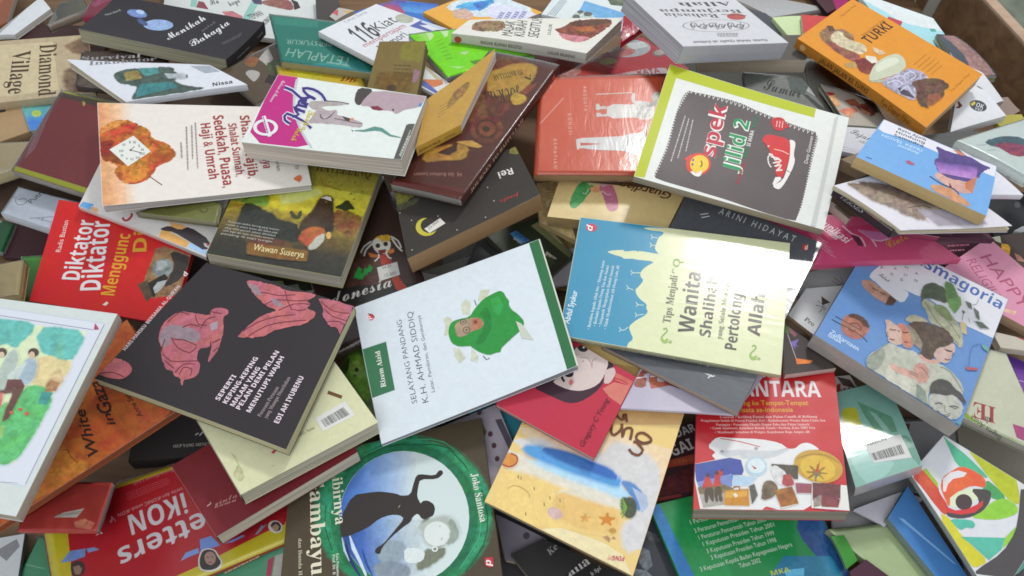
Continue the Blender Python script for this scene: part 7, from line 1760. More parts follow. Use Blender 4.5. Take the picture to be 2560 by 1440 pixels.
B('book', 'book', 'dark book with a green ring round a black dancing silhouette, lower centre', (-0.1343, 0.2953, 0.0649), (0.9961, -0.0015, -0.0174, 0.0861), '-103.7 90.7 118.0 101.7 111.5 -101.7 -125.9 -90.7', 12, 1, (74, 64, 48), (90, 80, 64), (160, 142, 116), 'm', 0.08, (1, 0.0006), 4, 1, (0, 0),
['P|35 122 84|0.45|564 -67 547 -132 520 -192 482 -247 436 -294 382 -334 321 -364 255 -386 186 -397 115 -399 43 -390 -28 -373 -97 -345 -162 -309 -221 -265 -274 -213 -318 -156 -354 -93 -379 -26 -393 43 -396 112 -387 180 -366 246 -333 306 -288 361 -234 407 -171 444 -101 470 -88 473 105 483 133 479 211 458 286 426 355 384 417 333 469 274 512 210 542 142 561 72 568 2',
'P|46 138 96|0.5|557 -53 541 -114 515 -170 480 -221 435 -265 384 -301 325 -329 262 -349 196 -359 127 -360 58 -352 -11 -335 -77 -309 -139 -275 -196 -234 -247 -185 -289 -131 -323 -72 -348 -10 -361 54 -364 118 -355 181 -334 242 -302 298 -260 347 -208 390 -148 424 -81 447 -9 461 67 463 143 454 217 434 289 404 355 365 414 317 465 263 505 204 535 140 554 75 561 10',
'P|31 108 74|0.4|478 -69 464 -130 441 -187 409 -239 370 -284 325 -322 275 -352 220 -373 162 -386 103 -389 43 -382 -15 -367 -72 -343 -125 -310 -174 -270 -216 -223 -253 -170 -281 -112 -301 -50 -312 14 -313 79 -305 142 -286 203 -258 261 -221 312 -176 356 -123 392 -65 418 -3 433 62 437 128 431 192 413 253 385 310 347 360 300 403 247 437 188 462 126 478 61 483 -4',
'P|196 208 208|0|435 -66 422 -123 401 -175 373 -223 338 -265 298 -300 253 -328 204 -348 152 -359 99 -362 46 -357 -6 -343 -57 -321 -104 -291 -147 -254 -186 -211 -218 -162 -243 -109 -260 -53 -270 5 -270 65 -262 123 -245 179 -220 231 -187 278 -146 318 -100 350 -48 374 8 388 65 393 123 387 180 371 235 345 285 311 330 270 368 221 398 168 420 111 434 52 439 -8',
'P|55 97 173,55 98 173,90 130 192,90 130 192,82 122 187,72 113 182,64 107 178,59 102 175,56 98 173|0.12|-269 64 -269 53 -135 28 -111 341 -146 317 -186 277 -219 230 -244 178 -261 122',
'p|90 130 192,90 130 192,147 172 208,147 172 208,134 162 204,113 147 199,94 133 193|0.12|-111 341 -135 28 5 2 42 390 8 387 -47 373 -99 349',
'p|147 172 208,147 172 208,196 208 208,196 208 208,193 206 208,187 201 208,161 182 208,155 178 208|0.12|42 390 5 2 146 -24 189 365 180 370 162 375 84 389 65 391',
'P|38 60 128,41 64 133,45 72 141,51 82 151,59 95 165,63 102 172,63 102 172,38 59 127|0.2|-268 5 -259 -53 -242 -109 -217 -162 -185 -210 -166 -231 -154 34 -269 55',
'p|63 102 172,63 102 172,73 110 175,94 128 182,118 147 190,124 152 192,124 152 192|0.2|-154 34 -166 -231 -147 -253 -104 -290 -56 -320 -43 -326 -32 11',
'p|124 152 192,124 152 192,139 163 193,160 178 195,174 188 196,174 188 196|0.2|-32 11 -43 -326 -6 -342 46 -356 83 -359 89 -12',
'p|174 188 196,174 188 196,177 191 198,186 199 203,195 207 207,196 208 208,196 208 208|0.2|89 -12 83 -359 99 -361 152 -358 204 -346 209 -344 211 -34',
'S|192 204 216|0.15|-225 -40 -215 -120 -184 -194 -154 -277 -143 -274 -168 -190 -194 -116 -219 -39',
'S|31 47 104|0.15|-250 -70 -247 -142 -219 -211 -186 -271 -178 -268 -203 -206 -228 -139 -244 -70',
'S|176 192 212|0.1|-265 -49 -259 -121 -234 -182 -230 -181 -247 -120 -261 -49',
'S|44 74 144|0.15|-162 -127 -150 -211 -118 -283 -112 -281 -136 -208 -157 -126',
'P|140 154 166|0.2|-75 -142 -15 -113 47 -130 71 -175 54 -223 -10 -240 -69 -206',
'P|127 140 152|0.2|-99 -223 -25 -225 57 -252 87 -291 61 -320 -93 -291',
'P|115 120 104|0.2|182 -201 236 -182 280 -202 275 -241 207 -279 131 -299 124 -264',
'P|51 46 44|0.05|-268 58 -189 180 -95 178 -36 173 51 145 81 125 131 122 156 187 172 222 192 234 279 207 306 235 324 231 327 209 288 185 194 202 178 158 165 105 183 56 191 75 221 73 253 46 257 9 233 -17 225 -34 240 -54 179 -28 160 11 130 -4 115 -31 78 -48 4 -93 -52 -141 -67 -178 -94 -162 -86 -140 -39 -120 18 -66 82 -7 62 18 10 30 -55 19 -122 -22 -263 -55 -271 -1',
'E|51 46 44|0.05|41.7 4.1 9.0 -1.7 -1.2 -10.3',
'S|176 154 128|0|59 60 69 73 66 75 56 62',
'P|168 176 168|0.1|152 -62 230 -40 295 -35 335 -48 366 -95 367 -154 305 -183 213 -184 188 -156 177 -96',
'E|205 212 210|0.04|49.9 -24.2 14.1 -2.6 -1.7 -13.4',
'P|143 154 146|0.2|323 -46 354 -75 368 -143 339 -184 292 -193 328 -141',
'S|138 148 144|0|271 -77 267 -88 270 -90 274 -79',
'S|154 138 136|0|270 -161 277 -150 273 -147 266 -158',
'R|208 214 210|0|45.6 -40.2 3.4 -0.6 -0.4 -3.1 0.47',
'P|204 212 212|0.08|66 -168 134 -175 176 -206 159 -254 90 -258 59 -230',
'R|200 208 208|0|14.5 -43.0 2.5 -0.5 -0.4 -3.3 0.36',
'S|60 148 104|0|-106 400 -38 421 50 442 127 446 203 440 280 427 350 399 412 334 455 275 459 279 416 338 353 404 281 433 203 446 127 452 49 448 -39 427 -108 406',
'S|23 88 60|0|-138 367 -72 399 18 429 107 425 199 407 292 392 375 355 442 254 487 161 491 164 447 257 378 359 293 398 200 413 107 431 17 435 -74 405 -141 373',
'S|74 160 120|0|480 39 488 -15 491 -83 485 -138 463 -194 399 -270 340 -331 344 -334 403 -273 467 -197 490 -139 496 -83 492 -15 485 40',
'S|23 88 60|0|522 81 530 10 532 -79 517 -156 486 -227 426 -297 371 -347 375 -351 430 -300 491 -230 522 -157 538 -79 536 10 527 81',
'S|60 148 104|0|-322 68 -323 17 -317 -52 -292 -130 -268 -193 -264 -192 -288 -129 -313 -51 -318 17 -317 67',
'S|23 88 60|0|-341 144 -349 94 -353 26 -337 -49 -320 -109 -316 -108 -333 -49 -349 26 -345 93 -337 143',
'S|74 160 120|0|465 217 487 152 509 71 516 -6 518 -64 522 -64 520 -6 513 71 491 153 469 218',
'T|Joko Santosa|216 216 208|serif|96.1 36.0 -88.1 56.7 7.93',
'T|Gambayu|212 208 184|serif|-84.2 69.2 -91.6 113.8 16.04',
'T|Libirnya|208 208 184|serif|-59.5 70.9 -89.2 65.6 11.62',
'T|dan Ibunda H|184 180 156|serif|-99.6 -2.3 -91.4 39.8 3.81',
'T|Kata Pengantar|208 212 200|serif|-59.9 -25.9 -91.6 24.7 2.90',
'T|Prof. Dr. B|208 212 200|serif|-63.9 -26.3 -91.8 21.4 2.90',
'P|176 48 60|0.05|484 -296 529 -300 524 -349 503 -353 480 -335',
'T|d|224 216 216|boldi|98.0 -61.8 -96.3 7.2 6.73'],
[], [])
B('book', 'book', 'beach book with sand, sea and starfish under cloud, lower centre', (0.0975, 0.387, 0.0949), (0.978, 0.0454, -0.0039, -0.2035), '-80.2 120.0 79.0 130.2 88.1 -130.2 -86.8 -120.0', 10, 2, (220, 192, 124), (147, 134, 111), (142, 130, 112), 'g', 0.03, (1, -0.0034), 6, 1, (0, 0),
['P|200 160 104,200 160 104,200 160 106,200 160 106,200 160 106|0.1|-406 352 397 543 405 303 407 225 -419 -124',
'P|220 196 160|0.12|-420 -137 -307 -112 -82 -130 69 20 413 71 420 -120 303 -91 109 -69 -36 -183 -289 -185 -420 -146',
'P|200 198 198|0.12|-422 -221 -285 -164 -101 -178 70 -132 103 -19 211 -6 317 -27 399 -89 421 -153 434 -505 362 -547 306 -440 349 -360 320 -261 163 -215 -81 -228 -327 -248 -422 -228',
'P|212 207 192|0.12|-424 -284 -308 -292 -51 -306 132 -298 297 -283 285 -351 102 -379 -106 -386 -311 -391 -406 -392 -424 -301',
'P|168 204 224|0.12|-353 -249 -237 -236 -77 -239 46 -233 219 -235 290 -262 252 -291 128 -287 -53 -300 -230 -298 -313 -281',
'P|79 147 204|0.14|-363 -240 -252 -199 -99 -184 24 -177 123 -174 207 -202 203 -242 83 -249 -68 -262 -225 -263 -307 -265',
'P|47 102 174|0.15|-268 -206 -164 -179 -66 -170 35 -173 133 -170 195 -201 137 -213 39 -216 -83 -223 -196 -225',
'P|90 132 188|0.15|209 -208 272 -194 344 -226 368 -278 350 -329 304 -268 257 -238',
'P|164 178 200|0.12|279 -216 369 -228 393 -280 373 -326 338 -279',
'P|223 194 122|0.12|-421 -431 -319 -387 -196 -380 -21 -381 106 -390 113 -473 11 -553 -133 -615 -380 -601',
'P|216 180 112|0.12|-99 -402 81 -388 233 -373 273 -417 251 -487 98 -528 -31 -510',
'P|220 207 164|0.12|-98 -617 5 -568 227 -551 353 -569 433 -648',
'E|200 160 152|0.05|-11.0 -102.2 8.6 -0.3 -0.3 -5.9',
'P|196 168 164|0.3|-101 -503 -72 -484 -27 -490 -13 -509 -33 -535 -68 -538',
'P|200 152 80|0.2|96 -442 108 -463 134 -451 113 -470 130 -487 105 -479 89 -501 95 -477 68 -473 96 -467',
'P|192 124 40|0.2|203 -391 219 -421 258 -404 228 -433 251 -457 216 -445 192 -477 201 -442 162 -437 203 -427',
'P|70 80 60|0.6|246 -293 299 -270 329 -295 343 -344 330 -374 302 -380 266 -347',
'S|111 154 58|0|292 -327 250 -286 246 -292 288 -333',
'S|111 154 58|0|292 -327 252 -305 248 -311 288 -333',
'S|111 154 58|0|290 -327 252 -324 252 -331 290 -334',
'S|111 154 58|0|289 -327 265 -337 268 -344 291 -333',
'S|111 154 58|0|287 -328 266 -358 271 -362 293 -332',
'S|111 154 58|0|287 -329 268 -377 274 -380 293 -331',
'S|111 154 58|0|287 -330 282 -392 289 -392 293 -330',
'E|192 144 72|0.3|52.5 -95.2 3.3 1.4 0.9 -2.5',
'P|168 128 92|0.2|227 -527 243 -512 263 -518 267 -537 243 -529',
'P|176 138 100|0|271 -517 277 -499 295 -509',
'S|184 148 88|0|-344 -489 -336 -476 -324 -462 -310 -456 -291 -454 -264 -456 -238 -462 -223 -476 -214 -489 -212 -488 -220 -474 -236 -460 -263 -453 -291 -451 -311 -453 -326 -459 -338 -474 -346 -487',
'S|122 106 68|0|-306 -399 -297 -415 -294 -412 -303 -397',
'S|122 106 68|0|-134 -482 -125 -497 -121 -495 -130 -480',
'S|122 106 68|0|-217 -425 -208 -440 -204 -438 -213 -423',
'S|122 106 68|0|-118 -438 -109 -453 -105 -451 -114 -436',
'S|122 106 68|0|-62 -430 -53 -445 -50 -443 -59 -428',
'S|122 106 68|0|-206 -569 -197 -584 -194 -582 -202 -567',
'S|122 106 68|0|-323 -398 -314 -414 -310 -412 -319 -396',
'P|200 138 60|0.2|-357 -323 -355 -343 -364 -362 -382 -375 -404 -379 -424 -372 -426 -369 -425 -313 -412 -304 -390 -300 -370 -307',
'P|160 74 52|0|-426 -379 -409 -381 -409 -372 -426 -371 -426 -373',
'p|160 74 52|0|-409 -381 -387 -379 -389 -371 -409 -372',
'p|160 74 52|0|-387 -379 -369 -368 -375 -361 -389 -371',
'p|160 74 52|0|-369 -368 -357 -352 -364 -348 -375 -361',
'p|160 74 52|0|-357 -352 -352 -335 -360 -334 -364 -348',
'p|160 74 52|0|-352 -335 -354 -318 -361 -321 -360 -334',
'p|160 74 52|0|-354 -318 -361 -305 -367 -311 -361 -321',
'p|160 74 52|0|-361 -305 -374 -297 -376 -305 -367 -311',
'p|160 74 52|0|-374 -297 -392 -296 -392 -304 -376 -305',
'p|160 74 52|0|-392 -296 -408 -297 -407 -306 -392 -304',
'S|106 58 28|0|46 136 69 122 99 114 105 143 99 167 89 142 97 117 116 131 123 147 110 155 103 140 105 131 104 145 88 157 89 142 92 129 76 137 53 151',
'S|106 58 28|0|99 163 121 118 133 125 110 170',
'S|106 58 28|0|45 72 50 51 59 27 73 14 92 15 107 36 117 62 118 84 115 99 100 95 103 83 103 66 94 44 83 28 79 29 72 36 65 56 60 76',
'S|106 58 28|0|96 98 113 58 130 23 141 46 137 71 143 81 153 87 159 89 163 86 168 58 171 29 187 31 183 61 177 93 162 105 147 102 132 92 122 73 126 43 142 33 127 66 110 105',
'S|106 58 28|0|280 71 269 60 254 50 232 49 215 53 211 63 212 74 222 84 237 89 259 85 278 77 282 72 280 67 268 56 249 45 222 39 198 36 199 20 224 23 254 30 276 42 292 57 296 75 286 90 263 101 236 106 214 98 199 82 196 60 206 40 231 33 258 35 278 47 290 59',
'S|106 58 28|0|221 18 241 10 257 -1 255 -15 248 -28 234 -31 218 -30 205 -23 196 -15 186 -28 197 -36 213 -45 235 -47 256 -41 269 -20 270 7 248 24 227 33',
'T|PING!!!|184 58 92|boldi|73.4 -115.1 -161.0 17.7 4.76'],
[], [])
B('book', 'book', 'red book with a pale face in black hair, centre', (0.0619, 0.4331, 0.1147), (0.9593, 0.0401, 0.0026, -0.2796), '-71.2 58.9 60.6 54.4 67.7 -54.4 -57.2 -58.9', 8, 3, (176, 44, 68), (176, 44, 68), (160, 148, 136), 'm', 0.04, (0, 0.0018), 0.3, 1, (0, 0),
['P|60 34 48|0.1|-178 -95 -98 17 -73 94 -42 137 -114 234 -48 282 152 275 169 246 139 188 164 143 150 58 105 -30 52 -70 -24 -81',
'P|200 184 180|0.05|-98 244 -28 282 119 276 129 260 148 148 126 88 76 31 10 1 -62 -7 -90 -1 -57 66 -34 134',
'P|42 36 38|0.05|152 275 156 269 143 229 117 277',
'P|196 176 172|0.1|131 214 150 242 167 260 194 231 195 162 166 140 150 180',
'P|196 104 92|0.2|189 235 303 238 303 232 301 206 211 195',
'P|196 116 104|0.1|175 111 212 180 301 206 311 76 231 86',
'S|160 64 56|0|207 200 218 204 230 207 239 208 250 208 269 207 285 206 285 213 269 214 250 215 239 215 229 214 216 210 205 207',
'P|44 38 40|0|-19 279 -19 267 -26 256 -39 248 -54 245 -67 249 -74 258 -74 269 -67 280 -63 283 -21 281',
'P|216 208 204|0|-41 280 -40 277 -41 274 -43 272 -46 271 -49 271 -51 273 -52 276 -51 279 -49 281 -46 282 -45 282 -43 282',
'E|44 38 40|0|-7.4 18.0 5.4 2.1 1.8 -4.6',
'S|44 38 40|0|-75 61 -65 48 -52 35 -40 29 -32 27 -30 41 -36 43 -44 46 -56 58 -65 70',
'E|204 106 104|0|0.5 9.8 2.0 0.8 1.3 -3.4',
'S|138 122 120|0|-27 207 -14 218 4 227 22 222 40 211 53 198 61 186 64 188 55 200 42 214 23 225 3 230 -15 221 -29 210',
'S|138 122 120|0|58 208 48 216 41 227 47 244 56 260 54 261 45 246 38 227 47 214 57 206',
'S|106 90 88|0|-2 192 -4 207 -7 207 -6 192',
'T|Gregory C Young|106 26 44|hand|51.4 -49.4 92.9 64.3 5.85'],
[], [])
B('book', 'book', 'grey white book with a red wooden desk picture, lavender, under the grey wrapped cover', (0.2103, 0.4405, 0.1202), (0.9992, 0.0005, -0.0131, -0.0372), '-51.2 38.6 95.5 38.5 41.0 -38.5 -85.3 -38.6', 5, 2, (169, 163, 180), (180, 174, 189), (147, 141, 158), 'w', 0.055, (1, 0.001), 0.3, 1, (0, 0),
['P|138 74 66|0.5|-298 65 -271 53 -271 39 -302 24 -278 5 -285 -56 -356 -54 -338 0 -338 2',
'P|160 80 68|0.4|-266 26 -146 -7 -153 -34 -255 -61 -266 -15',
'P|168 164 176|0|-223 29 -176 11 -182 -13 -218 -12',
'P|208 204 212|0|-338 -2 -277 12 -278 18 -337 5 -338 1',
'S|208 204 212|0|-260 13 -211 20 -212 26 -260 19',
'P|119 69 60|0.4|-176 -9 -81 -43 -94 -51 -165 -28'],
[], [])
B('book', 'book', 'grey wrapped book with white lettering under the mosque cover, right', (0.2406, 0.5471, 0.1371), (0.9576, 0.0258, -0.0506, -0.2824), '-93.2 126.5 82.5 126.2 90.3 -126.2 -79.7 -126.5', 9, 3, (80, 84, 90), (141, 125, 114), (160, 140, 124), 'h', 0.15, (0, 0), 0.3, 1, (0, 0),
['T|ARINI HIDAYAT|196 200 204|sansw|-46.0 109.0 1.5 98.4 9.45',
'T|Mendekap|200 204 208|hand|3.7 -99.2 -1.0 45.6 10.56',
'P|68 72 78|0.1|-211 -599 444 -433 444 -421 432 -416 121 -464 -169 -551',
'E|200 56 60|0|67.3 110.8 2.8 1.5 1.8 -4.3',
'T|d|224 216 216|boldi|68.1 107.8 23.6 3.7 6.81',
'S|200 204 208|0|-322 483 -283 513 -286 519 -326 488',
'S|200 204 208|0|-305 464 -265 499 -269 504 -309 469'],
[], [])
B('book', 'book', 'square lime framed book with zigzag border, red sneaker and a smiling face, upper right', (0.2866, 0.7257, 0.2016), (0.9835, 0.0363, 0.0198, -0.1761), '-120.0 95.0 115.7 87.7 117.5 -87.7 -113.2 -95.0', 11, 2, (208, 210, 206), (142, 130, 114), (142, 130, 114), 'm', 0.055, (1, -0.004), 0.3, 1, (1, 0.0044),
['P|170 180 40|0|-534 471 -502 -462 -555 -473 -564 -473 -598 473',
'P|170 180 40|0|370 443 372 364 -539 369 -597 471 -598 473',
'P|90 82 82|0.04|-423 298 -396 290 -309 305 -105 321 41 286 318 254 426 247 424 44 433 -433 367 -444 245 -447 137 -445 7 -439 -187 -441 -435 -447 -456 -421 -449 -351 -440 -192 -456 70 -453 239',
'S|216 216 212|0|-415 302 -440 299 -424 277 -446 277 -430 256 -452 255 -435 236 -456 230 -438 213 -459 207 -441 190 -462 185 -444 167 -465 162 -447 145 -468 140 -450 123 -471 117 -453 100 -474 95 -454 80 -473 68 -453 57 -471 45 -451 35 -470 22 -449 12 -468 0 -447 -10 -466 -22 -446 -32 -464 -45 -444 -55 -463 -67 -442 -77 -461 -89 -441 -99 -459 -111 -439 -121 -458 -133 -437 -143 -456 -155 -436 -164 -454 -177 -434 -186 -453 -195 -435 -209 -455 -217 -436 -230 -456 -238 -437 -252 -457 -259 -439 -273 -458 -281 -440 -294 -460 -302 -441 -315 -461 -323 -442 -336 -462 -344 -444 -358 -464 -364 -446 -378 -466 -385 -448 -399 -468 -405 -450 -420 -470 -426 -450 -445 -446 -437 -462 -427 -442 -421 -460 -407 -440 -400 -458 -386 -438 -380 -456 -366 -436 -359 -455 -345 -435 -337 -453 -324 -434 -316 -452 -303 -432 -295 -451 -282 -431 -274 -450 -261 -430 -253 -448 -239 -428 -232 -447 -218 -427 -210 -446 -196 -427 -186 -447 -176 -428 -164 -448 -154 -430 -142 -450 -132 -431 -120 -452 -110 -433 -98 -453 -88 -435 -76 -455 -66 -436 -54 -457 -44 -438 -32 -459 -22 -440 -10 -460 0 -441 13 -462 23 -443 35 -464 45 -445 58 -465 68 -447 80 -466 93 -445 98 -463 115 -442 120 -460 137 -439 143 -457 160 -436 165 -455 182 -433 188 -452 205 -430 210 -449 228 -427 233 -445 252 -423 252 -439 273 -417 273 -433 295 -414 292',
'S|216 216 212|0|-429 322 -407 271 -396 320 -378 273 -367 322 -349 274 -338 323 -320 275 -308 324 -292 276 -279 325 -263 276 -250 325 -234 277 -222 325 -206 277 -193 326 -177 278 -164 326 -148 278 -135 326 -120 278 -107 327 -94 277 -76 323 -66 273 -48 318 -37 268 -19 314 -9 264 9 309 19 260 37 305 48 256 65 301 76 252 94 297 104 248 122 293 132 244 150 289 160 240 178 285 188 236 206 281 215 232 234 278 243 229 261 274 271 225 289 270 299 221 316 267 328 220 343 267 356 220 371 266 384 219 399 266 411 219 430 269 424 273 412 229 399 276 384 229 372 277 356 230 344 277 328 230 316 277 299 231 290 280 272 235 262 284 244 239 234 288 216 243 207 292 188 246 179 296 161 250 151 300 133 254 122 303 105 258 94 307 77 262 66 311 48 266 38 315 20 270 10 320 -8 274 -19 324 -36 279 -47 329 -65 283 -75 333 -93 288 -107 337 -120 289 -135 337 -149 288 -164 336 -177 288 -193 336 -206 288 -222 336 -235 287 -251 335 -264 287 -280 335 -292 287 -309 335 -321 286 -338 333 -350 284 -367 332 -379 283 -396 331 -408 282 -422 326',
'P|216 216 212|0|429 264 408 247 416 248 432 255',
'p|216 216 212|0|408 247 426 238 434 239 416 248',
'p|216 216 212|0|426 238 409 227 416 227 434 239',
'p|216 216 212|0|409 227 427 217 434 218 416 227',
'p|216 216 212|0|427 217 409 206 416 206 434 218',
'p|216 216 212|0|409 206 427 196 434 197 416 206',
'p|216 216 212|0|427 196 409 185 416 185 434 197',
'p|216 216 212|0|409 185 427 176 434 176 416 185',
'p|216 216 212|0|427 176 409 164 416 165 434 176',
'p|216 216 212|0|409 164 427 155 434 156 416 165',
'p|216 216 212|0|427 155 409 144 416 144 434 156',
'p|216 216 212|0|409 144 427 135 434 135 416 144',
'p|216 216 212|0|427 135 409 123 416 124 434 135',
'p|216 216 212|0|409 123 427 114 434 115 416 124',
'p|216 216 212|0|427 114 409 103 417 103 434 115',
'p|216 216 212|0|409 103 427 94 434 94 417 103',
'p|216 216 212|0|427 94 409 82 417 83 434 94',
'p|216 216 212|0|409 82 427 73 434 74 417 83',
'p|216 216 212|0|427 73 409 62 417 63 434 74',
'p|216 216 212|0|409 62 427 54 435 54 417 63',
'p|216 216 212|0|427 54 410 41 418 42 435 54',
'p|216 216 212|0|410 41 428 33 436 34 418 42',
'p|216 216 212|0|428 33 411 21 418 22 436 34',
'p|216 216 212|0|411 21 429 13 436 14 418 22',
'p|216 216 212|0|429 13 412 1 419 2 436 14',
'p|216 216 212|0|412 1 430 -7 437 -6 419 2',
'p|216 216 212|0|430 -7 413 -19 420 -18 437 -6',
'p|216 216 212|0|413 -19 431 -27 438 -26 420 -18',
'p|216 216 212|0|431 -27 414 -39 421 -38 438 -26',
'p|216 216 212|0|414 -39 432 -46 439 -45 421 -38',
'p|216 216 212|0|432 -46 415 -59 422 -58 439 -45',
'p|216 216 212|0|415 -59 432 -66 440 -65 422 -58',
'p|216 216 212|0|432 -66 415 -78 423 -77 440 -65',
'p|216 216 212|0|415 -78 433 -86 441 -85 423 -77',
'p|216 216 212|0|433 -86 416 -98 424 -97 441 -85',
'p|216 216 212|0|416 -98 434 -105 441 -104 424 -97',
'p|216 216 212|0|434 -105 417 -118 424 -117 441 -104',
'p|216 216 212|0|417 -118 435 -125 442 -124 424 -117',
'p|216 216 212|0|435 -125 418 -137 425 -136 442 -124',
'p|216 216 212|0|418 -137 436 -145 443 -144 425 -136',
'p|216 216 212|0|436 -145 419 -157 426 -156 443 -144',
'p|216 216 212|0|419 -157 437 -164 444 -163 426 -156',
'p|216 216 212|0|437 -164 420 -176 427 -175 444 -163',
'p|216 216 212|0|420 -176 438 -183 445 -182 427 -175',
'p|216 216 212|0|438 -183 421 -195 428 -194 445 -182',
'p|216 216 212|0|421 -195 438 -203 446 -202 428 -194',
'p|216 216 212|0|438 -203 422 -215 429 -214 446 -202',
'p|216 216 212|0|422 -215 439 -222 446 -221 429 -214',
'p|216 216 212|0|439 -222 422 -234 430 -233 446 -221',
'p|216 216 212|0|422 -234 440 -241 447 -240 430 -233',
'p|216 216 212|0|440 -241 423 -252 430 -251 447 -240',
'p|216 216 212|0|423 -252 440 -261 447 -260 430 -251',
'p|216 216 212|0|440 -261 423 -271 430 -271 447 -260',
'p|216 216 212|0|423 -271 440 -280 447 -279 430 -271',
'p|216 216 212|0|440 -280 422 -290 429 -290 447 -279',
'p|216 216 212|0|422 -290 439 -299 446 -299 429 -290',
'p|216 216 212|0|439 -299 422 -309 429 -309 446 -299',
'p|216 216 212|0|422 -309 439 -318 446 -318 429 -309',
'p|216 216 212|0|439 -318 422 -328 429 -328 446 -318',
'p|216 216 212|0|422 -328 439 -337 446 -336 429 -328',
'p|216 216 212|0|439 -337 421 -347 429 -347 446 -336',
'p|216 216 212|0|421 -347 438 -356 445 -355 429 -347',
'p|216 216 212|0|438 -356 421 -366 428 -365 445 -355',
'p|216 216 212|0|421 -366 438 -374 445 -374 428 -365',
'p|216 216 212|0|438 -374 421 -385 428 -384 445 -374',
'p|216 216 212|0|421 -385 438 -393 445 -393 428 -384',
'p|216 216 212|0|438 -393 420 -403 428 -403 445 -393',
'p|216 216 212|0|420 -403 437 -412 444 -412 428 -403',
'p|216 216 212|0|437 -412 420 -422 427 -422 444 -412',
'p|216 216 212|0|420 -422 437 -430 444 -430 427 -422',
'p|216 216 212|0|437 -430 420 -440 427 -440 444 -430',
'p|216 216 212|0|420 -440 422 -442 431 -442 427 -440',
'T|spek|220 212 208|boldo|-27.9 -34.4 93.5 86.4 19.47',
'T|spek|176 44 64|bold|-27.9 -34.4 93.5 86.4 19.47',
'T|Jilid 2|216 220 212|boldo|2.9 -47.4 92.3 84.6 19.20',
'T|Jilid 2|28 138 84|bold|2.9 -47.4 92.3 84.6 19.20',
'E|200 60 52|0|-44.7 -50.8 14.2 5.6 4.1 -16.0',
'P|200 60 52|0|-313 -249 -283 -198 -265 -269',
'E|216 184 56|0.1|-43.5 -50.3 10.6 4.2 3.2 -12.7',
'E|58 90 138|0|-52.2 -47.4 1.1 0.4 0.5 -2.0',
'E|58 90 138|0|-51.3 -53.9 1.1 0.4 0.5 -2.0',
'S|58 42 32|0|-205 -274 -202 -267 -198 -257 -199 -245 -203 -234 -209 -227 -214 -222 -218 -229 -213 -233 -208 -239 -206 -247 -205 -256 -207 -263 -210 -269',
'P|216 212 204|0.05|-257 -325 -240 -314 -217 -326 -194 -287 -185 -309 -193 -342 -225 -346',
'T|GOKIL|160 44 64|bold|8.8 -61.5 88.8 34.1 4.27',
'T|ABIS|28 122 76|bold|8.2 -21.9 92.4 18.0 4.33',
'T|SI MABA|212 208 204|bold|8.5 -2.7 91.2 26.4 4.63',
'T|BARU|44 122 92|bold|8.2 28.9 89.7 20.9 4.43',
'W|184 180 176|1|1.42|-389 -326 -403 223 -394 222 -380 -327',
'W|184 180 176|1|1.43|-357 -262 -377 177 -368 176 -348 -263',
'W|184 180 176|1|1.44|-324 -197 -352 132 -343 131 -315 -198',
'P|184 48 56|0.1|123 254 150 283 190 289 219 246 246 230 219 215 199 180 160 173 128 211',
'W|224 184 180|3|1.21|154 202 149 255 201 267 207 206',
'P|192 52 56|0.06|97 61 116 126 255 136 279 67 289 -33 283 -130 274 -184 230 -159 220 -78 136 36',
'P|216 212 208|0.02|259 131 289 132 303 111 307 25 326 -19 322 -97 303 -197 283 -259 255 -262 236 -249 285 -188 292 -109 290 -7 275 83',
'P|216 212 208|0|238 -181 265 -170 277 -182 242 -246 232 -234',
'S|216 208 204|0|164 -33 171 -29 179 -29 192 -46 208 -62 224 -52 233 -39 227 -31 218 -43 209 -51 198 -37 184 -19 170 -18 161 -22',
'S|216 208 204|0|179 -48 197 -46 217 -46 234 -52 245 -59 249 -49 237 -41 219 -34 197 -34 179 -36',
'S|216 208 204|0|203 -90 225 -75 240 -66 232 -77 221 -99 228 -105 240 -82 244 -55 221 -65 199 -80',
'S|216 208 204|0|218 -110 237 -96 250 -86 243 -103 233 -128 241 -133 252 -107 256 -77 233 -85 213 -100',
'S|216 208 204|0|233 -138 268 -120 265 -110 230 -128',
'S|216 208 204|0|180 -20 169 -30 160 -48 164 -73 174 -98 186 -114 197 -124 201 -116 191 -107 180 -92 171 -70 168 -49 175 -37 184 -28',
'S|224 176 168|0|186 18 209 20 238 21 261 16 279 11 280 18 262 23 238 28 209 27 185 24',
'E|216 176 168|0|29.7 6.2 1.2 0.5 0.3 -1.5',
'S|74 68 68|0|291 -111 325 -119 326 -115 292 -107',
'T|Deny Gunawan|200 196 192|sans2|80.1 -3.4 91.6 44.4 4.31',
'P|184 186 184|0.02|494 395 512 437 537 -438 517 -439 511 -435'],
[], [])
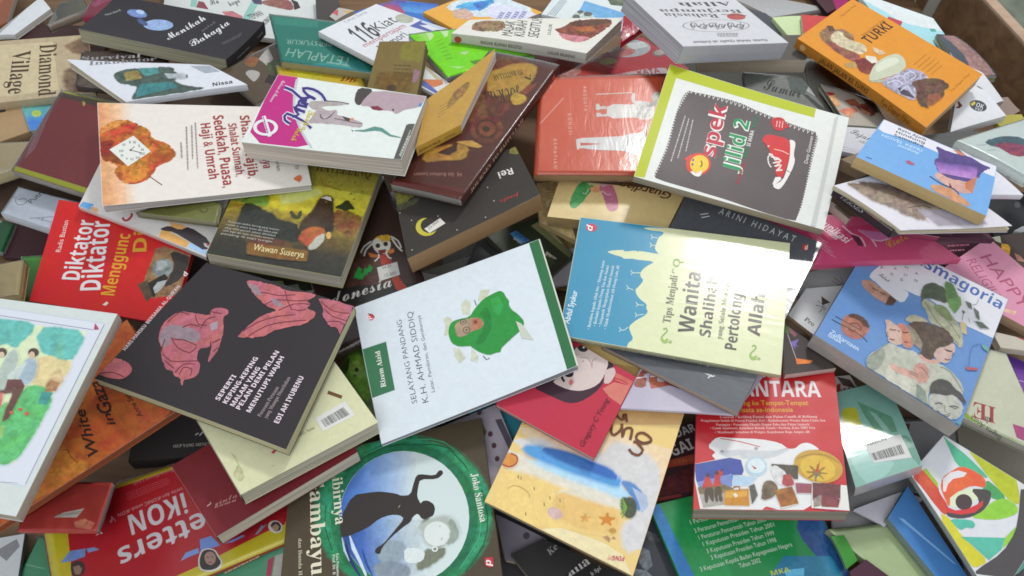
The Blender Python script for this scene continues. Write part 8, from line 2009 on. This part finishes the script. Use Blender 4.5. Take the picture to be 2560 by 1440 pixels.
B('book', 'book', 'thin orange book with dark handwritten title, lower left', (-0.4967, 0.3878, 0.1225), (0.8997, 0.0355, 0.0268, -0.4342), '-68.5 114.1 65.9 109.2 65.7 -109.2 -63.1 -114.1', 12, 2, (176, 90, 44), (138, 76, 54), (138, 80, 56), 'm', 0.3, (0, -0.0041), 5, 1, (0, 0.0039),
['P|192 116 52|0.4|144 -97 157 -43 217 -34 327 -6 327 -223 300 -297 213 -317',
'P|138 62 36|0.4|301 526 327 543 328 543 328 460 328 460',
'T|White|60 36 28|hand|57.2 16.6 168.8 56.6 11.10',
'T|in|60 36 28|hand|39.7 46.2 177.1 17.2 7.96',
'T|Gaza|60 36 28|hand|23.9 50.8 172.4 43.6 14.07',
'T|Anna Sakti|74 44 32|hand|49.3 74.2 -179.8 40.4 5.40',
'S|90 48 28|0|157 -60 163 -49 173 -39 193 -40 219 -42 247 -36 270 -29 269 -27 246 -33 219 -39 194 -37 172 -36 159 -48 153 -59'],
['T|INA SAKTI|0.45|0.6|90 52 40|sans'], [])
B('book', 'book', 'maroon book with faint handwritten title under the cream barcode cover', (-0.2712, 0.3546, 0.0869), (0.8967, -0.0196, -0.0194, -0.4418), '-50.2 87.6 57.2 83.6 48.4 -83.6 -55.3 -87.6', 22, 2, (111, 31, 38), (179, 170, 154), (179, 170, 154), 'm', 0.12, (0, 0), 0.3, 1, (0, 0),
['T|cinta|176 124 120|script|16.7 -69.4 76.8 24.0 5.04',
'T|kamu|176 124 120|script|18.7 -71.6 72.5 23.6 4.46',
'S|192 152 144|0|61 -384 61 -373 60 -361 53 -358 47 -358 47 -363 51 -362 54 -363 55 -374 55 -384'],
[], [])
B('book', 'book', 'cream book with a barcode and brown pen stroke under the black rose cover', (-0.2544, 0.3941, 0.1192), (0.8928, -0.0371, 0.0155, -0.4486), '-56.7 78.3 72.8 78.7 63.1 -78.7 -79.2 -78.3', 26, 2, (200, 200, 164), (171, 165, 147), (171, 165, 147), 'm', 0.07, (0, 0), 0.3, 1, (0, 0),
['P|180 180 140|0.3|39 -336 129 -314 171 -347 191 -380 258 -366 231 -323',
'S|106 74 48|0|54 255 126 303 111 319 39 271',
'T|YANG MEMBANGUNING, Pacitan|85 85 63|sans|37.3 -27.4 86.0 46.8 3.57',
'P|176 54 60|0|193 -160 183 -116 194 -110 208 -154',
'S|122 122 96|0|266 -193 270 -183 267 -182 263 -192',
'P|200 200 196|0|137 124 138 127 155 127 156 123'],
[], [('barcode_sticker', 'white barcode sticker', (207, 207, 204), '148 127 150 313 256 314 243 123', ['B|51 51 51|177 147 177 288 237 295 227 147'])])
B('book', 'book', 'glossy cream and blue book with a mosque outline and grey raised title, right', (0.194, 0.5472, 0.1448), (0.9932, 0.0168, -0.0332, -0.1106), '-129.3 84.8 126.6 89.3 126.6 -89.3 -123.9 -84.8', 9, 2, (204, 208, 168), (156, 156, 126), (162, 161, 128), 'h', 0.055, (0, 0), 0.3, 1, (0, 0),
['P|42 134 168|0.03|-94 432 -259 412 -211 397 -121 402 -124 378 -147 354 -152 325 -161 276 -145 247 -123 231 -247 237 -255 226 -269 235 -340 213 -339 227 -399 214 -444 196 -400 182 -340 173 -336 162 -270 174 -266 169 -141 176 -193 130 -218 91 -218 57 -192 31 -216 -19 -233 -40 -220 -75 -190 -106 -151 -129 -152 -157 -137 -176 -152 -208 -196 -244 -233 -294 -220 -327 -194 -371 -221 -404 -223 -429 -448 -425 -617 -422 -644 422',
'S|196 216 200|0|-276 -326 -266 -327 -254 -325 -243 -312 -235 -300 -238 -298 -246 -310 -255 -321 -266 -323 -276 -322',
'S|196 216 200|0|-288 -310 -281 -317 -276 -324 -279 -330 -284 -336 -281 -339 -276 -333 -273 -323 -279 -314 -286 -307',
'S|196 216 200|0|-277 -39 -244 -48 -243 -44 -276 -35',
'S|196 216 200|0|-289 -23 -282 -29 -277 -37 -280 -44 -284 -50 -282 -53 -277 -46 -273 -36 -280 -26 -286 -19',
'S|196 216 200|0|-204 -144 -168 -141 -168 -137 -205 -140',
'S|196 216 200|0|-217 -128 -210 -135 -205 -142 -208 -149 -212 -155 -210 -158 -205 -151 -201 -141 -208 -132 -214 -125',
'S|196 216 200|0|-200 -216 -159 -201 -160 -197 -201 -212',
'S|196 216 200|0|-212 -200 -206 -206 -201 -214 -204 -220 -208 -226 -205 -229 -201 -223 -197 -213 -203 -204 -210 -197',
'S|196 216 200|0|-267 68 -217 77 -218 82 -268 73',
'S|196 216 200|0|-280 85 -273 78 -268 70 -271 63 -275 57 -272 54 -268 61 -264 71 -270 81 -277 89',
'S|196 216 200|0|-184 345 -152 346 -153 351 -185 349',
'S|196 216 200|0|-197 363 -191 355 -185 347 -188 340 -193 333 -190 330 -185 337 -181 348 -188 358 -195 366',
'S|196 216 200|0|-183 285 -161 289 -161 294 -183 290',
'S|196 216 200|0|-196 303 -189 296 -184 287 -187 280 -191 274 -188 271 -183 278 -180 288 -186 299 -193 306',
'E|184 60 76|0|-112.8 71.3 6.8 0.4 0.6 -6.1',
'T|d|232 224 224|boldi|-111.2 66.2 89.8 9.0 7.90',
'T|Abdul Syukur|216 228 232|sans2|-115.0 -68.3 87.5 45.7 7.01',
'T|• Bertakwa kepada Allah Swt. • Menutup Aurat|200 220 228|serif|-90.0 -71.3 89.0 96.8 3.51',
'T|• Berbakti kepada Orang Tua dan Suami|200 220 228|serif|-84.0 -65.7 88.9 84.8 3.50',
'T|• Istiqamah Mengerjakan Ibadah Sunnah|200 220 228|serif|-77.8 -65.3 88.8 85.5 3.49',
'T|• Tidak Membicarakan Aib Orang Lain, dll|200 220 228|serif|-71.3 -67.6 89.1 88.9 3.48',
'T|Tips Menjadi|90 90 72|serif|-0.4 -46.7 89.4 66.0 8.78',
'T|Wanita|51 48 44|bold|27.4 -55.6 90.1 83.5 18.11',
'T|Shalihah|51 48 44|bold|46.3 -56.3 89.3 81.7 12.58',
'T|Pertolongan|51 48 44|bold|76.3 -67.6 89.3 93.9 13.00',
'T|Allah|51 48 44|bold|100.5 -45.3 87.7 56.4 14.21',
'T|yang Selalu Mendapat|106 104 88|serif|58.8 -56.8 88.6 83.1 5.72',
'S|122 160 68|0|-33 -282 -27 -276 -22 -273 -18 -278 -16 -287 -29 -306 -42 -327 -36 -347 -23 -357 -9 -349 1 -338 -3 -332 -13 -342 -23 -349 -30 -342 -35 -329 -23 -310 -10 -290 -12 -274 -21 -265 -31 -269 -38 -275',
'R|122 160 68|0|2.6 -70.4 1.8 0.3 0.2 -1.8 0.47',
'S|138 176 80|0|-46 -340 -37 -353 -24 -367 -8 -363 1 -355 -6 -343 -14 -349 -20 -353 -27 -343 -35 -331',
'S|122 160 68|0|468 -300 474 -294 479 -291 482 -295 484 -305 471 -323 457 -344 461 -363 474 -373 488 -365 498 -355 494 -349 484 -359 474 -365 467 -358 464 -346 476 -328 490 -308 489 -292 480 -283 470 -287 464 -293',
'R|122 160 68|0|101.7 -73.6 1.7 0.3 0.1 -1.7 0.47',
'S|138 176 80|0|453 -356 460 -370 472 -383 488 -379 497 -372 491 -359 483 -366 477 -369 470 -360 464 -348',
'R|122 160 68|0|-3.4 37.6 4.3 0.8 0.7 -5.7 0.34',
'S|138 154 100|0|-33 144 -36 132 -36 118 -28 112 -21 111 -20 118 -26 119 -31 121 -30 131 -28 142',
'S|122 160 68|0|5 192 26 196 26 203 4 199'],
['T|Tips Menjadi Wanita Shalihah yang Selalu Mendapat Pertolongan Allah|0.06|0.86|106 106 80|sans'], [])
B('book', 'book', 'white book with a green hooded portrait and green block, centre', (-0.0565, 0.4982, 0.1254), (0.9834, 0.0147, -0.0688, 0.1673), '-112.8 91.4 129.7 89.7 109.7 -89.7 -126.6 -91.4', 7, 3, (203, 211, 218), (201, 209, 216), (132, 134, 138), 'm', 0.055, (1, -0.0033), 0.3, 1, (2, 0.004),
['P|45 106 66|0.05|576 446 609 447 646 447 546 -447 481 -447',
'P|200 200 176|0|640 446 642 447 646 447 546 -447 539 -447',
'P|58 112 80|0.05|-585 150 -440 142 -473 -178 -609 -175',
'T|Rizem Aizid|220 220 212|serif|-103.1 -27.5 84.0 47.7 5.89',
'T|SELAYANG PANDANG|66 80 90|thin|-74.8 -60.4 83.8 111.1 6.14',
'T|K.H. AHMAD SIDDIQ|66 80 90|thin|-62.5 -64.4 82.7 121.2 6.90',
'T|Latar, Pemikiran, dan Gerakannya|90 100 106|sans|-52.0 -55.5 83.1 102.6 4.19',
'E|200 60 72|0|-96.9 68.9 3.8 -0.4 -0.1 -5.1',
'T|P|228 220 220|boldi|-95.5 65.1 86.7 6.6 5.83',
'S|58 58 64|0|-497 375 -484 365 -470 352 -467 341 -466 332 -462 332 -463 341 -467 355 -482 368 -495 379',
'P|191 194 174|0.2|-77 148 -42 156 -23 86 -64 43 -113 34 -77 86',
'P|191 194 174|0.2|51 193 88 224 111 191 78 111 43 127',
'P|191 194 174|0.2|189 244 244 227 206 173 154 180',
'P|191 194 174|0.2|-75 -57 -45 -85 -33 -149 -77 -166 -86 -111',
'P|191 194 174|0.2|20 -105 40 -165 22 -201 -8 -173',
'P|45 138 60|0.12|-79 35 -62 80 -37 107 4 109 73 95 121 139 188 180 260 192 300 193 315 168 316 140 326 101 314 78 320 37 345 -5 363 -66 335 -106 281 -128 243 -142 220 -154 180 -173 169 -195 143 -187 103 -188 58 -150 23 -99 20 -87 -45 -66 -79 -26',
'P|36 122 52|0.2|38 -91 128 -17 153 56 125 91 190 125 195 61 173 -22 100 -102',
'P|51 150 74|0.2|229 162 283 162 283 84 236 27 213 76',
'P|160 138 116|0.25|-29 73 -4 93 45 93 89 84 129 63 139 24 116 -5 55 -1 11 -12 -27 -9 -37 24',
'P|168 114 88|0.3|82 83 128 60 139 24 117 -1 62 0',
'P|122 68 56|0.1|85 62 104 58 108 41 86 35',
'R|74 64 56|0|5.5 15.9 3.5 -1.5 -1.1 -3.5 0.20',
'R|74 64 56|0|5.9 3.9 4.1 -1.8 -1.4 -4.2 0.17',
'E|74 60 52|0|5.5 15.9 1.2 -0.5 -0.3 -0.8',
'E|74 60 52|0|5.7 4.0 1.2 -0.5 -0.3 -0.8',
'S|58 74 68|0|134 196 133 153 137 153 138 195',
'S|58 74 68|0|66 -178 70 -193 76 -208 89 -209 99 -206 97 -202 88 -205 79 -205 74 -191 70 -176',
'E|45 138 60|0|48.0 -26.5 2.5 -1.1 -0.9 -2.6',
'P|188 192 180|0.05|317 -43 341 -69 372 -201 314 -162'],
[], [])
B('book', 'book', 'black book with a rose folded from pink cloth, tilted, lower left', (-0.3084, 0.4636, 0.1559), (0.8321, -0.029, 0.0036, 0.5538), '-94.2 120.2 86.3 98.5 95.7 -98.5 -87.8 -120.2', 14, 1, (46, 42, 45), (181, 176, 142), (171, 165, 134), 'm', 0.06, (1, -0.0028), 0.3, 1, (0, 0),
['P|168 96 106|0.35|-83 451 -12 467 75 427 94 339 110 241 149 261 180 224 185 170 161 150 131 169 54 110 -13 86 -64 65 -123 66 -161 68 -105 93 -54 114 -29 145 -70 117 -100 174 -167 140 -181 103 -242 74 -281 102 -297 132 -335 112 -317 138 -299 145 -297 194 -272 220 -281 262 -208 351 -175 361 -138 418',
'P|138 120 128|0.25|-92 437 -31 438 -6 355 0 244 -43 199 -77 211 -87 311 -93 364 -144 341 -169 366 -135 412',
'P|154 140 152|0.2|61 207 95 180 52 151 27 177',
'S|106 44 56|0|-21 444 23 436 66 420 72 388 68 358 73 359 78 390 71 426 26 442 -18 450',
'S|106 44 56|0|83 327 57 302 33 269 36 240 45 218 51 222 42 243 39 269 61 298 86 323',
'S|106 44 56|0|-95 365 -118 332 -141 288 -148 240 -143 199 -121 187 -99 186 -98 192 -118 193 -138 203 -142 242 -136 288 -114 330 -91 362',
'S|106 44 56|0|-103 342 -94 315 -85 278 -86 233 -90 196 -84 198 -81 234 -79 280 -88 318 -98 346',
'S|106 44 56|0|-206 341 -219 309 -228 266 -216 226 -198 189 -184 154 -174 129 -168 133 -179 158 -193 193 -211 230 -223 268 -214 308 -201 340',
'S|106 44 56|0|-279 198 -250 196 -218 187 -203 157 -195 128 -190 131 -198 161 -214 192 -248 202 -278 204',
'S|106 44 56|0|-281 168 -258 175 -235 175 -227 152 -229 127 -246 119 -264 116 -265 110 -245 114 -225 125 -222 154 -231 180 -257 181 -281 174',
'S|106 44 56|0|-44 119 -3 91 1 97 -40 125',
'S|106 44 56|0|-88 82 -54 70 -51 76 -85 88',
'S|106 44 56|0|134 251 144 186 150 188 139 254',
'S|106 44 56|0|16 238 48 242 83 242 101 225 112 206 117 211 106 230 86 248 49 249 17 244',
'S|106 44 56|0|-236 305 -261 223 -256 222 -231 304',
'S|106 44 56|0|-202 353 -118 386 -119 392 -203 358',
'S|106 44 56|0|-17 338 -1 328 16 312 21 282 23 254 29 256 27 284 21 316 3 334 -14 344',
'P|168 96 104|0.35|-326 581 -320 567 -318 497 -340 444 -370 428 -420 447 -438 510 -442 572 -441 595',
'p|106 44 56|0|-352 585 -345 551 -340 554 -346 584',
'p|106 44 56|0|-345 551 -338 504 -333 506 -340 554',
'p|106 44 56|0|-389 589 -382 577 -377 580 -381 588',
'p|106 44 56|0|-382 577 -371 515 -366 518 -377 580',
'p|106 44 56|0|-371 515 -365 462 -359 464 -366 518',
'P|106 44 56|0|-440 595 -423 567 -418 571 -432 594 -439 595',
'p|106 44 56|0|-423 567 -406 529 -401 532 -418 571',
'p|106 44 56|0|-406 529 -405 482 -399 484 -401 532',
'p|106 44 56|0|-405 482 -407 443 -402 445 -399 484',
'P|176 100 106|0.35|391 182 413 168 436 -14 421 -59 456 -188 463 -219 465 -245 448 -249 404 -219 396 -259 359 -246 360 -308 326 -321 270 -299 221 -232 161 -158 102 -125 37 14 88 5 165 -15 220 -36 287 -107 286 -23 335 95',
'S|106 44 56|0|332 93 346 72 361 40 367 -4 374 -53 396 -102 417 -141 423 -137 402 -99 380 -49 373 -1 367 43 352 76 338 97',
'S|106 44 56|0|285 -10 312 -27 344 -58 362 -110 378 -164 397 -203 412 -229 417 -225 403 -199 384 -161 368 -106 349 -53 317 -22 289 -4',
'S|106 44 56|0|285 -109 318 -132 355 -165 377 -213 390 -255 396 -252 383 -210 360 -160 322 -126 289 -104',
'S|106 44 56|0|86 2 126 -17 174 -46 211 -81 243 -121 273 -172 295 -214 301 -211 279 -168 248 -117 215 -76 178 -40 129 -11 90 8',
'S|106 44 56|0|67 -45 112 -67 165 -100 200 -140 229 -185 262 -243 286 -290 292 -286 267 -239 235 -181 205 -135 169 -95 116 -62 71 -39',
'S|106 44 56|0|421 -63 368 -112 318 -170 327 -218 350 -252 355 -248 333 -215 324 -171 371 -115 425 -67',
'P|140 124 132|0.2|386 172 390 101 340 41 333 80',
'P|140 124 132|0.2|346 -13 345 -71 320 -129 310 -64',
'P|168 96 106|0.35|448 -270 470 -362 476 -490 476 -490 362 -504 336 -501 279 -512 316 -471 301 -432 354 -353 384 -349 422 -306',
'S|106 44 56|0|432 -298 414 -340 399 -395 408 -450 422 -493 428 -490 414 -448 405 -394 420 -341 438 -299',
'S|106 44 56|0|394 -341 380 -371 367 -413 367 -461 371 -501 377 -499 373 -460 373 -412 386 -372 400 -342',
'S|106 44 56|0|327 -410 338 -436 349 -465 346 -487 341 -502 347 -503 352 -487 355 -463 344 -432 332 -407',
"T|HARI-HARIKU BERSAMA AL-QUR'AN|200 184 188|bold|-52.4 110.2 -2.4 97.2 4.77",
'T|SEPERTI|220 204 212|bold|-67.1 -25.3 -0.4 32.8 5.55',
'T|KEPING-KEPING|220 204 212|bold|-67.3 -34.9 -0.2 61.3 5.56',
'T|MALAM YANG|220 204 212|bold|-67.0 -44.0 -0.3 51.0 5.52',
'T|PELAN DEMI PELAN|220 204 212|bold|-67.9 -51.8 -0.4 77.6 5.53',
'T|MENUTUPI WAJAH|220 204 212|bold|-66.4 -64.0 2.4 72.3 5.44',
'T|Perasaan-Perasaan|152 136 140|serif|-66.6 -76.6 1.3 37.8 4.40',
'T|yang Mampu Diceritakan|152 136 140|serif|-65.7 -83.8 3.2 52.3 4.37',
'T|EDI AH IYUBENU|220 204 212|bold|-65.9 -98.1 4.2 58.5 5.77',
'T|d|224 208 208|boldi|59.2 109.0 -2.5 6.0 6.36'],
[], [])
B('book', 'book', 'white bordered picture book with a couple on a bench under teal trees, left', (-0.5327, 0.3698, 0.2246), (0.9973, -0.0024, 0.0392, -0.0616), '-101.6 106.2 102.5 110.5 93.0 -110.5 -93.9 -106.2', 16, 1, (194, 201, 199), (168, 159, 147), (162, 152, 140), 'g', 0.055, (1, -0.0006), 2.5, 1, (0, 0),
['P|185 194 204|0|-195 488 475 489 449 -414 278 -410',
'P|201 206 216|0|-193 482 470 482 441 -408 275 -405',
'S|122 124 140|0|-89 439 428 437 427 441 -90 443',
'S|122 124 140|0|469 480 441 -399 444 -400 473 478',
'S|138 140 154|0|303 -412 407 -403 406 -401 302 -409',
'P|204 216 180|0.12|-106 416 401 422 378 -148 348 -312 241 -332',
'P|98 176 168|0.3|-106 416 123 426 136 370 115 329 100 301 101 276 65 283 37 297 -25 243',
'P|98 176 168|0.3|187 417 401 422 399 252 335 235 283 257 232 274 202 318 172 351 179 371',
'P|106 174 152|0.3|286 301 295 359 353 245 335 235',
'P|208 192 144|0.2|217 222 283 257 335 235 401 246 397 89 354 65 261 85',
'P|196 174 132|0.4|326 155 355 190 398 137 384 70 337 68',
'P|92 176 108|0.35|231 68 303 86 388 59 378 -148 348 -312 241 -332 171 -181 215 -96 230 -25',
'P|106 176 112|0.3|125 -82 198 -13 215 -129 171 -181',
'P|138 180 106|0.3|177 -171 225 -141 239 -194 205 -232',
'P|63 138 132|0.4|327 54 374 68 372 -2 335 -2',
'P|160 122 84|0.5|330 96 338 127 385 117 386 76 344 63',
'P|106 74 72|0.2|98 23 149 49 228 85 236 57 152 20 108 1',
'P|100 68 60|0.2|194 68 228 85 227 -99 210 -119 200 -64',
'P|168 180 172|0.2|79 156 76 235 101 264 136 208 147 125 149 49 103 35',
'E|90 74 64|0.3|8.6 47.1 4.5 0.8 2.1 -4.6',
'E|200 180 156|0|9.6 44.8 2.6 0.4 1.4 -3.0',
'E|74 60 56|0.3|38.9 52.2 4.6 0.8 1.9 -4.4',
'E|200 172 148|0|38.6 49.1 2.8 0.5 1.7 -3.9',
'P|154 172 184|0.2|174 208 199 225 229 212 251 155 251 95 209 82 176 130',
'P|184 196 192|0.2|132 123 182 204 181 119 142 65',
'P|106 68 64|0.2|139 94 199 104 221 78 149 49',
'P|192 112 104|0.3|100 18 147 19 167 -47 137 -63',
'P|168 64 92|0|424 477 450 453 458 444 433 440',
'E|192 90 72|0|52.8 -9.6 2.1 0.3 0.7 -1.5',
'E|192 90 72|0|60.5 -12.9 1.9 0.3 0.9 -2.1',
'E|192 90 72|0|45.9 -14.1 1.9 0.3 0.8 -1.7'],
[], [])

bpy.data.objects.remove(LETTER)
